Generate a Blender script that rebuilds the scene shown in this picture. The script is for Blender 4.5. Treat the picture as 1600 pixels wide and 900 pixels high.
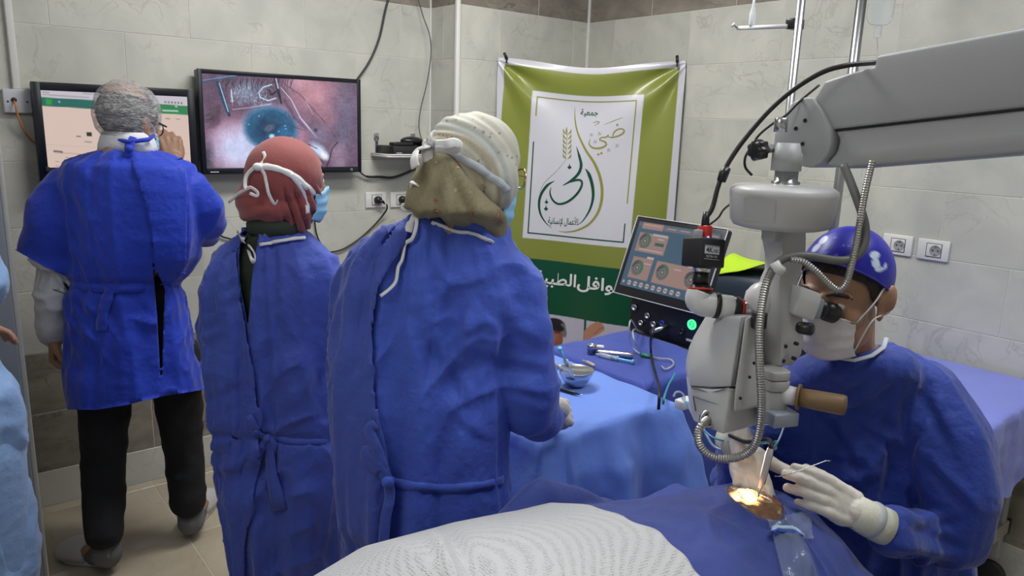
import bpy, bmesh, math, random
import numpy as np
from mathutils import Vector, Matrix, Euler

for o in list(bpy.data.objects):
    bpy.data.objects.remove(o, do_unlink=True)
SC = bpy.context.scene
COL = SC.collection
random.seed(7)
PI = math.pi

# ------------------------------------------------------------------ camera
FPX = 1168.586                       # focal length in pixels of a 1600 px wide frame
PITCH, ROLL, YAW = 0.21438426, 0.03200997, 0.67848709
CAM = np.array([0.0, 0.0, 1.595])
_cp, _sp, _cy, _sy = math.cos(PITCH), math.sin(PITCH), math.cos(YAW), math.sin(YAW)
FW = np.array([_sy*_cp, _cy*_cp, -_sp])
_r0 = np.array([_cy, -_sy, 0.0]); _u0 = np.cross(_r0, FW)
RT = _r0*math.cos(ROLL) + _u0*math.sin(ROLL)
UP = np.cross(RT, FW)
RH = np.array([_cy, -_sy, 0.0])      # horizontal right
FH = np.array([_sy, _cy, 0.0])       # horizontal forward
cd = bpy.data.cameras.new('camera'); cam = bpy.data.objects.new('camera', cd); COL.objects.link(cam)
cd.sensor_width = 36.0; cd.lens = FPX/1600*36.0; cd.clip_start = 0.02
cam.matrix_world = Matrix(((RT[0], UP[0], -FW[0], CAM[0]), (RT[1], UP[1], -FW[1], CAM[1]),
                           (RT[2], UP[2], -FW[2], CAM[2]), (0, 0, 0, 1)))
SC.camera = cam
# ------------------------------------------------------------------ world, exposure, lights
SC.view_settings.view_transform = 'Standard'
SC.view_settings.look = 'None'
SC.view_settings.gamma = 1.0
SC.view_settings.exposure = 0.0
SC.view_settings.use_curve_mapping = False
W = bpy.data.worlds.new('world'); SC.world = W; W.use_nodes = True
W.node_tree.nodes['Background'].inputs[0].default_value = (0.5, 0.55, 0.6, 1)
W.node_tree.nodes['Background'].inputs[1].default_value = 0.1
CEIL = 2.80
# fluorescent ceiling panels of the room: (x, y, size x, size y, power)
PANELS = [(1.45, 2.10, 1.2, 0.40, 34.0), (1.75, 0.30, 1.2, 0.6, 17.5), (-0.6, 0.9, 1.2, 0.6, 7.0)]
for i, (x, y, sx, sy, pw) in enumerate(PANELS):
    ld = bpy.data.lights.new('ceiling_lamp', 'AREA'); ld.shape = 'RECTANGLE'
    ld.size, ld.size_y, ld.energy = sx, sy, pw
    ld.color = (1.0, 0.985, 0.955) if i == 0 else (0.95, 0.99, 1.03)      # the lamp by the screens is a little warmer
    lo = bpy.data.objects.new('ceiling_lamp', ld); COL.objects.link(lo); lo.location = (x, y, CEIL-0.035)

def ray(x, y): return FW + RT*(x-800)/FPX - UP*(y-450)/FPX
def at(x, y, D): return CAM + ray(x, y)*D                       # view depth
def at_z(x, y, Z): v = ray(x, y); return CAM + v*(Z-CAM[2])/v[2]
def at_y(x, y, Y): v = ray(x, y); return CAM + v*Y/v[1]
def at_x(x, y, X): v = ray(x, y); return CAM + v*X/v[0]
def at_h(x, y, H): v = ray(x, y); return CAM + v*H/float(v@FH)  # horizontal distance
def nrm(v): v = np.asarray(v, float); return v/np.linalg.norm(v)

# ------------------------------------------------------------------ materials
MATS = {}
def mat(name, col, rough=0.5, metal=0.0, **k):
    """principled material; keys: var (noise colour variation), vscale, col2, bump, bscale, bdet, ridged,
       coat, sheen, trans, alpha, emit, estr, sss, aniso (xyz stretch)"""
    m = bpy.data.materials.new(name); m.use_nodes = True
    nt = m.node_tree; N = nt.nodes; L = nt.links
    p = N['Principled BSDF']
    p.inputs['Base Color'].default_value = (*col, 1)
    p.inputs['Roughness'].default_value = rough
    p.inputs['Metallic'].default_value = metal
    if 'spec' in k: p.inputs['Specular IOR Level'].default_value = k['spec']
    if 'coat' in k: p.inputs['Coat Weight'].default_value = k['coat']; p.inputs['Coat Roughness'].default_value = k.get('coatr', .1)
    if 'sheen' in k: p.inputs['Sheen Weight'].default_value = k['sheen']; p.inputs['Sheen Roughness'].default_value = 0.5
    if 'trans' in k: p.inputs['Transmission Weight'].default_value = k['trans']; p.inputs['IOR'].default_value = k.get('ior', 1.4)
    if 'alpha' in k: p.inputs['Alpha'].default_value = k['alpha']
    if 'sss' in k:
        p.inputs['Subsurface Weight'].default_value = k['sss']; p.inputs['Subsurface Radius'].default_value = (1, .35, .2)
        p.inputs['Subsurface Scale'].default_value = 0.008
    if 'emit' in k: p.inputs['Emission Color'].default_value = (*k['emit'], 1); p.inputs['Emission Strength'].default_value = k.get('estr', 1)
    vec = None
    if 'var' in k or 'bump' in k:
        tc = N.new('ShaderNodeTexCoord'); mp = N.new('ShaderNodeMapping')
        L.new(tc.outputs['Object'], mp.inputs[0]); mp.inputs['Scale'].default_value = k.get('aniso', (1, 1, 1)); vec = mp.outputs[0]
    if 'var' in k:
        n = N.new('ShaderNodeTexNoise'); n.inputs['Scale'].default_value = k.get('vscale', 6); n.inputs['Detail'].default_value = 5
        L.new(vec, n.inputs['Vector'])
        r = N.new('ShaderNodeMapRange'); r.inputs[1].default_value = .3; r.inputs[2].default_value = .7
        L.new(n.outputs['Fac'], r.inputs[0])
        mx = N.new('ShaderNodeMix'); mx.data_type = 'RGBA'
        c2 = k.get('col2', tuple(max(0, c*(1-k['var'])) for c in col))
        mx.inputs[6].default_value = (*col, 1); mx.inputs[7].default_value = (*c2, 1)
        L.new(r.outputs[0], mx.inputs[0]); L.new(mx.outputs[2], p.inputs['Base Color'])
    if 'bump' in k:
        n = N.new('ShaderNodeTexNoise'); n.inputs['Scale'].default_value = k.get('bscale', 40)
        if k.get('ridged'): n.noise_type = 'RIDGED_MULTIFRACTAL'
        n.inputs['Detail'].default_value = k.get('bdet', 3); L.new(vec, n.inputs['Vector'])
        b = N.new('ShaderNodeBump'); b.inputs['Strength'].default_value = k['bump']; b.inputs['Distance'].default_value = k.get('bdist', .01)
        L.new(n.outputs['Fac'], b.inputs['Height']); L.new(b.outputs[0], p.inputs['Normal'])
    MATS[name] = m
    return m

# ------------------------------------------------------------------ object helpers
def link(name, me, m=None, parent=None, smooth=None):
    o = bpy.data.objects.new(name, me); COL.objects.link(o)
    if m is not None:
        for q in (m if isinstance(m, (list, tuple)) else [m]): me.materials.append(q)
    if parent is not None: adopt(o, parent)
    return o
def adopt(o, parent):
    o.parent = parent
    if parent.type == 'EMPTY': o.matrix_parent_inverse = Matrix.Translation(-Vector(parent.location))
def tag(o, label=None, cat=None, group=None, kind=None):
    if label: o['label'] = label
    if cat: o['category'] = cat
    if group: o['group'] = group
    if kind: o['kind'] = kind
    return o
def thing(name, loc, label, cat, group=None):
    o = bpy.data.objects.new(name, None); COL.objects.link(o); o.location = loc
    o.empty_display_size = 0.1
    return tag(o, label, cat, group)

class MB:
    """collects shapes into one mesh"""
    def __init__(s): s.v = []; s.f = []; s.sm = []; s.mi = []; s.n = 0
    def add(s, vs, fs, smooth=True, mi=0, M=None):
        vs = np.asarray(vs, float).reshape(-1, 3)
        if M is not None: vs = vs @ np.array(M)[:3, :3].T + np.array(M)[:3, 3]
        s.v.append(vs); b = s.n
        s.f += [tuple(i+b for i in f) for f in fs]; s.sm += [smooth]*len(fs); s.mi += [mi]*len(fs); s.n += len(vs)
        return s
    def bm(s, bm, smooth=False, mi=0, M=None):
        bm.verts.ensure_lookup_table()
        for i, v in enumerate(bm.verts): v.index = i
        s.add([v.co[:] for v in bm.verts], [[v.index for v in f.verts] for f in bm.faces], smooth, mi, M); bm.free(); return s
    def box(s, c, size, M=None, bev=0.0, seg=2, mi=0, smooth=None, taper=None):
        bm = bmesh.new(); bmesh.ops.create_cube(bm, size=1)
        for v in bm.verts:
            if taper and v.co.z > 0: v.co.x *= taper[0]; v.co.y *= taper[1]
            v.co = Vector((v.co.x*size[0], v.co.y*size[1], v.co.z*size[2]))
        if bev: bmesh.ops.bevel(bm, geom=bm.edges[:], offset=bev, segments=seg, profile=.5, affect='EDGES')
        for v in bm.verts: v.co += Vector(c)
        return s.bm(bm, bool(bev) if smooth is None else smooth, mi, M)
    def prism(s, poly, z0, z1, M=None, bev=0.0, seg=2, mi=0, smooth=False):
        bm = bmesh.new(); n = len(poly)
        a = [bm.verts.new((x, y, z0)) for x, y in poly]; b = [bm.verts.new((x, y, z1)) for x, y in poly]
        bm.faces.new(a[::-1]); bm.faces.new(b)
        for i in range(n): bm.faces.new((a[i], a[(i+1) % n], b[(i+1) % n], b[i]))
        bmesh.ops.recalc_face_normals(bm, faces=bm.faces[:])
        if bev: bmesh.ops.bevel(bm, geom=bm.edges[:], offset=bev, segments=seg, profile=.5, affect='EDGES')
        return s.bm(bm, bool(bev) or smooth, mi, M)
    def loft(s, rings, closed=True, cap=True, mi=0, smooth=True, M=None):
        R = [np.asarray(r, float) for r in rings]; n = len(R[0]); fs = []
        for k in range(len(R)-1):
            for i in range(n if closed else n-1):
                j = (i+1) % n; fs.append((k*n+i, k*n+j, (k+1)*n+j, (k+1)*n+i))
        if cap and closed: fs.append(tuple(range(n-1, -1, -1))); fs.append(tuple((len(R)-1)*n+i for i in range(n)))
        return s.add(np.concatenate(R), fs, smooth, mi, M)
    def tube(s, pts, r, n=10, cap=True, mi=0, smooth=True, M=None, flat=None, up=None):
        P = [np.asarray(p, float) for p in pts]; m = len(P)
        rs = r if isinstance(r, (list, tuple, np.ndarray)) else [r]*m
        T = [nrm(P[min(i+1, m-1)]-P[max(i-1, 0)]) for i in range(m)]
        u = np.array(up, float) if up is not None else (np.array([0, 0, 1.]) if abs(T[0][2]) < .9 else np.array([1., 0, 0]))
        rings = []
        for i in range(m):
            u = u - T[i]*(u@T[i]); u = u/np.linalg.norm(u); w = np.cross(T[i], u)
            fl = flat if flat else 1.0
            rings.append([P[i]+rs[i]*(math.cos(a)*w + math.sin(a)*u*fl) for a in [2*PI*q/n for q in range(n)]])
        return s.loft(rings, True, cap, mi, smooth, M)
    def lathe(s, prof, n=24, M=None, mi=0, smooth=True, a0=0.0, cap=True):
        return s.loft([[(r*math.cos(2*PI*q/n+a0), r*math.sin(2*PI*q/n+a0), z) for q in range(n)] for r, z in prof], True, cap, mi, smooth, M)
    def ell(s, c, rad, M3=None, nu=20, nv=12, mi=0):
        c = np.asarray(c, float); vs = []; fs = []
        for j in range(1, nv):
            t = PI*j/nv
            for i in range(nu):
                a = 2*PI*i/nu; vs.append((rad[0]*math.sin(t)*math.cos(a), rad[1]*math.sin(t)*math.sin(a), rad[2]*math.cos(t)))
        vs.append((0, 0, rad[2])); vs.append((0, 0, -rad[2])); t, b = len(vs)-2, len(vs)-1
        for j in range(nv-2):
            for i in range(nu): k = (i+1) % nu; fs.append((j*nu+i, (j+1)*nu+i, (j+1)*nu+k, j*nu+k))
        for i in range(nu):
            k = (i+1) % nu; fs.append((t, i, k)); fs.append((b, (nv-2)*nu+k, (nv-2)*nu+i))
        vs = np.array(vs)
        if M3 is not None: vs = vs @ np.array(M3).T
        return s.add(vs+c, fs, True, mi)
    def cap2(s, a, b, ra, rb, n=14):
        """tapered capsule"""
        a = np.asarray(a, float); b = np.asarray(b, float)
        s.tube([a, b], [ra, rb], n); s.ell(a, (ra,)*3, nu=n, nv=8); s.ell(b, (rb,)*3, nu=n, nv=8); return s
    def chain(s, pts, rs, n=14):
        for i in range(len(pts)-1): s.cap2(pts[i], pts[i+1], rs[i], rs[i+1], n)
        return s
    def mesh(s, name='mesh'):
        me = bpy.data.meshes.new(name)
        V = np.concatenate(s.v)
        me.from_pydata(V.tolist(), [], s.f)
        me.polygons.foreach_set('use_smooth', s.sm); me.polygons.foreach_set('material_index', s.mi); me.update()
        return me
    def build(s, name, m=None, parent=None):
        return link(name, s.mesh(name), m, parent)

def frame(o, x=None, y=None, z=None):
    """4x4 from two given axes"""
    if z is not None and x is not None: z = nrm(z); x = np.asarray(x, float); x = nrm(x-z*(x@z)); y = np.cross(z, x)
    elif z is not None and y is not None: z = nrm(z); y = np.asarray(y, float); y = nrm(y-z*(y@z)); x = np.cross(y, z)
    elif x is not None and y is not None: x = nrm(x); y = np.asarray(y, float); y = nrm(y-x*(x@y)); z = np.cross(x, y)
    else:
        z = nrm(z); t = np.array([0, 0, 1.]) if abs(z[2]) < .9 else np.array([1., 0, 0]); x = nrm(np.cross(t, z)); y = np.cross(z, x)
    M = np.eye(4); M[:3, 0] = x; M[:3, 1] = y; M[:3, 2] = z; M[:3, 3] = o
    return M
def rotz(a, o=(0, 0, 0)):
    M = np.eye(4); M[0, 0] = M[1, 1] = math.cos(a); M[0, 1] = -math.sin(a); M[1, 0] = math.sin(a); M[:3, 3] = o; return M
def spline(pts, k=8):
    """Catmull-Rom through points"""
    P = [np.asarray(p, float) for p in pts]; P = [2*P[0]-P[1]]+P+[2*P[-1]-P[-2]]; out = []
    for i in range(1, len(P)-2):
        for t in np.linspace(0, 1, k, endpoint=False):
            a, b, c, d = P[i-1], P[i], P[i+1], P[i+2]
            out.append(.5*((2*b)+(c-a)*t+(2*a-5*b+4*c-d)*t*t+(3*b-a-3*c+d)*t**3))
    out.append(P[-2]); return out
def cable(name, pts, r, m, parent=None, k=8, n=8, label=None, cat=None, group=None):
    o = MB().tube(spline(pts, k), r, n).build(name, m, parent)
    return tag(o, label, cat, group)

# numpy value noise -------------------------------------------------
_rng = np.random.RandomState(3); _TAB = _rng.rand(64, 64, 64)*2-1
def vnoise(P, sc=1.0, off=0.0):
    P = np.asarray(P, float)*sc + off + 500.0
    i = np.floor(P).astype(int); f = P-i; f = f*f*f*(f*(f*6-15)+10)
    x, y, z = i[..., 0] % 64, i[..., 1] % 64, i[..., 2] % 64; X, Y, Z = (x+1) % 64, (y+1) % 64, (z+1) % 64
    fx, fy, fz = f[..., 0], f[..., 1], f[..., 2]
    a = _TAB[x, y, z]*(1-fx)+_TAB[X, y, z]*fx; b = _TAB[x, Y, z]*(1-fx)+_TAB[X, Y, z]*fx
    c = _TAB[x, y, Z]*(1-fx)+_TAB[X, y, Z]*fx; d = _TAB[x, Y, Z]*(1-fx)+_TAB[X, Y, Z]*fx
    return (a*(1-fy)+b*fy)*(1-fz)+(c*(1-fy)+d*fy)*fz
def ridge(P, sc, off=0.0): return 1-np.abs(vnoise(P, sc, off))*2.0

def get_co(me): a = np.empty(len(me.vertices)*3); me.vertices.foreach_get('co', a); return a.reshape(-1, 3)
def set_co(me, a): me.vertices.foreach_set('co', a.ravel()); me.update()
def get_no(me): a = np.empty(len(me.vertices)*3); me.vertices.foreach_get('normal', a); return a.reshape(-1, 3)
def remesh(mb, voxel, smooth=4, mods=()):
    """union of all shapes of an MB as one continuous surface"""
    me = mb.mesh('tmp') if isinstance(mb, MB) else mb
    o = bpy.data.objects.new('tmp', me); COL.objects.link(o)
    r = o.modifiers.new('r', 'REMESH'); r.mode = 'VOXEL'; r.voxel_size = voxel
    if smooth: s = o.modifiers.new('s', 'SMOOTH'); s.factor = .5; s.iterations = smooth
    dg = bpy.context.evaluated_depsgraph_get(); dg.update()
    out = bpy.data.meshes.new_from_object(o.evaluated_get(dg))
    bpy.data.objects.remove(o); bpy.data.meshes.remove(me)
    out.polygons.foreach_set('use_smooth', [True]*len(out.polygons)); out.update()
    return out
def solidify(o, t, off=1.0):
    m = o.modifiers.new('thickness', 'SOLIDIFY'); m.thickness = t; m.offset = off; return o
def subsurf(o, n=1):
    m = o.modifiers.new('smooth', 'SUBSURF'); m.levels = n; m.render_levels = n; return o
# ================================================================== ROOM
XB, YA, YC = 3.001, 3.369, 3.126        # right wall, back wall, pilaster face
XL, YF = -1.60, -1.70                   # left wall and the wall behind the camera
ROW0, TH = 2.153, 0.25                  # joint under the dark top band; tile height (tiles are 0.5 x 0.25)

def tile_material(name, base, base2, vein, scale, vein_amt, rough, streak=(1, 1, 1)):
    m = bpy.data.materials.new(name); m.use_nodes = True; nt = m.node_tree; N = nt.nodes; L = nt.links; p = N['Principled BSDF']
    tc = N.new('ShaderNodeTexCoord'); oi = N.new('ShaderNodeObjectInfo')
    mp = N.new('ShaderNodeMapping'); mp.inputs['Scale'].default_value = streak
    ad = N.new('ShaderNodeVectorMath'); ad.operation = 'MULTIPLY_ADD'
    cb = N.new('ShaderNodeCombineXYZ'); 
    for k in range(3): L.new(oi.outputs['Random'], cb.inputs[k])
    ad.inputs[1].default_value = (37, 53, 71); L.new(cb.outputs[0], ad.inputs[0])
    L.new(tc.outputs['Object'], mp.inputs[0]); L.new(mp.outputs[0], ad.inputs[2])
    v = ad.outputs[0]
    n1 = N.new('ShaderNodeTexNoise'); n1.inputs['Scale'].default_value = scale; n1.inputs['Detail'].default_value = 7; n1.inputs['Distortion'].default_value = .8
    n2 = N.new('ShaderNodeTexNoise'); n2.inputs['Scale'].default_value = scale*1.1; n2.inputs['Detail'].default_value = 5; n2.inputs['Distortion'].default_value = 1.6
    L.new(v, n1.inputs['Vector']); L.new(v, n2.inputs['Vector'])
    mr = N.new('ShaderNodeMapRange'); mr.inputs[1].default_value = .32; mr.inputs[2].default_value = .68; L.new(n1.outputs['Fac'], mr.inputs[0])
    mx = N.new('ShaderNodeMix'); mx.data_type = 'RGBA'; mx.inputs[6].default_value = (*base, 1); mx.inputs[7].default_value = (*base2, 1); L.new(mr.outputs[0], mx.inputs[0])
    # thin veins where the second noise crosses one half
    s1 = N.new('ShaderNodeMath'); s1.operation = 'SUBTRACT'; s1.inputs[1].default_value = .5; L.new(n2.outputs['Fac'], s1.inputs[0])
    s2 = N.new('ShaderNodeMath'); s2.operation = 'ABSOLUTE'; L.new(s1.outputs[0], s2.inputs[0])
    s3 = N.new('ShaderNodeMapRange'); s3.inputs[1].default_value = 0; s3.inputs[2].default_value = .022; s3.inputs[3].default_value = vein_amt; s3.inputs[4].default_value = 0
    L.new(s2.outputs[0], s3.inputs[0])
    n3 = N.new('ShaderNodeTexNoise'); n3.inputs['Scale'].default_value = scale*.7; L.new(v, n3.inputs['Vector'])
    s4 = N.new('ShaderNodeMapRange'); s4.inputs[1].default_value = .45; s4.inputs[2].default_value = .62; L.new(n3.outputs['Fac'], s4.inputs[0])
    s5 = N.new('ShaderNodeMath'); s5.operation = 'MULTIPLY'; L.new(s3.outputs[0], s5.inputs[0]); L.new(s4.outputs[0], s5.inputs[1])
    m2 = N.new('ShaderNodeMix'); m2.data_type = 'RGBA'; m2.inputs[7].default_value = (*vein, 1); L.new(mx.outputs[2], m2.inputs[6]); L.new(s5.outputs[0], m2.inputs[0])
    # small tone difference from tile to tile
    hs = N.new('ShaderNodeHueSaturation'); r2 = N.new('ShaderNodeMapRange'); r2.inputs[3].default_value = .95; r2.inputs[4].default_value = 1.04
    L.new(oi.outputs['Random'], r2.inputs[0]); L.new(r2.outputs[0], hs.inputs['Value']); L.new(m2.outputs[2], hs.inputs['Color'])
    L.new(hs.outputs[0], p.inputs['Base Color']); p.inputs['Roughness'].default_value = rough
    b = N.new('ShaderNodeBump'); b.inputs['Strength'].default_value = .15; b.inputs['Distance'].default_value = .002; L.new(n1.outputs['Fac'], b.inputs['Height']); L.new(b.outputs[0], p.inputs['Normal'])
    return m
m_tile = tile_material('cream_marble_tile', (.60, .595, .53), (.49, .495, .45), (.36, .35, .31), 5.0, .5, .32)
m_dark = tile_material('brown_stone_tile', (.30, .27, .225), (.20, .178, .15), (.11, .09, .07), 7.0, .9, .35, (1, 2.0, 2.0))
m_floor = tile_material('beige_wood_look_tile', (.52, .46, .36), (.40, .345, .26), (.30, .25, .18), 3.0, .5, .28, (1, 7, 1))
m_grout = mat('grout', (.62, .60, .54), .9)
m_floorgrout = mat('floor_grout', (.55, .50, .40), .9)
m_plaster = mat('white_plaster', (.75, .75, .72), .9, bump=.1, bscale=60)
m_whiteplastic = mat('white_plastic', (.72, .72, .70), .35)
m_corner = mat('white_corner_profile', (.72, .72, .69), .4)

def slab(name, lo, hi, m):
    o = MB().box([(a+b)/2 for a, b in zip(lo, hi)], [b-a for a, b in zip(lo, hi)]).build(name, m)
    return tag(o, kind='structure')
_tm = {}
def tile_mesh(w, h, m, t=.010):
    k = (round(w, 3), round(h, 3), m.name)
    if k not in _tm:
        # tile lies in local x-z, its front towards local -y
        bm = bmesh.new(); b = .0012
        vs = [bm.verts.new(c) for c in [(-w/2, t, -h/2), (w/2, t, -h/2), (w/2, t, h/2), (-w/2, t, h/2),
              (-w/2, b, -h/2), (w/2, b, -h/2), (w/2, b, h/2), (-w/2, b, h/2),
              (-w/2+b, 0, -h/2+b), (w/2-b, 0, -h/2+b), (w/2-b, 0, h/2-b), (-w/2+b, 0, h/2-b)]]
        for r in (0, 4):
            for i in range(4): bm.faces.new((vs[r+i], vs[r+(i+1) % 4], vs[r+4+(i+1) % 4], vs[r+4+i]))
        bm.faces.new(vs[8:12]); bmesh.ops.recalc_face_normals(bm, faces=bm.faces[:])
        me = bpy.data.meshes.new('tile'); bm.to_mesh(me); bm.free(); me.materials.append(m); _tm[k] = me
    return _tm[k]
def put_tile(name, c, w, h, m, parent, rz=0.0, rx=0.0):
    o = bpy.data.objects.new(name, tile_mesh(w, h, m)); COL.objects.link(o); o.parent = parent
    o.location = c; o.rotation_euler = (rx, 0, rz); return o
G = .0026                                  # joint width
ROWS = []                                  # (z0, z1, row number, dark?)
for k in range(-2, 9):
    z1 = ROW0-TH*(k-1) if k >= 0 else ROW0+TH*(1-k)
for k in range(-2, 8):                      # row k spans joint k .. k+1 (downwards)
    z1 = ROW0-TH*k; ROWS.append((z1-TH, z1, k, k < 0 or k in (6, 7)))
ROWS.append((.0, ROW0-TH*8, 8, False))
def tile_wall(parent, a0, a1, off, place, rz):
    """a0..a1 along the wall; place(a) -> (x, y) of the tile face"""
    for z0, z1, k, dark in ROWS:
        z1 = min(z1, CEIL)
        s = off + (.25 if k % 2 else 0)
        n0 = math.floor((a0-s)/.5)
        for n in range(n0, n0+40):
            l, r = max(a0, s+n*.5), min(a1, s+n*.5+.5)
            if r-l < .012: continue
            if l >= a1: break
            x, y = place((l+r)/2)
            put_tile('tile', (x, y, (z0+z1)/2), r-l-G, z1-z0-G, m_dark if dark else m_tile, parent, rz)
XP = 2.135                                 # pilaster's left side
w_back = slab('wall_back', (XL-.12, YA+.0015, -.1), (XP+.2, YA+.15, CEIL), m_grout)
tile_wall(w_back, XL, XP-.001, .466, lambda a: (a, YA), 0)
w_pil = slab('wall_pilaster', (XP+.0015, YC+.0015, -.1), (XB+.15, YA+.15, CEIL), m_grout)
tile_wall(w_pil, XP, XB, 2.389, lambda a: (a, YC), 0)
tile_wall(w_pil, YC, YA-.001, 3.25, lambda a: (XP, a), -PI/2)
w_right = slab('wall_right', (XB+.0015, YF-.12, -.1), (XB+.15, YC+.0, CEIL), m_grout)
tile_wall(w_right, YF, YC, 1.175-.25, lambda a: (XB, a), -PI/2)
slab('wall_left', (XL-.12, YF, -.1), (XL, YA, CEIL), m_plaster)
slab('wall_front', (XL-.12, YF-.12, -.1), (XB+.15, YF, CEIL), m_plaster)
slab('ceiling', (XL-.12, YF-.12, CEIL), (XB+.15, YA+.15, CEIL+.1), m_plaster)
fl = slab('floor', (XL-.12, YF-.12, -.11), (XB+.15, YA+.15, -.0015), m_floorgrout)
for i in range(-4, 7):
    for j in range(0, 11):
        x0, x1 = max(XL, .19+i*.5), min(XB, .19+i*.5+.5); y1 = min(YA, 3.31+.495-j*.495); y0 = max(YF, 3.31-j*.495)
        if x1-x0 < .02 or y1-y0 < .02: continue
        put_tile('floor_tile', ((x0+x1)/2, (y0+y1)/2, 0), x1-x0-.004, y1-y0-.004, m_floor, fl, 0, -PI/2)
# white plastic corner profiles
tag(MB().box((XP-.004, YC-.004, 1.4), (.022, .022, 2.8), bev=.004).build('trim_1', m_corner), kind='structure')
tag(MB().box((XB-.004, YC-.004, 1.4), (.014, .014, 2.8), bev=.003).build('trim_2', m_corner), kind='structure')
tag(MB().box((XP-.003, YA-.003, 1.4), (.008, .008, 2.8)).build('trim_3', m_corner), kind='structure')
for (x, y, sx, sy, pw), l in zip(PANELS, ('narrow ceiling lamp above the wall screens', 'wide ceiling lamp above the surgeon', 'wide ceiling lamp behind the camera, left')):
    t = thing('ceiling_light', (x, y, CEIL), 'white recessed ' + l, 'ceiling light')
    f = MB()
    for dx, dy, wx, wy in ((-sx/2-.02, 0, .04, sy+.08), (sx/2+.02, 0, .04, sy+.08), (0, -sy/2-.02, sx, .04), (0, sy/2+.02, sx, .04)):
        f.box((x+dx, y+dy, CEIL-.015), (wx, wy, .03))
    f.build('lamp_frame', m_whiteplastic, t)
    MB().box((x, y, CEIL-.012), (sx, sy, .008)).build('diffuser', mat('lamp_diffuser', (.9, .9, .88), .5, emit=(1, .98, .94), estr=3.0), t)
# ================================================================== PAINTED SCREENS AND PRINTS
def lin(c): c = np.asarray(c, float); return np.where(c <= .04045, c/12.92, ((c+.055)/1.055)**2.4)
def project(P):
    q = np.asarray(P, float)-CAM; d = q@FW
    return 800+FPX*(q@RT)/d, 450-FPX*(q@UP)/d
class Paint:
    """colours for the points of a flat print, given in a rectified drawing frame X, Y"""
    def __init__(s, X, Y, col): s.X, s.Y = X, Y; s.c = np.tile(np.array(col, float), (len(X), 1))
    def mix(s, a, col): a = np.clip(a, 0, 1)[:, None]; s.c = s.c*(1-a)+np.array(col, float)*a
    def segdist(s, pts, closed=False):
        d = np.full(len(s.X), 1e9); tt = np.zeros(len(s.X)); P = list(pts)+([pts[0]] if closed else []); n = len(P)-1
        for i in range(n):
            ax, ay = P[i][:2]; bx, by = P[i+1][:2]; L2 = (bx-ax)**2+(by-ay)**2+1e-9
            t = np.clip(((s.X-ax)*(bx-ax)+(s.Y-ay)*(by-ay))/L2, 0, 1); e = np.hypot(s.X-ax-t*(bx-ax), s.Y-ay-t*(by-ay))
            tt = np.where(e < d, (i+t)/n, tt); d = np.minimum(d, e)
        return d, tt
    def line(s, pts, w, col, a=1.0, soft=.7):
        d, t = s.segdist(pts); ww = np.interp(t, np.linspace(0, 1, len(w)), w) if isinstance(w, (list, tuple)) else w
        s.mix(a*np.clip((ww/2-d)/soft+.5, 0, 1), col)
    def poly(s, pts, col, a=1.0, soft=.8):
        ins = np.zeros(len(s.X), bool); n = len(pts)
        for i in range(n):
            ax, ay = pts[i]; bx, by = pts[(i+1) % n]
            if ay == by: continue
            c = ((ay > s.Y) != (by > s.Y)) & (s.X < (bx-ax)*(s.Y-ay)/(by-ay)+ax); ins ^= c
        d, _ = s.segdist(pts, True); d = np.where(ins, d, -d); s.mix(a*np.clip(d/soft+.5, 0, 1), col)
    def ell(s, c, r, col, a=1.0, soft=.15, rot=0.0):
        dx, dy = s.X-c[0], s.Y-c[1]; u = (dx*math.cos(rot)+dy*math.sin(rot))/r[0]; v = (-dx*math.sin(rot)+dy*math.cos(rot))/r[1]
        s.mix(a*np.clip((1-np.hypot(u, v))/soft, 0, 1), col)
    def noise(s, sc, amp, off=0.):
        n = vnoise(np.stack([s.X, s.Y, s.X*0], 1), sc, off); s.c = np.clip(s.c+amp*n[:, None], 0, 1)
def color_mat(name, emit=0.0, rough=.4, coat=0.0):
    m = bpy.data.materials.new(name); m.use_nodes = True; nt = m.node_tree; p = nt.nodes['Principled BSDF']
    a = nt.nodes.new('ShaderNodeAttribute'); a.attribute_name = 'print'
    if emit:
        nt.links.new(a.outputs['Color'], p.inputs['Emission Color']); p.inputs['Emission Strength'].default_value = emit
        p.inputs['Base Color'].default_value = (.02, .02, .02, 1)
    else: nt.links.new(a.outputs['Color'], p.inputs['Base Color'])
    p.inputs['Roughness'].default_value = rough; p.inputs['Coat Weight'].default_value = coat; p.inputs['Coat Roughness'].default_value = .12
    return m
def grid_mesh(fn, nu, nv, name='sheet'):
    u, v = np.meshgrid(np.linspace(0, 1, nu+1), np.linspace(0, 1, nv+1)); P = fn(u.ravel(), v.ravel())
    i = np.arange(nv*(nu+1)).reshape(nv, nu+1)[:, :nu].ravel(); F = np.stack([i, i+nu+1, i+nu+2, i+1], 1)
    me = bpy.data.meshes.new(name); me.vertices.add(len(P)); me.vertices.foreach_set('co', P.ravel())
    me.loops.add(F.size); me.loops.foreach_set('vertex_index', F.ravel())
    me.polygons.add(len(F)); me.polygons.foreach_set('loop_start', np.arange(0, F.size, 4)); 
    me.polygons.foreach_set('use_smooth', np.ones(len(F), bool)); me.update(calc_edges=True); me.validate()
    return me, P
def set_print(me, srgb):
    a = me.color_attributes.new('print', 'FLOAT_COLOR', 'POINT')
    c = np.concatenate([lin(srgb), np.ones((len(srgb), 1))], 1); a.data.foreach_set('color', c.ravel())

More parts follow.
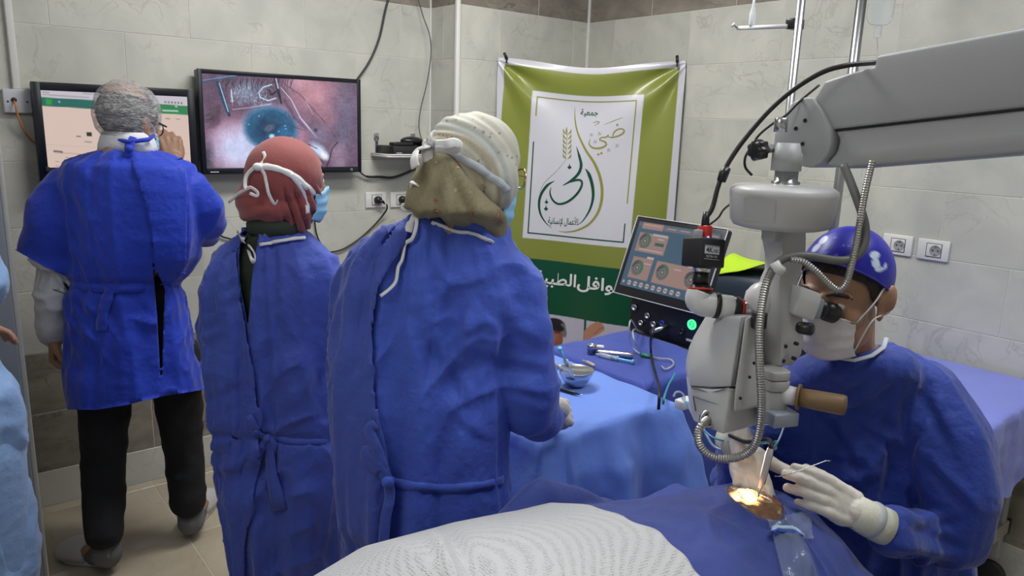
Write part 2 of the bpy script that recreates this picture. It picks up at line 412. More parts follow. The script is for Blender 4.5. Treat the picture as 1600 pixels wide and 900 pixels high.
m_black = mat('black_plastic', (.012, .012, .014), .35)
m_blackmatte = mat('matte_black', (.015, .015, .016), .6)
m_frame = mat('screen_bezel_navy_black', (.006, .008, .014), .3)
m_steel = mat('steel', (.55, .56, .58), .25, 1.0)
m_chrome = mat('chrome', (.62, .63, .65), .2, 1.0)
m_cable = mat('black_cable', (.012, .012, .013), .45)
m_greycable = mat('grey_cable', (.07, .07, .065), .5)
m_orange = mat('orange_cable', (.55, .20, .06), .5)
m_greywhite = mat('grey_white_plate', (.55, .56, .60), .4)

def tv(name, label, x0, x1, z0, z1, yf, depth, m_l, m_r, m_t, m_b, paint, nu, nv, em):
    t = thing(name, ((x0+x1)/2, yf+depth, z0), label, 'screen')
    ys = yf+.004
    b = MB().box(((x0+x1)/2, yf+depth/2+.004, (z0+z1)/2), (x1-x0-.004, depth-.004, z1-z0-.004), bev=.006); b.build('casing', m_black, t)
    f = MB()
    for c, s in ((((x0+x0+m_l)/2, (z0+z1)/2), (m_l, z1-z0)), (((x1+x1-m_r)/2, (z0+z1)/2), (m_r, z1-z0)),
                 (((x0+x1)/2, z1-m_t/2), (x1-x0-m_l-m_r+.002, m_t)), (((x0+x1)/2, z0+m_b/2), (x1-x0-m_l-m_r+.002, m_b))):
        f.box((c[0], yf+.006, c[1]), (s[0], .012, s[1]), bev=.002)
    fr = f.build('bezel', m_frame, t)
    X0, X1, Z0, Z1 = x0+m_l, x1-m_r, z0+m_b, z1-m_t
    me, P = grid_mesh(lambda u, v: np.stack([X0+(X1-X0)*u, 0*u+ys, Z1-(Z1-Z0)*v], 1), nu, nv)
    px, py = project(P); pt = Paint(px, py, (.5, .5, .5)); paint(pt); set_print(me, np.clip(pt.c, 0, 1))
    link('display', me, color_mat(name+'_display', em, .25), t)
    MB().box(((x0+x1)/2, (yf+depth+YA)/2, (z0+z1)/2), (.3, YA-yf-depth, .2)).build('wall_bracket', m_steel, t)
    return t, fr
def paint_eye(p):
    z = lambda x, y: (300+x/4.5, 90+y/4.5)
    Z = lambda L: [z(*q) for q in L]
    p.c[:] = (.42, .33, .42)
    p.ell(z(200, 250), (60, 45), (.36, .27, .36), .9, 1.0); p.ell(z(860, 260), (62, 48), (.76, .55, .61), 1, .9)
    p.ell(z(760, 170), (30, 18), (.85, .65, .70), .8, 1.0); p.ell(z(1080, 400), (30, 80), (.42, .39, .50), .9, .9)
    p.ell(z(950, 440), (25, 30), (.72, .52, .58), .6, 1.0)
    p.ell(z(330, 620), (68, 55), (.78, .55, .66), 1, .7, .25)
    p.ell(z(330, 640), (58, 48), (.78, .80, .93), 1, .7, .2); p.ell(z(620, 470), (45, 42), (.62, .48, .62), .8, .8)
    p.ell(z(770, 560), (22, 38), (.70, .50, .62), .8, 1)
    p.ell(z(105, 700), (16, 34), (.16, .15, .21), .9, 1.0); p.ell(z(150, 420), (16, 20), (.30, .22, .28), .8, 1.0)
    p.ell(z(380, 240), (34, 24), (.52, .58, .68), .8, .7); p.ell(z(240, 170), (34, 10), (.34, .28, .36), .7, 1)
    rs = np.random.RandomState(5)
    for k in range(230):
        x = rs.uniform(270, 560); y = rs.uniform(190, 330); a = rs.uniform(-.6, .6)
        p.line(Z([(x, y), (x+16*a, y+16)]), .5, [(.78, .84, .92), (.22, .24, .32)][k % 2], .7, .5)
    for k in range(26):
        x = 100+k*20+rs.uniform(-8, 8); l = rs.uniform(60, 110)
        p.line(Z([(x+120, 150), (x+105+rs.uniform(-20, 20), 150+l*.6), (x+115+rs.uniform(-15, 15), 150+l)]), [1.2, .5], (.12, .10, .14), .75, .6)
    for k in range(12):
        y = 330+k*12; p.line(Z([(200, y), (150, y+25), (95, y+30+rs.uniform(-15, 25))]), [.8, .4], (.15, .12, .16), .7, .6)
    for k in range(10):
        y = 620+k*12; p.line(Z([(90+rs.uniform(0, 60), y), (150+rs.uniform(0, 40), y+20)]), .5, (.55, .55, .66), .6, .5)
    p.ell(z(548, 490), (50, 40), (.50, .66, .80), .9, .35, .2)
    p.ell(z(552, 500), (46, 37), (.13, .35, .50), 1, .25, .2); p.ell(z(540, 500), (30, 26), (.07, .22, .36), .9, .6)
    p.ell(z(640, 520), (15, 10), (.16, .42, .62), .7, .6); p.ell(z(545, 495), (11, 7), (.38, .42, .48), .8, .5, -.4)
    for q in ((400, 470), (470, 410), (655, 480), (660, 500), (700, 560), (610, 520)): p.ell(z(*q), (2.2, 1.2), (.65, .82, .95), .8, .6)
    p.ell(z(562, 553), (5.5, 4.5), (.80, .95, 1.0), 1, .5); p.ell(z(560, 553), (12, 7), (.45, .70, .88), .35, .9)
    p.line(Z([(70, 165), (150, 155), (360, 120)]), [4.5, 4], (.24, .32, .44)); p.line(Z([(75, 160), (350, 118)]), 1, (.52, .64, .78))
    p.line(Z([(180, 175), (215, 290), (262, 405)]), [5, 6, 5], (.14, .25, .36)); p.line(Z([(192, 180), (225, 285), (255, 380)]), 1.4, (.62, .80, .92))
    p.line(Z([(275, 228), (285, 310)]), 1.4, (.90, .92, .96)); p.line(Z([(285, 365), (400, 352), (560, 325)]), 1, (.88, .80, .88), .8)
    p.line(Z([(582, 135), (600, 210), (628, 320)]), [4, 5, 3], (.12, .16, .26)); p.line(Z([(588, 140), (606, 215)]), 1.8, (.82, .80, .92))
    p.line(Z([(590, 285), (535, 303), (480, 280), (470, 245), (500, 208), (560, 190)]), 2, (.70, .85, .93)); p.line(Z([(540, 230), (560, 262), (590, 240)]), 3, (.13, .14, .20))
    p.line(Z([(650, 300), (720, 420), (800, 500)]), [5, 3], (.28, .20, .30), .6, 4)
    p.line(Z([(620, 165), (760, 260), (930, 450), (1010, 560)]), 1.2, (.36, .26, .36), .9); p.line(Z([(625, 210), (700, 300), (760, 420), (880, 565)]), [1, 2.4], (.80, .82, .92), .9)
    p.line(Z([(680, 400), (720, 490), (800, 515)]), 1, (.32, .22, .34), .8); p.line(Z([(800, 300), (850, 400)]), 1, (.8, .75, .86), .7)
    p.ell(z(900, 540), (22, 22), (.50, .46, .58), .8, .7); p.ell(z(870, 510), (4, 4), (.25, .20, .28), .8, .5)
    p.line(Z([(1010, 480), (1060, 520), (1060, 620)]), 7, (.44, .41, .52), .8, 5)
    p.ell(z(890, 650), (22, 11), (.76, .84, .95), 1, .7, .65); p.ell(z(930, 690), (12, 8), (.95, .98, 1), .9, .7, .7); p.ell(z(850, 630), (7, 5), (.85, .8, .9), .8, .7)
    p.line(Z([(820, 610), (880, 640)]), 1.5, (.2, .14, .2), .7)
    p.ell(z(1030, 700), (18, 30), (.60, .50, .60), .8, .7); p.line(Z([(1025, 595), (985, 640), (965, 720), (945, 770)]), 1.8, (.15, .12, .18), .9)
    p.noise(.35, .03); p.noise(.09, .03, 9)
def paint_page(p):
    p.c[:] = (.85, .755, .71)
    P0, P1, P2 = np.array((60.5, 141.)), np.array((291.5, 155.)), np.array((66., 246.))
    q = lambda u, v: tuple(P0+(P1-P0)*u+(P2-P0)*v)
    R = lambda u0, u1, v0, v1, c, a=1: p.poly([q(u0, v0), q(u1, v0), q(u1, v1), q(u0, v1)], c, a)
    R(0, 1.05, -.1, .10, (.78, .76, .80)); R(0, 1.05, .10, .125, (.88, .80, .76)); R(0, 1.05, .10, .23, (.13, .40, .37)); R(.78, 1.05, .10, .235, (.16, .50, .30))
    R(.045, .085, .125, .205, (.16, .60, .22)); R(.13, .142, .14, .17, (.6, .8, .75)); R(.83, .94, .175, .2, (.65, .8, .7)); R(.92, .935, .11, .13, (.8, .9, .85))
    R(.02, .07, .02, .035, (.45, .42, .45), .6); R(.3, .62, .0, .02, (.55, .52, .55), .5); R(.02, .34, .055, .07, (.5, .47, .5), .6)
    for k in range(6): R(.85+k*.022, .86+k*.022, .05, .075, (.25, .25, .28), .8)
    R(.31, .345, .58, .64, (.15, .22, .16)); R(.24, .27, .645, .66, (.4, .38, .36)); R(.4, .56, .64, .655, (.35, .32, .34), .8); R(.29, .34, .72, .735, (.45, .4, .4), .7)
    R(.08, .14, .885, .91, (.35, .30, .30), .9); R(.08, 1, .91, .922, (.70, .62, .59)); R(0, 1, .80, .81, (.80, .71, .67))
    for u in (.70, .78, .85, .92): R(u, u+.03, .3, .315, (.5, .42, .4), .7)
    R(.78, .9, .55, .565, (.3, .25, .28), .7); R(.72, .93, .6, .61, (.4, .34, .34), .6); R(.75, .80, .68, .69, (.4, .34, .34), .6); R(.85, .89, .68, .69, (.4, .34, .34), .6)
    for r in range(6):
        for k in range(14):
            if (k*7+r*3) % 5: R(.09+k*.065, .115+k*.065, .97+r*.07, .982+r*.07, (.5, .43, .42), .55)
t1, _ = tv('touch_screen', 'black framed touch screen showing a beige form with green bar', .378, .951, 1.300, 1.696, 3.296, .05, .030, .030, .030, .085, paint_page, 170, 90, .92)
MB().box((.405, 3.294, 1.378), (.014, .006, .02), bev=.002).build('button', m_blackmatte, t1)
t2, f2 = tv('wall_monitor', 'black framed wall screen showing a magnified eye operation', .962, 1.698, 1.352, 1.781, 3.284, .055, .018, .018, .018, .026, paint_eye, 300, 170, 1.0)
MB().box((1.01, 3.2825, 1.3615), (.035, .002, .004)).build('maker_mark', m_greywhite, t2)
MB().lathe([(.0055, 0), (.0055, .002), (.004, .002), (.004, 0)], 16, frame((1.645, 3.2845, 1.365), z=(0, -1, 0))).build('power_ring', m_greywhite, t2)

# ---- cable trunking, blank plate with orange cable
t = thing('cable_trunking', (.34, YA, 1.667), 'white vertical cable trunking at the left of the touch screen', 'trunking')
MB().box((.3405, YA-.008, (1.667+CEIL)/2), (.026, .016, CEIL-1.667), bev=.002).build('duct', m_whiteplastic, t)
MB().box((.3405, YA-.0175, (1.667+CEIL)/2), (.021, .003, CEIL-1.669), bev=.001).build('duct_lid', m_whiteplastic, t)
t = thing('wall_plate', (.338, YA, 1.58), 'grey white square cable outlet plate under the trunking', 'wall plate')
MB().box((.338, YA-.012, 1.624), (.088, .024, .086), bev=.004).build('plate', m_greywhite, t)
for x in (.308, .368): MB().lathe([(.0035, 0), (.0035, .0015), (0.0005, .0018)], 10, frame((x, YA-.024, 1.622), z=(0, -1, 0))).build('screw', m_black, t)
MB().lathe([(.009, 0), (.009, .004), (.006, .005)], 14, frame((.327, YA-.024, 1.628), z=(0, -1, 0))).build('cable_hole', m_black, t)
cable('network_cable', [(.327, YA-.022, 1.626), (.328, YA-.045, 1.612), (.332, YA-.04, 1.575), (.345, YA-.03, 1.53), (.365, YA-.014, 1.49), (.40, YA-.010, 1.46), (.47, YA-.010, 1.45)], .0035, m_orange,
      label='orange cable hanging from the outlet plate behind the touch screen', cat='cable')

# ---- shelf with recorder
def sock(name, x, z, wall, label, plug=False):
    """schuko socket; wall 'A' faces -y, wall 'B' faces -x"""
    M = frame((x, YA, z), x=(1, 0, 0), z=(0, -1, 0)) if wall == 'A' else frame((XB, x, z), x=(0, -1, 0), z=(-1, 0, 0))
    lc = M[:3, 3]; t = thing(name, lc, label, 'socket')
    w, h = (.114, .078)
    MB().box((0, 0, .005), (w, h, .010), M=M, bev=.003).build('cover_plate', m_whiteplastic, t)
    f = MB()
    for c, s in (((-.0265, 0), (.0022, .052)), ((.0265, 0), (.0022, .052)), ((0, .025), (.055, .0022)), ((0, -.025), (.055, .0022))): f.box((c[0]+.004, c[1], .0105), (s[0], s[1], .0025))
    f.build('inner_frame', m_black, t)
    MB().box((.004, 0, .0110), (.0515, .048, .003), M=M, bev=.001).build('insert', m_whiteplastic, t).matrix_basis = Matrix()
    for o in t.children: pass
    n = 20
    MB().lathe([(.0205, .0125), (.0205, .0135), (.0185, .0135), (.0175, .0130), (.0005, .0128)], n, M=M@rotz(0, (.004+.006, 0, 0))).build('well', mat(name+'_well', (.22, .22, .22), .5) if 'socket_well' not in MATS else MATS['socket_well'], t)
    if not plug:
        for dx in (-.0095, .0095): MB().lathe([(.0028, .0135), (.0028, .0142), (.0004, .0142)], 10, M=M@rotz(0, (.010+dx, 0, 0))).build('pin_hole', m_black, t)
        MB().box((.010, .015, .0138), (.005, .004, .002), M=M).build('earth_clip', m_steel, t)
        MB().box((.010, -.015, .0138), (.005, .004, .002), M=M).build('earth_clip', m_steel, t)
    # inner frame is made in local coordinates: move it
    for o in t.children:
        if o.name.startswith('inner_frame'): a = get_co(o.data); set_co(o.data, a@M[:3, :3].T+M[:3, 3])
    if plug:
        p = thing('power_plug', M[:3, 3]+M[:3, 2]*.014, 'black round power plug in the ' + ('left' if 'left' in label else 'right') + ' socket below the small shelf', 'plug')
        MB().lathe([(.019, .014), (.0195, .020), (.0185, .034), (.014, .040), (.004, .042)], 20, M=M@rotz(0, (.004, 0, 0))).build('plug_body', m_black, p)
        MB().tube([(M@np.array((.004, 0, .036, 1)))[:3], (M@np.array((.022, -.008, .040, 1)))[:3], (M@np.array((.034, -.018, .036, 1)))[:3]], [.009, .008, .004], 10).build('cord_grip', m_black, p)
    return t
MATS['socket_well'] = mat('socket_well', (.30, .30, .30), .5)
sock('wall_socket', 1.815, 1.207, 'A', 'white wall socket, left of the pair below the small shelf', True)
sock('wall_socket', 1.955, 1.204, 'A', 'white wall socket, right of the pair below the small shelf', True)
sock('wall_socket', 1.321, 1.184, 'B', 'white empty socket beside the surgeon, nearer his cap')
sock('wall_socket', 1.187, 1.183, 'B', 'white empty socket beside the surgeon, farther from his cap')

t = thing('wall_shelf', (1.95, YA, 1.42), 'small white wire-edged shelf between the eye screen and pilaster', 'shelf')
MB().box((1.955, 3.285, 1.428), (.325, .165, .006), bev=.002).build('shelf_board', m_whiteplastic, t)
MB().tube([(1.795, 3.365, 1.437), (1.795, 3.205, 1.437), (2.115, 3.205, 1.437), (2.115, 3.365, 1.437)], .004, 8).build('front_rail', m_whiteplastic, t)
for x in (1.822, 2.03):
    MB().box((x, YA-.003, 1.520), (.026, .006, .034), bev=.001).box((x, YA-.004, 1.475), (.014, .008, .07)).build('bracket', m_steel, t)
    MB().lathe([(.003, 0), (.003, .002), (.0005, .0025)], 8, frame((x, YA-.006, 1.52), z=(0, -1, 0))).build('screw', m_black, t)
t = thing('video_recorder', (1.95, 3.29, 1.431), 'black flat recorder box lying on the small wall shelf', 'recorder')
MB().box((1.955, 3.287, 1.4565), (.255, .15, .045), bev=.003).build('case', m_black, t)
MB().box((1.955, 3.2105, 1.4545), (.25, .004, .038), bev=.001).build('front_panel', m_blackmatte, t)
MB().box((1.86, 3.208, 1.446), (.03, .002, .0035)).build('maker_mark', m_greywhite, t)
MB().lathe([(.004, 0), (.004, .002), (.0005, .002)], 10, frame((2.04, 3.2085, 1.455), z=(0, -1, 0))).build('light', m_greywhite, t)
t = thing('remote_control', (1.9, 3.26, 1.479), 'black slim remote lying on the left end of the recorder', 'remote')
MB().prism([(-.055, -.02), (.06, -.024), (.066, 0), (.06, .024), (-.055, .02)], 0, .016, M=rotz(.1, (1.895, 3.255, 1.4795)), bev=.004).build('remote_body', m_blackmatte, t)
MB().box((0, 0, .017), (.05, .02, .002), M=rotz(.1, (1.9, 3.255, 1.4795))).build('keypad', m_black, t)
t = thing('computer_mouse', (1.97, 3.28, 1.479), 'black rounded mouse lying on the middle of the recorder', 'mouse')
MB().ell((1.975, 3.285, 1.502), (.062, .036, .022), nu=24).build('mouse_shell', m_black, t)
MB().box((1.955, 3.258, 1.517), (.018, .004, .006), bev=.002).build('scroll_wheel', m_blackmatte, t)
t = thing('set_top_box', (2.06, 3.28, 1.479), 'dark grey flat adapter lying on the right end of the recorder', 'adapter')
MB().box((2.065, 3.28, 1.4905), (.085, .10, .022), bev=.006).build('adapter_case', mat('dark_grey_plastic', (.06, .06, .065), .4), t)
MB().box((2.065, 3.229, 1.4905), (.05, .002, .008)).build('adapter_port', m_black, t)

# ---- cables on the back wall
cable('wall_cable', [(1.685, 3.33, 1.75), (1.705, 3.345, 1.775), (1.78, 3.352, 1.87), (1.835, 3.355, 1.98), (1.87, 3.357, 2.11), (1.91, 3.36, 2.25), (1.94, 3.36, 2.5), (1.95, 3.36, CEIL)], .0052, m_cable,
      label='thick black cable running from the eye screen up the wall', cat='cable')
cable('wall_cable', [(2.02, 3.35, CEIL), (2.03, 3.35, 2.3), (2.06, 3.335, 2.13), (2.095, 3.315, 2.02), (2.10, 3.31, 1.92), (2.085, 3.32, 1.79), (2.055, 3.33, 1.66), (2.045, 3.33, 1.57), (2.05, 3.31, 1.51), (2.06, 3.30, 1.497)], .0026, m_greycable,
      label='thin grey lead hanging beside the pilaster down to the shelf', cat='cable')
cable('wall_cable', [(1.68, 3.33, 1.37), (1.715, 3.345, 1.352), (1.76, 3.35, 1.325), (1.83, 3.35, 1.322), (1.90, 3.345, 1.318), (1.97, 3.34, 1.338), (2.04, 3.335, 1.368), (2.08, 3.335, 1.395), (2.09, 3.35, 1.43)],
      [.004]*16+[.0065]*40+[.004]*9, m_cable, label='thick black cable sagging between the eye screen and the shelf', cat='cable')
cable('wall_cable', [(1.852, 3.318, 1.187), (1.857, 3.325, 1.165), (1.845, 3.345, 1.13), (1.80, 3.355, 1.08), (1.73, 3.357, 1.025), (1.66, 3.357, .985), (1.60, 3.357, .965), (1.52, 3.357, .962), (1.40, 3.357, .97), (1.25, 3.357, 1.0), (1.10, 3.357, 1.055), (1.04, 3.357, 1.08), (.97, 3.355, 1.14), (.93, 3.34, 1.24), (.90, 3.335, 1.32)], .0042, m_cable,
      label='black power cord sagging from the left socket to the touch screen', cat='cable')
cable('wall_cable', [(1.46, 3.335, 1.37), (1.47, 3.35, 1.31), (1.482, 3.355, 1.2), (1.487, 3.357, 1.10), (1.50, 3.357, 1.035), (1.53, 3.357, .985)], .0036, m_cable,
      label='black cord hanging straight down from the eye screen', cat='cable')
cable('wall_cable', [(1.989, 3.318, 1.186), (2.01, 3.33, 1.16), (2.03, 3.345, 1.10), (2.03, 3.355, 1.0), (2.0, 3.357, .8)], .0042, m_cable,
      label='black power cord falling from the right socket', cat='cable')

# ================================================================== BANNER across the corner
BTL, BTR = np.array((2.372, 3.112, 1.905)), np.array((2.988, 2.425, 1.905))
BW = float(np.linalg.norm((BTR-BTL)[:2])); BU = nrm(BTR-BTL); BN = np.array((BU[1], -BU[0], 0.0))
if BN@FH > 0: BN = -BN                       # towards the room
BH = 1.50
def bdisp(s, t):
    """relief of the hung sheet: s along the top 0..1, t down in metres"""
    tens = np.exp(-(t/.45))
    d = -.035*np.sin(PI*s)*np.exp(-t/.9)
    for k, (cx, a) in enumerate(((0., .018), (1., .018))):
        ang = np.arctan2(t+.01, np.abs(s-cx)*BW+.01); rr = np.hypot(t, (s-cx)*BW)
        d = d + a*np.sin(ang*9.0+k)*np.clip(rr/.12, 0, 1)*np.exp(-rr/.35)
    d = d + .006*np.sin(s*7+t*2.0) + .005*np.sin(s*11-t*5)
    return np.maximum(d, -np.minimum(s, 1-s)*BW*.9-.008)
def bsag(s): return -.030*np.sin(PI*s)**1.5*(1-.25*np.cos(2*PI*s))
def bpt(s, t, lift=0.0):
    s = np.asarray(s, float); t = np.asarray(t, float)
    P = BTL + (s*BW)[:, None]*BU + (bdisp(s, t)+lift)[:, None]*BN
    P[:, 2] += -t + bsag(s)*np.exp(-t/.35); return P
def bflat(s, t): P = BTL+(np.asarray(s)*BW)[:, None]*BU; P[:, 2] -= t; return P
def bst(x, y):
    """drawing frame -> place on the sheet"""
    v = ray(x, y); k = ((BTL-CAM)@BN)/(v@BN); q = CAM+v*k-BTL; return (q@BU)/BW, -q[2]
NU, NV = 300, 480
S0, S1 = 0.0, 1.0
me, _ = grid_mesh(lambda u, v: bpt(S0+(S1-S0)*u, -.02+BH*v), NU, NV)
u, v = np.meshgrid(np.linspace(0, 1, NU+1), np.linspace(0, 1, NV+1)); s_, t_ = S0+(S1-S0)*u.ravel(), -.02+BH*v.ravel()
bx, by = project(bflat(s_, t_)); p = Paint(bx, by, (.80, .80, .83))
z1 = lambda L: [(760+x/2.647, 80+y/2.647) for x, y in L]
OL, DG, WH = (.52, .55, .22), (.05, .30, .19), (.83, .83, .86)
inn = (s_ > .016) & (s_ < .972)
lx_ = 788-(by-108)*.060; rx_ = 1061-(by-115)*.088; field = np.clip(bx-lx_+.5, 0, 1)*np.clip(rx_-bx+.5, 0, 1)
p.mix(field*np.clip((t_-.012)/.004, 0, 1), OL)
gl = lambda X: 401+(X-800)*.113                                   # lower edge of the olive field
p.mix(np.clip((by-gl(bx))/.9+.5, 0, 1)*field, DG)
p.poly(z1([(190, 155), (653, 170), (592, 815), (148, 772)]), WH)
p.poly([(853, 491), (912.5, 500), (908, 640), (845, 630)], (.74, .73, .80)); p.poly([(916, 501), (1010, 514), (1000, 660), (908, 645)], (.74, .73, .80))
p.ell((863, 512), (21, 15), (.15, .13, .13), 1, .12); p.ell((880, 517), (5, 13), (.45, .45, .47), 1, .25, -.2); p.ell((862, 530), (18, 24), (.56, .34, .28), 1, .10); p.ell((866, 512), (17, 7), (.14, .12, .12), 1, .2, .25)
p.ell((866, 526), (9, 12), (.66, .43, .36), .8, .9); p.line([(855, 519), (861, 519)], 2, (.22, .13, .12), .8); p.line([(867, 520), (874, 521)], 2, (.22, .13, .12), .8); p.ell((864, 531), (4, 5), (.72, .46, .40), .8, .8); p.line([(857, 542), (868, 543)], 2, (.35, .14, .13), .8)
p.poly([(912, 545), (912, 518), (922, 508), (934, 502), (942, 506), (945, 515), (935, 523), (924, 528)], (.72, .52, .42)); p.line([(928, 522), (938, 513), (944, 511)], 1.2, (.45, .28, .22), .7)
p.line([(866, 560), (880, 556), (900, 600)], 20, (.8, .8, .86), .8, 4)
set_print(me, np.clip(p.c, 0, 1))
bn = thing('banner', BTL-np.array((0, 0, BH)), 'olive and green charity banner hung across the corner by two ties', 'banner')
solidify(link('sheet', me, color_mat('glossy_banner_print', 0, .33, .35), bn), .0012, -1)
m_ink_g = mat('dark_green_ink', tuple(lin(DG)), .35); m_ink_o = mat('olive_ink', tuple(lin((.58, .57, .27))), .35); m_ink_w = mat('white_ink', (.78, .78, .8), .35)
m_ink_k = mat('grey_ink', (.25, .27, .27), .4)
def on_banner(pts, lift=.0012):
    st = np.array([bst(x, y) for x, y in pts]); return bpt(st[:, 0], st[:, 1], lift)
def stroke(mb, pts, w, k=6):
    """ribbon with changing width drawn on the sheet (drawing-frame pixels of the crop)"""
    P = np.array(spline([(x, y, 0) for x, y in pts], k))[:, :2]; n = len(P)
    ww = np.interp(np.linspace(0, 1, n), np.linspace(0, 1, len(w)), w)
    T = np.gradient(P, axis=0); T /= np.linalg.norm(T, axis=1)[:, None]+1e-9; Nn = np.stack([-T[:, 1], T[:, 0]], 1)
    A = P+Nn*ww[:, None]/2; B = P-Nn*ww[:, None]/2; A, B = z1(A), z1(B)
    mb.add(on_banner(A+B), [(i, i+1, n+i+1, n+i) for i in range(n-1)], True)
def blot(mb, pts, lift=.0012): mb.add(on_banner(z1(pts), lift), [tuple(range(len(pts)))], True)
def text_on(name, codes, base_l, base_r, height, m, bold=0.0, lift=.0014):
    """Arabic presentation forms in visual order, set on a base line of the drawing frame"""
    c = bpy.data.curves.new('t', 'FONT'); c.body = ''.join(chr(k) for k in codes); c.offset = bold; c.resolution_u = 2
    o = bpy.data.objects.new('t', c); COL.objects.link(o)
    dg = bpy.context.evaluated_depsgraph_get(); dg.update(); me = bpy.data.meshes.new_from_object(o.evaluated_get(dg))
    bpy.data.objects.remove(o); a = get_co(me); x0, x1 = a[:, 0].min(), a[:, 0].max()
    bl, br = np.array(base_l, float), np.array(base_r, float)
    U = (a[:, 0]-x0)/(x1-x0); up = np.array((.09, -1.0))*height/.72
    P = bl+(br-bl)*U[:, None]+up*a[:, 1:2]
    set_co(me, on_banner(P, lift)); me.polygons.foreach_set('use_smooth', [True]*len(me.polygons))
    me.materials.clear()
    return link(name, me, m, bn)
mb = MB()
for a, b, in (((205, 262), (210, 180)), ((208, 180), (622, 194)), ((621, 193), (582, 630))): stroke(mb, [a, ((a[0]+b[0])/2, (a[1]+b[1])/2), b], [5, 5], 10)
stroke(mb, [(364, 213), (365, 270), (378, 330), (410, 400), (445, 455), (470, 520), (478, 590), (463, 660), (425, 712), (375, 739), (330, 747), (297, 744)], [1, 5, 7, 9, 11, 12, 12, 11, 9, 7, 4, 1])
for k in range(6):
    y = 318+k*21
    for sg in (-1, 1): stroke(mb, [(333+sg*2, y+16), (333+sg*13, y+6), (333+sg*17, y-8)], [1, 8, 1], 4)
stroke(mb, [(331, 300), (330, 318), (333, 340)], [1, 8, 2], 4); stroke(mb, [(333, 330), (330, 380), (326, 436)], [2, 2])
stroke(mb, [(520, 350), (528, 325), (548, 312), (568, 316), (566, 330), (545, 342), (518, 347), (500, 342)], [3, 6, 5, 5, 7, 6, 5, 3])
stroke(mb, [(505, 335), (494, 345), (476, 346), (468, 356), (490, 366), (494, 380), (470, 392), (440, 390), (424, 374), (428, 352)], [4, 6, 5, 5, 7, 7, 8, 7, 5, 2])
stroke(mb, [(486, 290), (525, 276), (566, 262)], [1, 3, 1]); stroke(mb, [(440, 281), (456, 276), (466, 279), (455, 288), (446, 295)], [2, 3, 3, 2, 1], 4)
for x, y in ((541, 294), (462, 419), (475, 414)): blot(mb, [(x-6, y), (x, y-6), (x+6, y), (x, y+6)])
mb.build('emblem_olive', m_ink_o, bn)
mb = MB()
for a, b in (((194, 370), (171, 752)), ((169, 751), (568, 790)), ((566, 790), (573, 712))): stroke(mb, [a, ((a[0]+b[0])/2, (a[1]+b[1])/2), b], [5, 5], 10)
stroke(mb, [(409, 480), (424, 505), (438, 555), (440, 605), (426, 655), (400, 697), (376, 718)], [3, 14, 13, 11, 8, 4, 1])
stroke(mb, [(371, 383), (383, 425), (391, 465), (380, 500), (350, 530), (316, 551)], [1, 10, 12, 12, 10, 3])
stroke(mb, [(316, 551), (350, 533), (386, 528), (394, 548), (375, 585), (338, 618), (300, 630), (274, 615), (262, 585), (266, 560)], [2, 10, 9, 9, 10, 10, 9, 8, 6, 2])
stroke(mb, [(280, 533), (250, 553), (225, 590), (216, 630), (222, 672), (242, 707), (268, 731)], [2, 11, 11, 10, 8, 4, 1])
for x, y, r in ((343, 473, 9), (247, 622, 8), (245, 650, 9)): blot(mb, [(x-r, y), (x-r*.3, y-r*.5), (x, y-r*1.9), (x+r*.3, y-r*.5), (x+r, y), (x+r*.5, y+r*.7), (x, y+r), (x-r*.5, y+r*.7)])
mb.build('emblem_green', m_ink_g, bn)
mb = MB(); stroke(mb, [(330, 440), (290, 490), (240, 540), (218, 585)], [1, 2, 1.5])
mb.build('emblem_arc', m_ink_k, bn)
for x, y in ((432, 335), (467, 330), (505, 402), (540, 385), (448, 365)):
    mb = MB(); stroke(mb, [(x-6, y+10), (x-2, y-8), (x+3, y+6), (x+8, y-8)], [1, 2.5, 2, 1], 3); mb.build('vowel_mark', m_ink_k, bn)
text_on('lettering', [0xFE94, 0xFEF4, 0xFECC, 0xFEE4, 0xFE9F], z1([(387, 247)])[0], z1([(460, 249)])[0], 10, m_ink_g, .012)
text_on('lettering', [0xFE94, 0xFEF4, 0xFEE7, 0xFE8E, 0xFEB4, 0xFEE7, 0xFEF9, 0x20, 0xFEDD, 0xFE8E, 0xFEE4, 0xFECB, 0xFEF8, 0xFEDF], z1([(252, 712)])[0], z1([(377, 717)])[0], 10, m_ink_g, .01)
text_on('lettering', [0xFE94, 0xFEF4, 0xFE92, 0xFEC4, 0xFEDF, 0xFE8D], (834, 441.5), (899, 449), 19, m_ink_w, .022)
text_on('lettering', [0xFEDE, 0xFED3, 0xFE8D, 0xFEEE, 0xFED8, 0xFEDF, 0xFE8D], (901, 449), (988, 459), 19, m_ink_w, .022)
text_on('lettering', [0xFE8E, 0xFEE8, 0xFE91], (808, 438), (831, 441), 17, m_ink_w, .022)
for k, (P, l, up_) in enumerate(((BTL+BU*BW*.05, '', (-.25, .2, 1)), (BTR-BU*BW*.045, '', (.2, .25, 1)))):
    q = P+BN*.014+np.array((0, 0, -.006)); MB().tube([q-BN*.02, q+BN*.01, q+np.array((0, 0, .02))-BN*.008], .004, 8).tube([q+np.array((0, 0, .018))-BN*.01, q+nrm(up_)*.05-BN*.008], .0075, 8).build('tie', m_black, bn)
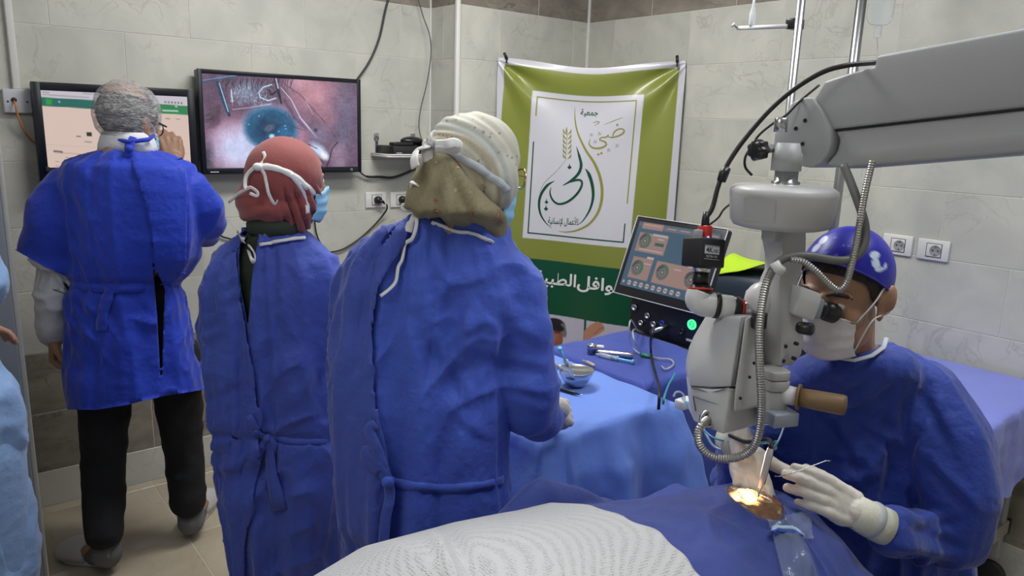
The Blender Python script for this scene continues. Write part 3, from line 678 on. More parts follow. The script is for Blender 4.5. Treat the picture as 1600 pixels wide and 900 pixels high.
# ================================================================== TABLES, BEDS, MACHINES
def cloth_mat(name, col, rough=.6, bump=.25, bscale=24, sheen=.2, var=.12, col2=None, fine=None):
    """non-woven drape cloth: soft creases plus a fine weave"""
    m = mat(name, col, rough, sheen=sheen, spec=.25)
    nt = m.node_tree; N = nt.nodes; L = nt.links; p = N['Principled BSDF']
    tc = N.new('ShaderNodeTexCoord')
    n1 = N.new('ShaderNodeTexNoise'); n1.noise_type = 'RIDGED_MULTIFRACTAL'; n1.inputs['Scale'].default_value = bscale*.35; n1.inputs['Detail'].default_value = 4; n1.inputs['Distortion'].default_value = .9
    n2 = N.new('ShaderNodeTexNoise'); n2.inputs['Scale'].default_value = bscale*1.3; n2.inputs['Detail'].default_value = 4
    n3 = N.new('ShaderNodeTexNoise'); n3.inputs['Scale'].default_value = 900
    for n in (n1, n2, n3): L.new(tc.outputs['Object'], n.inputs['Vector'])
    a = N.new('ShaderNodeMath'); a.operation = 'MULTIPLY_ADD'; a.inputs[1].default_value = .5; L.new(n1.outputs['Fac'], a.inputs[0]); L.new(n2.outputs['Fac'], a.inputs[2])
    a2 = N.new('ShaderNodeMath'); a2.operation = 'MULTIPLY_ADD'; a2.inputs[1].default_value = .05; L.new(n3.outputs['Fac'], a2.inputs[0]); L.new(a.outputs[0], a2.inputs[2])
    b = N.new('ShaderNodeBump'); b.inputs['Strength'].default_value = bump; b.inputs['Distance'].default_value = .012
    L.new(a2.outputs[0], b.inputs['Height']); L.new(b.outputs[0], p.inputs['Normal'])
    n4 = N.new('ShaderNodeTexNoise'); n4.inputs['Scale'].default_value = 5; L.new(tc.outputs['Object'], n4.inputs['Vector'])
    mx = N.new('ShaderNodeMix'); mx.data_type = 'RGBA'; mx.inputs[6].default_value = (*[c*(1-var) for c in col], 1); mx.inputs[7].default_value = (*[min(1, c*(1+var)) for c in col], 1)
    L.new(n4.outputs['Fac'], mx.inputs[0]); L.new(mx.outputs[2], p.inputs['Base Color'])
    return m
m_lightdrape = cloth_mat('light_blue_drape', (.15, .27, .74), .6, .18)
m_darkdrape = cloth_mat('navy_blue_drape', (.045, .075, .36), .6, .2)
m_patdrape = cloth_mat('blue_patient_drape', (.038, .064, .29), .62, .3)
m_bedsheet = cloth_mat('lavender_bed_sheet', (.21, .25, .72), .55, .25)
m_greymetal = mat('grey_painted_metal', (.35, .36, .38), .45)
m_pad = mat('dark_vinyl', (.03, .032, .04), .45)
m_castor = mat('castor_rubber', (.02, .02, .02), .6)

def boxcloth(x0, x1, y0, y1, z, drop, flare, nfold, amp, seed, n=320, corner=.0, wr=.003, topwr=.0015, crease=()):
    """cloth over a rectangular top: rings over the top, then a flaring folded skirt; drop, flare: values or functions of the edge angle"""
    cx, cy = (x0+x1)/2, (y0+y1)/2; hx, hy = (x1-x0)/2, (y1-y0)/2; r = .012
    per = []; L = 2*(hx+hy)*2
    for k in range(n):                                 # even steps round the rectangle
        d = (k+.5)/n*L
        if d < 2*hx: q = (-hx+d, -hy); nn = (0, -1)
        elif d < 2*hx+2*hy: q = (hx, -hy+d-2*hx); nn = (1, 0)
        elif d < 4*hx+2*hy: q = (hx-(d-2*hx-2*hy), hy); nn = (0, 1)
        else: q = (-hx, hy-(d-4*hx-2*hy)); nn = (-1, 0)
        # near a corner the normal turns
        e = min(hx-abs(q[0]), 0.16) if nn[0] == 0 else min(hy-abs(q[1]), 0.16); f = 1-e/.16
        if nn[0] == 0: nv = np.array((math.copysign(f*f, q[0]), nn[1]))
        else: nv = np.array((nn[0], math.copysign(f*f, q[1])))
        nv = nv/np.linalg.norm(nv); per.append((q[0], q[1], nv[0], nv[1], f, d/L))
    per = np.array(per); rings = []
    for s in (.0, .2, .4, .6, .75, .88, .96, 1.0):
        P = np.stack([cx+per[:, 0]*s, cy+per[:, 1]*s, np.full(n, z)], 1)
        if s > 0: P[:, 2] += topwr*(vnoise(P, 14, seed)+.7*ridge(P, 6, seed)*(.4+.6*s))
        if s == 1.0: P[:, 2] -= .004
        rings.append(P)
    dr = np.array([drop(x, y) for x, y in zip(cx+per[:, 0], cy+per[:, 1])]) if callable(drop) else np.full(n, drop)
    for t in np.linspace(.03, 1, 16):
        out = .006 + flare*t*(1+per[:, 4]**2*1.6)
        ph = per[:, 5]*2*PI*nfold
        fold = amp*t**.8*(np.sin(ph+seed+1.5*np.sin(ph*.37+seed))+.5*np.sin(ph*1.73+t*1.2))
        for kind, c_, w_, a_ in crease:
            q_ = t if kind == 't' else per[:, 5]; out = out+a_*np.maximum(0, 1-np.abs(q_-c_)/w_)*np.ones(n)*min(1, t*4)
        o = out+fold*(1-.3*per[:, 4])
        P = np.stack([cx+per[:, 0]+per[:, 2]*o, cy+per[:, 1]+per[:, 3]*o, z-.006-dr*t*(1-.04*per[:, 4])], 1)
        P += (wr*(ridge(P, 9, seed+3)+vnoise(P, 22, seed)))[:, None]*np.stack([per[:, 2], per[:, 3], 0*per[:, 2]], 1)
        rings.append(P)
    mb = MB(); mb.loft(rings, True, False); return mb
def legs(parent, x0, x1, y0, y1, z, r, m):
    for x in (x0, x1):
        for y in (y0, y1): MB().tube([(x, y, 0), (x, y, z)], r, 12).build('leg', m, parent)

# ---- instrument table with light blue drape
T1 = (1.125, 1.622, 1.262, 1.80); Z1T = .85
t = thing('instrument_table', (1.37, 1.53, 0), 'metal instrument table hidden under the light blue drape', 'table')
MB().box((1.373, 1.531, Z1T-.020), (.485, .525, .024), bev=.004).build('tabletop', m_steel, t)
legs(t, 1.16, 1.59, 1.30, 1.76, Z1T-.03, .014, m_steel)
c = boxcloth(*T1, Z1T, lambda x, y: .30+.06*math.sin(x*9)+(.12 if x < 1.2 else 0), .05, 5.5, .016, 4.2, wr=.005, topwr=.003, crease=(('t', .42, .30, .014), ('p', .12, .03, .012), ('p', .215, .03, .016), ('p', .17, .02, -.010))).build('table_drape', m_lightdrape)
tag(c, 'light blue drape spread over the table beside the woman in cream headscarf', 'drape')
# ---- second table with dark blue drape
T2 = (1.715, 2.145, 1.455, 1.93); Z2T = .82
t = thing('side_table', (1.93, 1.69, 0), 'metal side table hidden under the dark blue drape', 'table')
MB().box((1.93, 1.6925, Z2T-.020), (.415, .46, .024), bev=.004).build('tabletop', m_steel, t)
legs(t, 1.75, 2.11, 1.49, 1.90, Z2T-.03, .014, m_steel)
c = boxcloth(*T2, Z2T, .46, .035, 6, .014, 1.3, topwr=.003).build('table_drape', m_darkdrape)
tag(c, 'dark blue drape spread over the table in front of the phaco monitor', 'drape')

# ---- bed along the right wall
t = thing('side_bench', (2.69, 1.0, 0), 'padded bench by the right wall under a lavender sheet', 'bench')
BX0, BX1, BY0, BY1 = 2.395, 2.975, .715, 1.30
MB().box(((BX0+BX1)/2, (BY0+BY1)/2, .735), (BX1-BX0-.02, BY1-BY0-.02, .085), bev=.02).build('mattress', m_pad, t)
MB().box(((BX0+BX1)/2, (BY0+BY1)/2, .675), (BX1-BX0-.03, BY1-BY0-.03, .03), bev=.004).build('bed_frame', m_greymetal, t)
for x in (2.44, 2.93):
    for y in (.80, 1.22):
        l = MB().box((x, y, .39), (.035, .035, .54), bev=.004).build('leg', m_greymetal, t)
        MB().lathe([(.045, -.013), (.05, -.009), (.05, .009), (.045, .013)], 18, frame((x, y, .05), z=(1, 0, 0))).build('castor', m_castor, l)
for y in (.80, 1.22):
    l = MB().box((2.685, y, .235), (.56, .045, .05), bev=.004).build('cross_bar', mat('beige_metal', (.42, .40, .34), .45), t)
    for x in (2.40, 2.97): MB().box((x, y, .235), (.014, .05, .056), bev=.002).build('end_cap', m_black, l)
def beddrop(x, y): return .235+.05*math.sin(x*17+1)+.03*math.sin(y*9)
c = boxcloth(BX0, BX1, BY0, BY1, .785, beddrop, .008, 7, .012, 2.2, wr=.004).build('bed_sheet', m_bedsheet)
tag(c, 'lavender blue sheet hanging over the bench by the right wall', 'sheet')

# ---- phaco machine: cart, console, tilted monitor
PC = CAM+1.45*(np.array((1.532, 1.253, 1.255))-CAM); PW, PH_ = .435, .325; TI = .36
px_ = np.array((0, -1., 0)); pn0 = np.array((-1., 0, 0)); pz = np.array((0, 0, 1.))*math.cos(TI)-pn0*math.sin(TI); pn = pn0*math.cos(TI)+np.array((0, 0, 1.))*math.sin(TI)
ph = thing('phaco_machine', (2.42, 1.75, 0), 'black eye surgery machine with tilted touch monitor behind the dark blue table', 'medical machine')
Mm = frame(PC, x=px_, z=pn)                       # local x: right, y: up the screen, z: towards viewer
mo = MB().box((0, 0, -.018), (PW, PH_, .034), M=Mm, bev=.008, seg=3).build('monitor', m_black, ph)
MB().box((0, 0, -.0405), (PW-.06, PH_-.06, .012), M=Mm, bev=.004).build('monitor_back', m_blackmatte, mo)
rim = MB()
for c, s in (((0, PH_/2-.001), (PW, .003)), ((0, -PH_/2+.001), (PW, .003)), ((-PW/2+.001, 0), (.003, PH_)), ((PW/2-.001, 0), (.003, PH_))): rim.box((c[0], c[1], -.0015), (s[0], s[1], .006), M=Mm, bev=.001)
rim.build('monitor_rim', m_greywhite, mo)
def scr(u, v):
    L = np.stack([(u-.5)*(PW-.042), (.5-v)*(PH_-.058)+.008, 0*u+.0008], 1); return L@Mm[:3, :3].T+Mm[:3, 3]
me, P = grid_mesh(scr, 200, 150); uu, vv = np.meshgrid(np.linspace(0, 400, 201), np.linspace(0, 300, 151))
p = Paint(uu.ravel(), vv.ravel(), (.26, .39, .49))
def rrect(p, x0, x1, y0, y1, c, a=1): p.poly([(x0, y0), (x1, y0), (x1, y1), (x0, y1)], c, a, 1.5)
rrect(p, 0, 400, 0, 22, (.36, .44, .52)); rrect(p, 22, 130, 2, 30, (.70, .56, .53)); rrect(p, 134, 400, 8, 28, (.48, .47, .50))
rrect(p, 30, 120, 10, 13, (.85, .75, .72)); 
for x in (150, 215, 280, 345): rrect(p, x, x+45, 13, 17, (.75, .68, .68))
rrect(p, 20, 170, 48, 135, (.66, .54, .52)); rrect(p, 26, 130, 160, 258, (.66, .54, .52)); rrect(p, 150, 392, 160, 258, (.68, .55, .52))
for x0, x1, y in ((90, 165, 50), (95, 130, 155), (300, 345, 156)): rrect(p, x0, x1, y-4, y+6, (.80, .74, .73))
rrect(p, 112, 158, 84, 98, (.20, .38, .30)); rrect(p, 40, 160, 120, 126, (.80, .70, .68)); rrect(p, 120, 150, 66, 70, (.85, .8, .78)); rrect(p, 90, 125, 182, 186, (.84, .76, .74)); rrect(p, 240, 275, 180, 184, (.84, .76, .74))
for cx, cy, gr in ((58, 84, 1), (62, 208, 1), (190, 205, 0), (330, 210, 1)):
    p.ell((cx, cy), (31, 36), (.42, .43, .42), 1, .06); a = np.arctan2(p.Y-cy, p.X-cx); sect = (a > -1.6) & (a < .9 if gr else a < .0)
    d = np.hypot((p.X-cx)/31, (p.Y-cy)/36); p.mix((sect & (d < .98)).astype(float), (.30, .46, .36)); q = (a < -1.6) & (d < .98); p.mix(q.astype(float)*.9, (.28, .30, .33))
    p.ell((cx, cy), (16, 18), (.55, .50, .49), 1, .1); p.ell((cx, cy), (11, 13), (.34, .36, .38), 1, .1); p.ell((cx, cy), (5, 6), (.75, .7, .68), 1, .3)
for k in range(10):
    x = 28+k*30 if k else 14; x = 14+k*31; p.ell((x, 280), (11 if k else 6, 12 if k else 7), (.78, .73, .72), 1, .15)
    if k: p.line([(x-7, 280), (x+7, 280)], 4, (.55, .36, .34))
rrect(p, 340, 385, 274, 284, (.40, .50, .56))
set_print(me, np.clip(p.c, 0, 1)); link('touch_display', me, color_mat('phaco_display', .62, .2), mo)
# console under the monitor
cf = at_x(1035, 505, 2.19); zt = at_x(1030, 474, 2.19)[2]; yl = at_x(978, 500, 2.19)[1]; zb = at_x(990, 524, 2.19)[2]
yr = yl-.50
cns = MB().box((2.19+.16, (yl+yr)/2, (zb+zt+.02)/2), (.32, yl-yr, zt-zb+.02), bev=.03, seg=4).build('console', mat('navy_black_console', (.012, .015, .024), .35), ph)
hc_ph = zt-zb+.02
Mc = frame((2.19, yl, zb), x=(0, -1, 0), z=(-1, 0, 0)); hc = zt-zb+.02
def jack(name, u, v, r, m, m2=None, dep=.010):
    MB().lathe([(r, 0), (r, dep), (r*.72, dep), (r*.66, dep*.4), (.0005, dep*.4)], 16, M=Mc@np.array(frame((u, v, 0), z=(0, 0, 1)))).build(name, m, cns)
jack('connector', .045, hc*.66, .013, m_steel); jack('connector', .085, hc*.35, .011, m_steel); jack('connector', .115, hc*.55, .012, m_steel)
jack('connector', .148, hc*.40, .012, m_steel); jack('connector', .19, hc*.48, .010, mat('blue_connector', (.03, .06, .4), .4)); jack('connector', .285, hc*.42, .011, m_black)
MB().tube([(Mc@np.array((.215, hc*.45, .005, 1)))[:3], (Mc@np.array((.205, hc*.40, .03, 1)))[:3], (Mc@np.array((.19, hc*.33, .07, 1)))[:3]], [.010, .009, .007], 12).build('cable_plug', m_steel, cns)
m_green = mat('green_light', (.02, .3, .08), .4, emit=(.05, 1, .25), estr=2.5)
MB().lathe([(.019, 0), (.019, .004), (.014, .004), (.014, 0)], 24, M=Mc@np.array(frame((.325, hc*.62, .0), z=(0, 0, 1)))).build('power_ring', m_green, cns)
MB().box((.325, hc*.62, .003), (.004, .014, .003), M=Mc).build('power_mark', m_green, cns)
MB().box((.335, hc*.27, .001), (.06, .008, .002), M=Mc).build('maker_mark', m_greywhite, cns)
MB().box((.13, hc*1.0, .006), (.10, .022, .02), M=Mc, bev=.006).build('handle', m_greywhite, cns)
MB().box((.05, -.035, -.08), (.075, .08, .08), M=Mc, bev=.012).build('pump_housing', mat('grey_housing', (.11, .12, .15), .4), cns)
MB().tube([PC-pn*.04-pz*.1, (2.36, PC[1], zt)], .03, 12).build('monitor_arm', m_blackmatte, ph)
MB().tube([(2.40, 1.72, .10), (2.40, 1.72, zb+.05)], .04, 16).build('column', m_greymetal, ph)
b = MB().prism([(-.22, -.2), (.22, -.2), (.22, .2), (-.22, .2)], .06, .11, M=rotz(0, (2.40-.02, 1.72, 0)), bev=.015).build('base', m_greymetal, ph)
for sx in (-.18, .18):
    for sy in (-.16, .16): MB().lathe([(.025, -.012), (.03, -.008), (.03, .008), (.025, .012)], 14, frame((2.38+sx, 1.72+sy, .03), z=(0, 1, 0))).build('castor', m_castor, b)
# ---- rounded grey cart with a green cloth
gp = at_x(1155, 425, 2.63)
g = thing('equipment_cart', (2.63, gp[1], 0), 'blue-grey rounded equipment cart behind the microscope camera', 'cart')
GY0, GY1, GZ = at_x(1232, 430, 2.58)[1], at_x(1075, 430, 2.58)[1], at_x(1150, 430, 2.58)[2]
gy = (GY0+GY1)/2; gw = GY1-GY0
MB().box((2.72, gy, GZ-.16), (.30, gw, .36), bev=.07, seg=5).build('rounded_hood', mat('blue_grey_enamel', (.035, .05, .075), .33), g)
MB().box((2.72, gy, .42), (.24, gw*.8, .62), bev=.02).build('cart_body', m_greymetal, g)
MB().box((2.68, GY0+.06, GZ+.035), (.05, .055, .035), bev=.008).build('knob', m_blackmatte, g)
for sx in (-.09, .09):
    for sy in (-.3, .3): MB().tube([(2.72+sx, gy+sy*gw, .11), (2.72+sx, gy+sy*gw, 0)], .02, 10).build('foot', m_castor, g)
def gcl(u, v):
    A0, A1 = at_x(1112, 432, 2.572), at_x(1206, 410, 2.572)      # front edge of the cloth
    x = 2.572+.20*v; f = A0[None]*(1-u)[:, None]+A1[None]*u[:, None]
    P = f.copy(); P[:, 0] = x; P[:, 2] = np.maximum(f[:, 2]*(1-v)+(GZ+.026)*v + (.055*(1-u)**1.5)*np.sin(PI*v*.9), 0) + .003*np.sin(u*9+v*4)
    P[:, 2] = np.maximum(P[:, 2], np.where(v > .3, GZ+.022, 0)); return P
me, _ = grid_mesh(gcl, 40, 20)
c = solidify(link('green_cloth', me, mat('lime_cloth', (.52, .80, .03), .8, bump=.3, bscale=120)), .003, 1)
tag(c, 'lime green cloth lying on the blue-grey rounded cart', 'cloth')

# ---- stands with infusion
def pole(name, x, y, top, label, r=.011):
    t = thing(name, (x, y, 0), label, 'stand')
    MB().tube([(x, y, .05), (x, y, top)], r, 14).build('pole', mat('brushed_tube', (.40, .41, .42), .34, 1.0), t)
    b = MB()
    for k in range(5):
        a = 2*PI*k/5+.3; q = (x+.13*math.cos(a), y+.13*math.sin(a), .045)
        l = MB().tube([(x, y, .07), q], [.014, .010], 8).build('leg', m_steel, t)
        MB().lathe([(.018, -.01), (.022, -.006), (.022, .006), (.018, .01)], 12, frame((q[0], q[1], .022), z=(math.sin(a), -math.cos(a), 0))).build('castor', m_castor, l)
    return t
P1 = at(1243, 85, 2.05); P2 = at(1334, 100, 2.62)
s1 = pole('drip_stand', P1[0], P1[1], 2.45, 'chrome drip stand with black clamp and white side arm')
q = at(1242, 38, 2.08); MB().box(q, (.05, .03, .028), M=None, bev=.004).build('clamp', m_black, s1)
arm0, arm1 = at(1230, 41, 2.07), at(1152, 44, 2.22)
h = MB().tube([arm0, arm1], .006, 10).tube([arm1, arm1+np.array((-.012, .004, .012)), arm1+np.array((-.02, .004, .004))], .004, 8).build('side_arm', m_whiteplastic, s1)
q = arm0*.3+arm1*.7; MB().lathe([(.006, 0), (.009, .01), (.009, .04), (.004, .06), (.003, .14)], 12, M=rotz(0, q)).build('hook', mat('clear_hook', (.75, .78, .78), .3), s1)
s2 = pole('drip_stand', P2[0], P2[1], 2.62, 'plain chrome drip stand holding an infusion bag', .017)
tp = np.array((P2[0], P2[1], 2.60)); hb = at(1378, 0, 2.62); hp = np.array((hb[0], hb[1], 2.60))
MB().tube([tp, hp+np.array((0, 0, .01)), hp-np.array((0, 0, .02))], .005, 8).build('hanger', m_chrome, s2)
m_clear = mat('clear_plastic', (.78, .84, .88), .12, trans=.75, ior=1.25, alpha=.55)
m_tube = mat('clear_tube', (.62, .66, .68), .15, trans=.5, ior=1.3, alpha=.8)
t = thing('infusion_bag', hp-np.array((0, 0, .40)), 'clear infusion bag with drip chamber hanging at the top edge', 'infusion')
bz = at(1376, 30, 2.62)[2]
Mb = frame((hp[0], hp[1], bz), x=RH, z=-FH)
MB().prism([(-.045, .0), (-.03, -.018), (.03, -.018), (.045, 0), (.052, .22), (.012, .26), (-.012, .26), (-.052, .22)], -.012, .012, M=Mb, bev=.008).build('bag', m_clear, t)
MB().tube([(hp[0], hp[1], bz+.25), (hp[0], hp[1], 2.585)], .006, 8).build('hang_tab', m_clear, t)
MB().lathe([(.006, -.045), (.013, -.04), (.013, -.005), (.006, .0)], 14, M=rotz(0, (hp[0], hp[1], bz-.018))).build('drip_chamber', m_clear, t)
MB().tube(spline([(hp[0], hp[1], bz-.06), at(1371, 75, 2.6), at(1368, 110, 2.6), at(1355, 200, 2.6), at(1340, 330, 2.6)]), .0022, 8).build('drip_tube', m_tube, t)

# ---- metal cabinet at the far left
t = thing('metal_cabinet', (-.12, 2.6, 0), 'tall grey metal cabinet beside the left picture edge', 'cabinet')
m_cab = mat('steel_blue_metal', (.20, .22, .25), .38, .3); m_edge = mat('satin_edge', (.42, .42, .41), .35, .5)
MB().box((-.145, 2.66, .93), (.66, .46, 1.72), bev=.004).build('body', m_cab, t)
d = MB().box((-.145, 2.42, .93), (.655, .018, 1.70), bev=.003).build('door', m_cab, t)
MB().tube([(.10, 2.40, .92), (.10, 2.385, .94), (.10, 2.385, 1.06), (.10, 2.40, 1.08)], .006, 8).build('handle', m_chrome, d)
MB().box((.190, 2.66, .93), (.016, .464, 1.724), bev=.004).build('edge_strip', m_edge, t)
for x in (-.44, .165):
    for y in (2.46, 2.85): MB().box((x, y, .035), (.05, .05, .07), bev=.004).build('foot', m_castor, t)
# ================================================================== OPERATING MICROSCOPE
m_ms = mat('microscope_ivory_grey', (.50, .50, .495), .42, bump=.04, bscale=300)
m_ms2 = mat('microscope_arm_grey', (.37, .38, .385), .45, bump=.04, bscale=300)
m_msdark = mat('microscope_dark_grey', (.17, .175, .18), .45)
m_msblue = mat('microscope_blue_grey', (.30, .34, .40), .4)
m_red = mat('red_plastic', (.55, .03, .02), .35)
m_white = mat('optics_white', (.68, .68, .68), .35)
m_brown = mat('amber_rubber', (.20, .125, .055), .45)
m_flex = mat('ribbed_steel_hose', (.36, .35, .33), .42, .9)
m_hose = mat('grey_hose', (.14, .14, .135), .45)
ADIR = nrm((.116, 1.18, -.144))                  # the arm runs almost along the back-front direction
mic = thing('operating_microscope', (1.36, -.62, 0), 'grey operating microscope hanging from a long arm over the patient', 'microscope')
A0 = at(1297, 202, 1.385)
AN = nrm(np.cross(ADIR, (0, 0, 1)));
if AN@(CAM-A0) < 0: AN = -AN                      # towards the camera
AZ = np.cross(AN, ADIR); AZ = AZ if AZ[2] > 0 else -AZ
def armpt(x, y, off=0.0):
    P0 = A0+AN*off; v = ray(x, y); k = ((P0-CAM)@AN)/(v@AN); q = CAM+v*k-A0; return (q@(-ADIR), q@AZ)
MA = frame(A0, x=-ADIR, y=AZ); SG = 1.0 if (MA[:3, 2]@AN) > 0 else -1.0     # local z towards the camera
def slab_poly(mb, pix, back, front, bev, off=0.0): return mb.prism([armpt(x, y, off) for x, y in pix], SG*back if SG > 0 else -front, SG*front if SG > 0 else -back, M=MA, bev=bev, seg=3)
z3 = lambda L: [(1050+x/2.571, y/2.571) for x, y in L]
# far end continues out of the picture to the stand
LEN = 1.30
pu = [armpt(*q) for q in z3([(820, 222), (812, 266), (720, 290), (612, 325), (572, 390), (556, 432), (636, 522), (1414, 432), (1414, 112)])]
s_end = LEN; top = pu[-1]; bot = pu[-2]
d0 = (pu[-1][1]-pu[0][1])/(pu[-1][0]-pu[0][0]); d1 = (pu[-2][1]-pu[-3][1])/(pu[-2][0]-pu[-3][0])
pu[-1] = (s_end, pu[0][1]+d0*(s_end-pu[0][0])); pu[-2] = (s_end, pu[-3][1]+d1*(s_end-pu[-3][0]))
MB().prism(pu, -.085, .0, M=MA, bev=.006, seg=3).build('arm_cover', m_ms2, mic)
plw = [armpt(*q) for q in z3([(640, 524), (662, 560), (650, 610), (600, 664), (690, 678), (1414, 617), (1414, 436)])]
d2 = (plw[-2][1]-plw[-3][1])/(plw[-2][0]-plw[-3][0])
plw[-2] = (s_end, plw[4][1]+d2*(s_end-plw[4][0])); plw[-1] = (s_end, plw[0][1]+d1*(s_end-plw[0][0]))
MB().prism(plw, -.078, -.006, M=MA, bev=.008, seg=3).build('lower_arm', m_ms2, mic)
MB().prism([(a, b) for a, b in [(plw[0][0]+.005, plw[0][1]-.001), (plw[0][0]+.005, plw[0][1]+.002), (s_end, pu[-2][1]+.002), (s_end, pu[-2][1]-.003)]], -.06, -.004, M=MA).build('arm_joint_gap', m_black, mic)
jp = [armpt(*q, .006) for q in z3([(482, 412), (530, 391), (566, 391), (600, 440), (640, 520), (640, 580), (628, 620), (600, 655), (560, 675), (520, 668), (497, 650), (400, 655), (414, 530), (440, 520), (455, 470)])]
jh = MB().prism(jp, -.07, .008, M=MA, bev=.004, seg=2).build('joint_head', m_ms2, mic)
for x, y in ((527, 484), (490, 516), (517, 578), (422, 605)):
    q = armpt(x/2.571+1050, y/2.571, .014); MB().lathe([(.0042, 0), (.0042, .0015), (.0025, .0015), (.0022, .0002)], 10, M=MA@np.array(frame((q[0], q[1], SG*.008), z=(0, 0, SG)))).build('screw', m_black, jh)
q = at(1220, 196, 1.37); MB().lathe([(.012, -.012), (.012, .012), (.009, .014)], 14, M=rotz(0, q)).build('lock_pin', m_steel, jh)
# locking knob
kd = nrm(at(1180, 235, 1.36)-at(1206, 232, 1.38))
k0 = at(1206, 232, 1.38); MB().tube([k0, k0+kd*.03], .008, 12).build('knob_shaft', m_ms2, jh)
Mk = frame(k0+kd*.022, z=kd); rr = []
for zz, r in ((0, .008), (.002, .017), (.020, .0185), (.024, .016), (.026, .010)):
    rr.append([(r*(1+.10*math.cos(7*a))*math.cos(a), r*(1+.10*math.cos(7*a))*math.sin(a), zz) for a in [2*PI*i/42 for i in range(42)]])
MB().loft(rr, True, True, M=Mk).build('locking_knob', m_black, mic)
# ---- drum under the arm
DC = at(1222, 318, 1.385); DCb = np.array((DC[0], DC[1], 0))
zt_, zb_ = at(1222, 292, 1.385)[2], at(1222, 356, 1.385)[2]
MB().lathe([(.027, 0), (.027, .03), (.024, .034), (.020, .05)], 24, M=rotz(0, (DC[0], DC[1], zt_+.030))).build('neck_housing', m_ms2, mic)
MB().lathe([(.026, -.03), (.026, .006), (.021, .008), (.021, .028)], 28, M=rotz(0, (DC[0]+.004, DC[1], zt_+.004))).build('neck_ring', m_chrome, mic)
rd = .0965
dr = MB().lathe([(rd-.022, zb_-DC[2]), (rd-.012, zb_-DC[2]+.003), (rd-.006, zb_-DC[2]+.012), (rd, zt_-DC[2]-.012), (rd-.001, zt_-DC[2]-.004), (rd-.010, zt_-DC[2]+.002), (.03, zt_-DC[2]+.006)], 48, M=rotz(0, DC)).build('drum', m_ms, mic)
# inset plate in the drum's side
sv = nrm(at(1175, 320, 1.3)-DC); ang0 = math.atan2(sv[1], sv[0])
rr = []
for k in range(13):
    a = ang0+(-.32+.64*k/12); w_ = math.sin(PI*k/12)**.5
    rr.append([(math.cos(a)*r_, math.sin(a)*r_, z_) for r_, z_ in ((rd-.006+.0012, zb_-DC[2]+.016), (rd-.002+.0012, (zt_-DC[2])*.2), (rd+.0012, zt_-DC[2]-.014-.006*(1-w_)))])
MB().loft(rr, False, False, M=rotz(0, DC)).build('side_plate', mat('ivory_plate', (.45, .45, .44), .45), dr)
# ---- bracket going down to the optics
BR = nrm(FH*.55+RH*.80)                             # the bracket's broad side looks left-forward
def ring_px(rows, D):
    """rows of (y, x_left, x_corner, x_right): light narrow face left of the corner, dark side right of it"""
    R = []
    for y, xl, xc, xr in rows:
        a, b, c = at(xl, y, D+.030), at(xc, y, D-.004), at(xr, y, D+.042)
        back = FH*.055; R.append([a+back*.6, a, a*.3+b*.7+(b-a)*.0, b, b*.7+c*.3, c, c+back*.7])
    return R
br = MB().loft(ring_px([(350, 1197, 1222, 1259), (372, 1198, 1222, 1260), (400, 1203, 1222, 1259), (425, 1203, 1220, 1252), (440, 1196, 1217, 1247), (470, 1190, 1218, 1247), (500, 1190, 1222, 1255), (530, 1190, 1222, 1256), (555, 1191, 1221, 1252), (572, 1192, 1219, 1236)], 1.365), True, True).build('bracket', m_ms, mic)
mdf = br.modifiers.new('bevel', 'BEVEL'); mdf.width = .003; mdf.segments = 2
for x, y in ((1227, 541), (1244.5, 537), (1223.5, 564), (1241, 560)):
    q = at(x, y, 1.368); MB().lathe([(.0036, -.004), (.0036, .003), (.002, .0035)], 10, M=frame(q, z=-FH*.8+RH*.6)).build('screw', m_black, br)
q = at(1207, 362, 1.36); MB().box(q, (.03, .03, .035), M=None, bev=.006).build('hinge_block', m_ms2, br)
# ---- camera adapter to the left
bs = MB(); bs.ell(at(1190, 470, 1.41), (.032, .032, .036)).tube([at(1176, 478, 1.41), at(1195, 472, 1.41)], .032, 20); bs.build('beam_splitter', m_white, mic)
p0, p1 = at(1172, 484, 1.405), at(1092, 474, 1.405); e = lambda t: p0*(1-t)+p1*t
MB().tube([e(-.05), e(.17)], .0135, 20).build('chrome_coupling', m_chrome, mic)
MB().tube([e(.15), e(.22)], .0185, 24).build('red_ring', m_red, mic)
MB().tube([e(.20), e(.23), e(.23), e(.36)], [.019, .019, .0215, .0215], 24).build('black_ring', m_black, mic)
tb = MB().tube([e(.34), e(.36), e(.62), e(.64)], [.0205, .0222, .0222, .0205], 28).build('white_tube', m_white, mic)
MB().tube([e(.62), e(.71)], .0245, 28).build('black_ring', m_black, mic)
el1 = at(1096, 452, 1.405)
MB().tube(spline([e(.70), e(.82), e(.93), at(1090, 468, 1.405), at(1094, 456, 1.405)], 5), .0235, 24).build('elbow', m_white, mic)
c0, c1 = at(1094, 458, 1.405), at(1096.5, 415, 1.405); e2 = lambda t: c0*(1-t)+c1*t
MB().tube([e2(.0), e2(.08), e2(.10), e2(.30)], [.0215, .0235, .021, .019], 24).build('lens_mount', m_black, mic)
MB().tube([e2(.12), e2(.20)], .0235, 24).build('red_ring', m_red, mic)
MB().tube([e2(.28), e2(.80)], .0155, 24).build('lens_barrel', m_black, mic)
MB().tube([e2(.76), e2(1.0)], .0165, 24).build('chrome_collar', m_chrome, mic)
cc = at(1099, 395, 1.40); cu = nrm(at(1101, 372, 1.40)-at(1098, 416, 1.40))
cx = nrm(RH*.86+FH*.50); Mcam = frame(cc, x=cx, z=cu)
cb = MB().box((0, 0, 0), (.062, .052, .054), M=Mcam, bev=.004).build('camera_body', m_blackmatte, mic)
fy = -.0262
MB().box((-.004, fy, .004), (.036, .0012, .014), M=Mcam).build('label_plate', m_greywhite, cb)
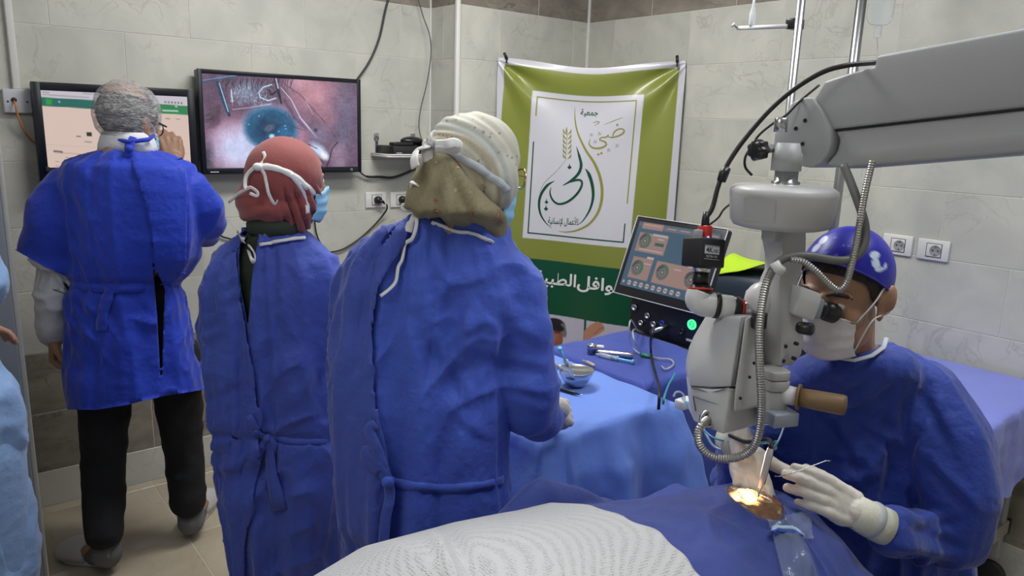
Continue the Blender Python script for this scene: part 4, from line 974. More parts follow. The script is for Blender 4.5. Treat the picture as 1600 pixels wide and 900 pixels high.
def flat_text(name, s, c, h, M, m, parent, xs=1.0):
    cu_ = bpy.data.curves.new('t', 'FONT'); cu_.body = s; cu_.align_x = 'CENTER'; cu_.align_y = 'CENTER'; cu_.size = h; cu_.offset = .02*h
    o = bpy.data.objects.new('t', cu_); COL.objects.link(o); dg = bpy.context.evaluated_depsgraph_get(); dg.update()
    me = bpy.data.meshes.new_from_object(o.evaluated_get(dg)); bpy.data.objects.remove(o); a = get_co(me)
    L = np.stack([c[0]+a[:, 0]*xs, np.full(len(a), c[1]), c[2]+a[:, 1]], 1); set_co(me, L@M[:3, :3].T+M[:3, 3]); me.materials.clear(); return link(name, me, m, parent)
flat_text('lettering', '4K', (-.011, fy-.0008, .004), .014, Mcam, m_black, cb, 1.0); flat_text('lettering', 'HD', (.005, fy-.0008, .003), .008, Mcam, m_black, cb)
flat_text('lettering', 'ULTRA HD', (-.004, fy-.0004, -.0075), .0058, Mcam, m_greywhite, cb)
for dz, w_ in ((-.0125, .036), (.0125, .036)): MB().box((-.004, fy, dz), (w_, .001, .0008), M=Mcam).build('label_line', m_greywhite, cb)
MB().box((.0315, .0, -.012), (.0012, .03, .004), M=Mcam).build('side_mark', m_greywhite, cb)
MB().ell(Mcam[:3, :3]@np.array((-.008, -.018, .0275))+cc, (.0025,)*3, nu=10, nv=6).build('status_light', mat('blue_light', (.02, .04, .4), .4, emit=(.15, .3, 1), estr=3), cb)
MB().box((.0, .0, .036), (.016, .026, .03), M=Mcam, bev=.003).build('red_plug', m_red, cb)
MB().box((-.016, .0, .033), (.010, .016, .018), M=Mcam, bev=.002).build('grey_plug', m_greymetal, cb)
pl0 = Mcam[:3, :3]@np.array((0, 0, .045))+cc
MB().tube([pl0, pl0+cu*.02, pl0+cu*.032], [.008, .007, .005], 12).build('strain_relief', m_black, cb)
MB().tube(spline([pl0+cu*.02, at(1113, 325, 1.40), at(1122, 292, 1.40), at(1134, 262, 1.40), at(1160, 222, 1.39), at(1200, 175, 1.38), at(1240, 140, 1.36), at(1285, 113, 1.34), at(1325, 102, 1.325), at(1368, 98, 1.33)], 8), .0046, 10).build('camera_cable', m_cable, mic)
MB().tube([at(1127, 283, 1.398), at(1131, 271, 1.398), at(1136, 262, 1.398)], [.0085, .0095, .0075], 12).build('cable_bead', m_black, mic)
MB().tube(spline([pl0+cu*.005+cx*.006, at(1122, 340, 1.41), at(1130, 328, 1.42), at(1142, 318, 1.46)], 8), .0022, 8).build('thin_cable', m_cable, mic)
MB().tube(spline([at(1175, 274, 1.42), at(1165, 262, 1.42), at(1164, 248, 1.42), at(1170, 235, 1.42), at(1185, 212, 1.42), at(1205, 195, 1.42), at(1228, 180, 1.42), at(1250, 158, 1.42), at(1280, 133, 1.42)], 8), .0025, 8).build('thin_cable', m_cable, mic)
# ---- binocular tube and eyepiece
b0, b1 = at(1240, 468, 1.40), at(1283, 483, 1.425)
bd = nrm(b1-b0); Mb = frame(b0, z=bd, x=np.array((0, 0, 1.)))
MB().prism([(-.027, -.030), (.014, -.030), (.027, -.018), (.027, .024), (.010, .030), (-.027, .030)], -.015, .038, M=Mb, bev=.006, seg=3).build('binocular_housing', m_white, mic)
MB().prism([(-.020, -.022), (.010, -.024), (.019, -.012), (.019, .018), (-.020, .022)], .03, .058, M=Mb, bev=.006, seg=3).build('prism_housing', m_msblue, mic)
MB().lathe([(.014, .05), (.0145, .062), (.0175, .064), (.0175, .074), (.016, .075), (.016, .080), (.019, .082), (.0195, .102), (.015, .106), (.013, .100)], 28, M=Mb).build('eyepiece', m_black, mic)
Mb2 = Mb.copy(); Mb2[:3, 3] += FH*.055
MB().lathe([(.014, .02), (.0145, .062), (.0175, .064), (.0175, .074), (.016, .075), (.016, .080), (.019, .082), (.0195, .094), (.015, .097), (.013, .093)], 28, M=Mb2).build('eyepiece', m_black, mic)
k0, k1 = at(1246, 511, 1.355), at(1270, 515, 1.335)
MB().tube([k0, k0*.8+k1*.2, k1*.9+k0*.1, k1], [.009, .0115, .0115, .009], 18).build('focus_knob', m_black, mic)
# ---- body
def body_ring(y, xl, xc, xr, dl=1.42, dc=1.325, dr_=1.39):
    a, b, c = at(xl, y, dl), at(xc, y, dc), at(xr, y, dr_); bk = FH*.08
    return [a+bk+RH*.01, a, a*.5+b*.5-FH*.006, b, b*.5+c*.5, c, c+bk]
rows = [(494, 1122, 1157, 1181), (505, 1113, 1156, 1182), (525, 1101, 1154, 1184), (542, 1091, 1151.5, 1186), (560, 1083, 1149, 1187), (582, 1078, 1145, 1188.5), (604, 1077, 1142, 1190)]
bo = MB().loft([body_ring(*r) for r in rows]).build('optics_cover', m_ms, mic)
md = bo.modifiers.new('bevel', 'BEVEL'); md.width = .004; md.segments = 2; md.limit_method = 'ANGLE'
rows2 = [(606.5, 1078, 1140.5, 1189.5), (625, 1080, 1137, 1190), (645, 1082, 1133.5, 1189.5), (655, 1083.5, 1131.5, 1188)]
r2 = [body_ring(*r) for r in rows2]; lastp = [at(1088, 662, 1.42)+FH*.08, at(1085, 660, 1.42), at(1108, 671, 1.37), at(1130, 679, 1.325), at(1158, 672, 1.36), at(1186, 663, 1.39), at(1186, 655, 1.46)]
lb = MB().loft(r2+[lastp]).build('lamp_housing', m_ms, mic)
md = lb.modifiers.new('bevel', 'BEVEL'); md.width = .004; md.segments = 2; md.limit_method = 'ANGLE'
# groove strip between the front cover and the side, recess lines on the lower box
MB().tube([at(1160.5, 496, 1.322), at(1156, 530, 1.322), at(1149.5, 572, 1.322), at(1144, 604, 1.322)], .0022, 8).build('cover_seam', m_msdark, bo)
MB().tube([at(1080, 605, 1.415), at(1110, 614, 1.368), at(1139, 606, 1.322)], .0014, 6).build('cover_seam', m_msdark, bo)
sp = MB().loft([[at(1164, 497, 1.318), at(1182, 490, 1.345), at(1186, 488, 1.40), at(1168, 500, 1.40)], [at(1158, 545, 1.318), at(1186, 545, 1.345), at(1190, 545, 1.40), at(1162, 545, 1.40)],
               [at(1149, 604, 1.318), at(1190, 602, 1.345), at(1194, 600, 1.40), at(1155, 604, 1.40)], [at(1146, 644, 1.322), at(1190, 634, 1.345), at(1194, 634, 1.40), at(1152, 644, 1.40)]]).build('side_panel', m_ms, mic)
md = sp.modifiers.new('bevel', 'BEVEL'); md.width = .005; md.segments = 3; md.limit_method = 'ANGLE'
for x, y in ((1171, 589), (1178, 567), (1156.5, 622)):
    MB().lathe([(.003, 0), (.003, .002), (.0015, .0022)], 8, frame(at(x, y, 1.322), z=-FH)).build('screw', m_black, sp)
# recessed panel frame on the lamp housing front
f0, f1, f2, f3 = at(1083, 619, 1.408), at(1128, 634, 1.338), at(1127, 656, 1.338), at(1087, 642, 1.408)
MB().tube([f3, f0, f1, f2], .0013, 6).build('panel_groove', m_msdark, lb)
# ---- focusing block, plate and handle
fb = MB()
fcx = at(1209, 605, 1.36)
for y0, y1, w_ in ((574, 588, .022), (589.5, 606, .0225), (607.5, 640, .0215)):
    za, zb2 = at(1209, y0, 1.36)[2], at(1209, y1, 1.36)[2]; zc = (za+zb2)/2
    fb.prism([(w_*math.copysign(abs(math.cos(a))**.6, math.cos(a)), w_*1.1*math.copysign(abs(math.sin(a))**.6, math.sin(a))) for a in [2*PI*k/24 for k in range(24)]], zb2, za, M=rotz(-.5, (fcx[0], fcx[1], 0)), bev=.002)
fb.build('objective_block', m_ms, mic)
q = at(1216, 650, 1.352); MB().box((0, 0, 0), (.052, .05, .026), M=frame(q, x=RH*.95+FH*.3, z=(0, 0, 1)), bev=.003).build('filter_plate', m_msblue, mic)
oc = np.array((1.206, .722)); zo = at(1195, 662, 1.385)[2]
MB().lathe([(.027, zo+.05), (.027, zo+.006), (.025, zo), (.021, zo), (.019, zo+.004), (.0005, zo+.006)], 28, M=rotz(0, (oc[0], oc[1], 0))).build('objective_lens', m_msdark, mic)
h0, h1 = at(1224, 616, 1.355), at(1323, 634, 1.30); hh = lambda t: h0*(1-t)+h1*t
MB().tube([hh(-.02), hh(.22)], [.018, .0165], 20).build('handle_stub', m_white, mic)
MB().tube([hh(.225), hh(.23), hh(.27), hh(.275)], [.021, .0235, .0235, .021], 28).build('handle_flange', m_brown, mic)
MB().tube([hh(.26), hh(.5), hh(.93), hh(.985), hh(1.0)], [.0165, .0175, .018, .0165, .010], 28).build('handle', m_brown, mic)
# ---- hoses
def ribbed(pts, r, k=14):
    P = np.array(spline(pts, k)); sl = np.concatenate([[0], np.cumsum(np.linalg.norm(np.diff(P, axis=0), axis=1))])
    n = int(sl[-1]/.0022); s = np.linspace(0, sl[-1], n); Q = np.stack([np.interp(s, sl, P[:, i]) for i in range(3)], 1)
    return MB().tube(list(Q), [r*(1 if i % 2 else .85) for i in range(n)], 12, smooth=False)
ribbed([at(1107, 655, 1.37), at(1098, 662, 1.345), at(1091, 676, 1.34), at(1093, 695, 1.335), at(1108, 711, 1.33), at(1132, 717, 1.325), at(1160, 712, 1.32), at(1178, 697, 1.315), at(1187, 668, 1.31), at(1190, 625, 1.305), at(1187, 570, 1.305), at(1186, 520, 1.31), at(1190, 480, 1.315), at(1197, 445, 1.32), at(1207, 422, 1.325), at(1215, 412, 1.328)], .0078).build('steel_hose', m_flex, mic)
MB().lathe([(.017, 0), (.017, .006), (.012, .009), (.010, .004)], 22, frame(at(1107, 655, 1.372), z=nrm(CAM-at(1107, 655, 1.37)))).build('hose_port', m_steel, mic)
q = at(1186, 500, 1.325); MB().box((0, 0, 0), (.024, .02, .03), M=frame(q, x=RH, z=(0, 0, 1)), bev=.003).build('hose_clip', m_black, mic)
MB().tube(spline([at(1205, 424, 1.325), at(1215, 411, 1.322), at(1232, 402, 1.318), at(1265, 400, 1.312), at(1300, 406, 1.308), at(1325, 406, 1.306), at(1343, 395, 1.306), at(1352, 375, 1.308), at(1350, 345, 1.315), at(1335, 300, 1.33), at(1318, 258, 1.35)], 8), .0075, 12).build('grey_hose', m_hose, mic)
ribbed([at(1363, 252, 1.30), at(1352, 300, 1.30), at(1344, 345, 1.30), at(1337, 385, 1.30), at(1329, 420, 1.30), at(1321, 444, 1.30), at(1309, 453, 1.30), at(1292, 441, 1.30), at(1275, 424, 1.30), at(1255, 409, 1.305), at(1235, 405, 1.31)], .0062).build('steel_hose', m_flex, mic)
q = at(1214, 417, 1.315); MB().tube([at(1210, 410, 1.312), at(1216, 420, 1.312), at(1222, 424, 1.315)], .009, 10).build('hose_tie', m_whiteplastic, mic)
# ---- stand outside the picture
pe = A0-ADIR*(LEN-.03)
MB().tube([(pe[0], pe[1], .1), (pe[0], pe[1], pe[2]+.05)], .05, 20).build('column', m_ms2, mic)
st = MB().box((pe[0], pe[1], .075), (.56, .56, .07), bev=.02).build('base', m_ms2, mic)
for sx in (-.22, .22):
    for sy in (-.22, .22): MB().lathe([(.03, -.014), (.036, -.009), (.036, .009), (.03, .014)], 16, frame((pe[0]+sx, pe[1]+sy, .036), z=(0, 1, 0))).build('castor', m_castor, st)
# the microscope's own lamp: a spot in the objective that shines on the eye
ld = bpy.data.lights.new('microscope_lamp', 'SPOT'); ld.energy = 60; ld.color = (1.0, .78, .48); ld.spot_size = math.radians(21); ld.spot_blend = .35; ld.shadow_soft_size = .008
lo = bpy.data.objects.new('microscope_lamp', ld); COL.objects.link(lo); lo.location = (oc[0], oc[1], zo-.004)
lo.rotation_euler = Vector((oc[0]-1.196, oc[1]-.742, zo-.90)).to_track_quat('Z', 'Y').to_euler()
# ================================================================== PEOPLE: helpers
from mathutils.bvhtree import BVHTree
m_skin1 = mat('tan_skin', (.36, .20, .13), .5, sss=.12, bump=.08, bscale=250, var=.12, vscale=18)
m_skin2 = mat('light_brown_skin', (.40, .22, .14), .48, sss=.12, bump=.08, bscale=250, var=.12, vscale=18)
m_glove = mat('latex_glove', (.66, .62, .56), .45, sss=.15, bump=.12, bscale=70, var=.06, vscale=30)
m_gown_royal = cloth_mat('royal_blue_gown_fabric', (.014, .045, .46), .58, .42, 26)
m_gown_a = cloth_mat('blue_gown_fabric', (.050, .085, .40), .58, .5, 26)
m_gown_b = cloth_mat('brighter_blue_gown_fabric', (.054, .105, .52), .55, .52, 26)
m_gown_c = cloth_mat('deep_blue_gown_fabric', (.022, .050, .30), .58, .5, 26)
m_tie = mat('white_cotton_tie', (.72, .72, .72), .8)
m_mask_b = mat('blue_mask_fabric', (.25, .50, .72), .7)
m_mask_w = mat('white_mask_fabric', (.72, .70, .72), .75, bump=.15, bscale=80)
m_black_trouser = mat('black_trouser', (.006, .007, .010), .85, bump=.3, bscale=30)
m_eye = mat('eye_white', (.7, .68, .65), .2); m_iris = mat('dark_iris', (.03, .018, .01), .15)
m_shirt = cloth_mat('white_shirt', (.62, .63, .67), .7, .3, 30)
m_hair_g = mat('grey_hair', (.045, .045, .048), .6, bump=.6, bscale=220, aniso=(1, 1, .2))

def PXROW(y, xl, xr, H): a, b = at_h(xl, y, H), at_h(xr, y, H); return (a+b)/2, float(np.linalg.norm((b-a)[:2]))/2
def gown_rings(rows, H, n=40):
    """rows: (y, x left, x right, depth ratio, forward shift); horizontal super-ellipse rings"""
    R = []
    for r in rows:
        y, xl, xr, dr = r[:4]; sh = r[4] if len(r) > 4 else 0.0
        c, a = PXROW(y, xl, xr, H); b = a*dr; c = c+FH*sh
        R.append([c+RH*a*math.copysign(abs(math.cos(t))**.85, math.cos(t))+FH*b*math.copysign(abs(math.sin(t))**.85, math.sin(t)) for t in [2*PI*k/n for k in range(n)]])
    return R
def smooth01(x, a, b): t = np.clip((x-a)/(b-a), 0, 1); return t*t*(3-2*t)
def cloth_relief(me, seed, c0, zw, fold=.012, crumple=.007, fine=.003, nf=9, rad=.2, damp=()):
    """long sharp-crested folds, oblique creases and flat facets, laid out in (girth, height) of the garment"""
    P = get_co(me); N = get_no(me)
    th = np.arctan2(P[:, 1]-c0[1], P[:, 0]-c0[0]); w = smooth01(-P[:, 2], -zw, -zw+.5)
    ca, sa = np.cos(th), np.sin(th); Z = P[:, 2]
    def fn(fu, fz, sd, tilt=0.0):                      # noise that is periodic round the body
        zz = Z+tilt*np.sin(th+sd)*.25
        return vnoise(np.stack([ca*rad*fu, sa*rad*fu, zz*fz], 1), 1.0, sd)
    wob = fn(5, 2.5, seed+11)
    d = -fold*(.35+.65*w)*np.abs(fn(11, .9, seed+1)+.35*wob)*2.2 - fold*.5*np.abs(fn(21, 1.5, seed+2, .5)+.2*wob)*2
    for k, (fu, fz, tl) in enumerate(((6, 9, 1.0), (9, 7, -1.2), (5, 12, .4))):
        n = fn(fu, fz, seed+20+k*3, tl)+.3*fn(fu*2, fz*2, seed+30+k, tl); m = smooth01(fn(3.5, 3.5, seed+40+k), -.15, .45)
        d -= crumple*m*np.abs(n)*1.6; d += crumple*.2*m*np.exp(-(n/.12)**2)
    d += .006*fn(4, 3, seed+50)
    d += fine*(.5*np.exp(-(fn(22, 26, seed+60, .6)/.10)**2)*smooth01(fn(6, 6, seed+61), 0, .5))
    for c, r in damp: d *= .2+.8*smooth01(np.linalg.norm(P-np.asarray(c), axis=1), r*.5, r*1.3)
    set_co(me, P+N*(d+fold*.5+crumple*.4)[:, None])
def xline(pts):
    ys = [p[1] for p in pts]; xs = [p[0] for p in pts]
    return lambda Y: np.interp(Y, ys, xs)
def facearr(me):
    n = len(me.polygons); ls = np.empty(n, int); lt = np.empty(n, int); me.polygons.foreach_get('loop_start', ls); me.polygons.foreach_get('loop_total', lt)
    lv = np.empty(len(me.loops), int); me.loops.foreach_get('vertex_index', lv)
    return [lv[a:a+b] for a, b in zip(ls, lt)] if not (lt == 4).all() else lv.reshape(n, 4)
def sub_mesh(name, P, F):
    used = np.unique(F); mp = np.full(len(P), -1); mp[used] = np.arange(len(used)); F2 = mp[F]
    me = bpy.data.meshes.new(name); me.from_pydata(P[used].tolist(), [], F2.tolist()); me.polygons.foreach_set('use_smooth', [True]*len(F2)); me.update(); return me
def cut(me, left=None, right=None, y0=-1e9, y1=1e9, inside=True):
    """split a surface along drawn lines on its camera side: returns (kept F, P) for the area between lines left..right"""
    P = get_co(me).copy(); F = facearr(me); X, Y = project(P); N = get_no(me); fc = ((P-CAM)*N).sum(1) < 0
    D = (P-CAM)@FW
    sl = X-left(Y) if left else np.full(len(P), 1e3); sr = right(Y)-X if right else np.full(len(P), 1e3)
    s = np.minimum(sl, sr)
    fm = (s[F].mean(1) > 0) & (Y[F].mean(1) > y0) & (Y[F].mean(1) < y1) & fc[F].all(1)
    keep = fm if inside else ~fm
    # move border vertices onto the line
    cnt_in = np.zeros(len(P), bool); cnt_in[F[fm].ravel()] = True; cnt_out = np.zeros(len(P), bool); cnt_out[F[~fm].ravel()] = True
    b = cnt_in & cnt_out & fc & (Y > y0-4) & (Y < y1+4) & (np.abs(s) < 14)
    sh = np.where(sl < sr, -sl, sr); P[b] += RH*(sh[b]*D[b]/FPX)[:, None]
    return P, F[keep]
def flap(name, me, m, parent, left=None, right=None, y0=-1e9, y1=1e9, off=.010, thick=.0015):
    P, F = cut(me, left, right, y0, y1); N = get_no(me); v = P-CAM; v = v/np.linalg.norm(v, axis=1)[:, None]
    f = np.clip(-(v*N).sum(1)*1.6, 0, 1); X, Y = project(P)
    e = smooth01(Y, y0, y0+25)*smooth01(-Y, -y1, -y1+25) if y0 > -1e8 else 1.0
    P = P+N*(off*f*e)[:, None]
    return solidify(link(name, sub_mesh(name, P, F), m, parent), thick, -1)
def tuck(o, cover, excl=(), depth=.006, maxd=.07):
    """keep an inner layer under the garment that covers it"""
    me = o.data; P = get_co(me); b = BVHTree.FromPolygons([tuple(p) for p in get_co(cover)], [tuple(f) for f in facearr(cover)])
    skip = np.zeros(len(P), bool)
    for c, r in excl: skip |= np.linalg.norm(P-np.asarray(c), axis=1) < r
    for i in np.nonzero(~skip)[0]:
        co, no, k, d = b.find_nearest(Vector(P[i]), maxd)
        if co is not None and (Vector(P[i])-co).dot(no) > -depth: P[i] = np.array(co-no*depth)
    set_co(me, P)
class Surf:
    def __init__(s, *objs):
        V = []; F = []; n = 0
        for o in objs:
            me = o.data; P = get_co(me); V.append(P); F += [[i+n for i in f] for f in facearr(me)]; n += len(P)
        s.b = BVHTree.FromPolygons([tuple(p) for p in np.concatenate(V)], F)
    def hit(s, x, y, lift=.003, default=None):
        co, no, i, d = s.b.ray_cast(Vector(CAM), Vector(ray(x, y)).normalized())
        if co is None: return default if default is not None else np.array(s.b.find_nearest(Vector(at_h(x, y, 1.9)))[0])
        no = np.array(no); co = np.array(co)
        if no@(co-CAM) > 0: no = -no
        return co+no*lift
    def hitn(s, x, y):
        co, no, i, d = s.b.ray_cast(Vector(CAM), Vector(ray(x, y)).normalized())
        if co is None: return None
        co, no = np.array(co), np.array(no); return co, (no if no@(co-CAM) < 0 else -no)
    def band(s, mb, px, w, lift=.003, th=.0012, k=6):
        """flat band lying on the surface along a drawn line"""
        H_ = [q for q in (s.hitn(x, y) for x, y in spline_px(px, k)) if q is not None]; C_ = [c+n*lift for c, n in H_]; m_ = len(C_)
        NN = [nrm(sum(H_[j][1] for j in range(max(0, i-3), min(m_, i+4)))) for i in range(m_)]
        for _ in range(3): C_ = [C_[0]]+[(C_[i-1]+2*C_[i]+C_[i+1])/4 for i in range(1, m_-1)]+[C_[-1]]
        R_ = []
        for i in range(m_):
            T_ = nrm(C_[min(i+1, m_-1)]-C_[max(i-1, 0)]); S_ = nrm(np.cross(T_, NN[i])); n_ = np.cross(S_, T_); w_ = w*(1-.12*math.sin(i*.9)*math.sin(i*.37))
            R_.append([C_[i]+S_*w_+n_*th, C_[i]+n_*th*1.6, C_[i]-S_*w_+n_*th, C_[i]-S_*w_-n_*th, C_[i]-n_*th, C_[i]+S_*w_-n_*th])
        mb.loft(R_, True, True); return mb
    def path(s, px, lift=.003, k=5): return [s.hit(q[0], q[1], q[2] if len(q) > 2 else lift) for q in spline_px(px, k)]
def spline_px(px, k):
    Q = [np.array((q[0], q[1], q[2] if len(q) > 2 else -1)) for q in px]
    out = spline(Q, k); return [(a[0], a[1]) if a[2] < -.5 else (a[0], a[1], a[2]) for a in out]
def ribbon(mb, pts, w, flat=.25): mb.tube(pts, w, 8, flat=flat, up=-FH); return mb

# ---- head, hands, body as shapes for one continuous skin
def head_frame(c, f, up=(0, 0, 1)):
    f = nrm(f); u = np.asarray(up, float); u = nrm(u-f*(u@f)); M = np.eye(4); M[:3, 0] = np.cross(f, u); M[:3, 1] = f; M[:3, 2] = u; M[:3, 3] = c; return M
def head_shapes(mb, M, s=1.0, ear=0.0):
    R = M[:3, :3]; T = lambda p: R@(np.array(p)*s)+M[:3, 3]; E = lambda c, r: mb.ell(T(c), [k*s for k in r], R, 28, 18)
    E((0, -.012, .035), (.076, .096, .088)); E((0, .028, -.022), (.063, .064, .088)); E((0, .034, -.078), (.050, .050, .040)); E((0, .070, -.101), (.022, .020, .018))
    mb.cap2(T((0, .088, .014)), T((0, .106, -.028)), .0085*s, .0125*s); E((.011, .096, -.033), (.0095, .011, .008)); E((-.011, .096, -.033), (.0095, .011, .008))
    for q in (-1, 1):
        E((q*.030, .078, .024), (.027, .013, .008)); E((q*.042, .056, -.026), (.024, .027, .026)); E((q*.031, .071, .005), (.017, .016, .011)); E((q*.031, .0800, .0105), (.0150, .0128, .0080)); E((q*.031, .0790, -.004), (.0140, .0120, .0055)); E((q*.048, .02, -.072), (.018, .045, .03))
        E((q*.079, -.008, -.004), (.008, .021, .033)); E((q*(.084+ear), -.013-ear, .004), (.007+ear*.7, .017, .026+ear*.6)); E((q*.080, .004, -.030), (.007, .011, .012))
    E((0, .090, -.060), (.024, .010, .006)); E((0, .087, -.070), (.021, .010, .0065))
    mb.cap2(T((0, -.025, -.04)), T((0, -.045, -.16)), .055*s, .055*s)
def eyes(M, parent, s=1.0):
    R = M[:3, :3]
    for q in (-1, 1):
        c = R@(np.array((q*.031, .0790, .005))*s)+M[:3, 3]; e = MB().ell(c, (.0115*s,)*3, nu=16, nv=10).build('eye', m_eye, parent)
        MB().ell(c+R[:, 1]*.0075*s, (.0055*s,)*3, nu=12, nv=8).build('iris', m_iris, e)
def mask(M, m, parent, s=1.0, pleat=.0016, ext=1.22):
    nu, nv = 28, 18
    def fn(u, v):
        a = (u-.5)*2*ext; x = .073*np.sin(a); y = .016+.085*np.cos(a)*(1-.10*np.abs(2*v-1)**3); z = -.010-.022*np.abs(np.sin(a))**1.5*(1-v)-.106*v+.018*np.abs(np.sin(a))**2*v
        y += .018*np.exp(-(x/.016)**2)*np.clip(1-v*1.6, 0, 1)+.004 + pleat*np.sin(v*PI*7) - .022*np.clip(v-.72, 0, 1)*2
        return (np.stack([x, y, z], 1)*s)@M[:3, :3].T+M[:3, 3]
    me, P = grid_mesh(fn, nu, nv); o = solidify(link('face_mask', me, m, parent), .0016, 1)
    return o, lambda u, v: fn(np.array([u]), np.array([v]))[0]
def hand_shapes(mb, wrist, d, n, side, curls=((.3, .4, .3),)*4, thumb=((.55, .75, -.35), .2), s=1.0, spread=.05, rs=1.0):
    """d: towards the fingers, n: out of the back of the hand, side: +1 when the thumb lies on cross(d, n)"""
    d = nrm(d); n = np.asarray(n, float); n = nrm(n-d*(n@d)); x = np.cross(d, n)*side
    T = lambda p: wrist+(x*p[0]+d*p[1]+n*p[2])*s; rot = lambda v, a: (v[0], v[1]*math.cos(a)+v[2]*math.sin(a), v[2]*math.cos(a)-v[1]*math.sin(a))
    R3 = np.stack([x, d, n], 1)
    mb.ell(T((0, .052, -.002)), [.040*s, .050*s, .0155*s], R3, 24, 14); mb.cap2(T((0, -.03, 0)), T((0, .02, 0)), .026*s, .027*s)
    K = ((.029, .088), (.010, .093), (-.010, .089), (-.028, .079)); LN = (.072, .080, .074, .058); RR = (.0092, .0095, .0090, .0080)
    tips = []
    for k in range(4):
        p = np.array((K[k][0], K[k][1], .002)); mb.cap2(T((K[k][0]*.75, .03, .0)), T(p), .0125*s, .0112*s)
        v = (spread*(1.5-k), 1.0, 0.0); a = 0; pts = [p]
        for fr, c in zip((.46, .30, .24), curls[k]):
            a += c; w = rot(v, a); p = p+nrm(w)*LN[k]*fr; pts.append(p)
        mb.chain([T(q) for q in pts], [RR[k]*s*rs*q for q in (1.1, 1.02, .94, .82)], 12); tips.append(T(pts[-1]))
    p = np.array((.026, .022, -.006)); v = nrm(thumb[0]); pts = [p]; a = 0
    for L_, c in ((.046, 0), (.033, thumb[1]), (.026, thumb[1])):
        a += c; w = np.array((v[0]*math.cos(a)-v[1]*math.sin(a)*.9, v[1]*math.cos(a)+v[0]*math.sin(a)*.9, v[2])); p = p+nrm(w)*L_; pts.append(p)
    mb.chain([T(q) for q in pts], [.0145*s*rs, .0115*s*rs, .0105*s*rs, .0085*s*rs], 12); tips.append(T(pts[-1]))
    return tips
def body_shapes(mb, J, w=1.0):
    """J: neck, chest, pelvis, shoulder/elbow/wrist/hip/knee/ankle pairs (left, right)"""
    mb.cap2(J['neck'], J['chest'], .055*w, .085*w); ch, pe = np.array(J['chest'], float), np.array(J['pelvis'], float)
    sr = nrm(np.array(J['shoulder'][1], float)-np.array(J['shoulder'][0], float)); upv = nrm(ch-pe); R3 = np.stack([sr, np.cross(upv, sr), upv], 1)
    mb.ell(ch, [.150*w, .098*w, .17], R3, 28, 18); mb.ell((ch+pe)/2, [.130*w, .095*w, .17], R3, 28, 18); mb.ell(pe, [.150*w, .105*w, .13], R3, 28, 18)
    for i in (0, 1):
        mb.cap2(ch+upv*.06, J['shoulder'][i], .062*w, .045*w); mb.chain([J['shoulder'][i], J['elbow'][i], J['wrist'][i]], [.045*w, .036*w, .027*w])
        mb.chain([J['hip'][i], J['knee'][i], J['ankle'][i]], [.080*w, .052*w, .036*w])
        t = J['toe'][i]; mb.cap2(J['ankle'][i], t, .030*w, .020*w)

# ================================================================== MAN IN NET CAP (writing on the touch screen)
H1 = 2.50
man = thing('person', (.58, 2.80, 0), 'man seen from behind in royal blue gown and net cap, touching the screen', 'person')
hc = at_h(202, 195, 2.52); Mh = head_frame(hc, FH*.93+RH*.30+np.array((0, 0, -.18)))
sh_l, sh_r = at_h(134, 280, 2.51), at_h(276, 284, 2.52); el_l, el_r = at_h(78, 400, 2.47), at_h(322, 352, 2.52)
wr_l = at_h(84, 522, 2.50); ht = at_y(262, 226, 3.255); wr_r = at_y(274, 258, 3.15)
hipl, hipr = at_h(165, 560, 2.50), at_h(270, 555, 2.55)
ankl, ankr = at_z(168, 862, .085), at_z(298, 812, .085); toel, toer = np.array((.315, 2.895, .04)), np.array((.848, 3.03, .04))
knl, knr = at_h(162, 725, 2.46), at_h(287, 690, 2.60)
J = dict(neck=at_h(204, 232, 2.51), chest=at_h(210, 320, 2.52), pelvis=at_h(212, 510, 2.52), shoulder=(sh_l, sh_r), elbow=(el_l, el_r), wrist=(wr_l, wr_r), hip=(hipl, hipr), knee=(knl, knr), ankle=(ankl, ankr), toe=(toel, toer))
mb = MB(); head_shapes(mb, Mh, .97); body_shapes(mb, J, .94)
hand_shapes(mb, wr_l, (0, .10, -1), RH*-.9-FH*.2, -1, ((.8, 1.0, .7),)*4, ((.5, .8, -.5), .4), 1.0)
hand_shapes(mb, wr_r, np.array((-.06, .30, 1.)), -FH*.85+RH*.45+np.array((0, 0, .1)), -1, ((.35, .6, .4), (.7, .9, .5), (.8, 1.0, .6), (.9, 1.0, .6)), ((.45, .8, -.5), .25), 1.16)
bodym = link('body', remesh(mb, .0048, 3), m_skin1, man); eyes(Mh, man)
R = Mh[:3, :3]; T1 = lambda p: R@np.array(p)+hc
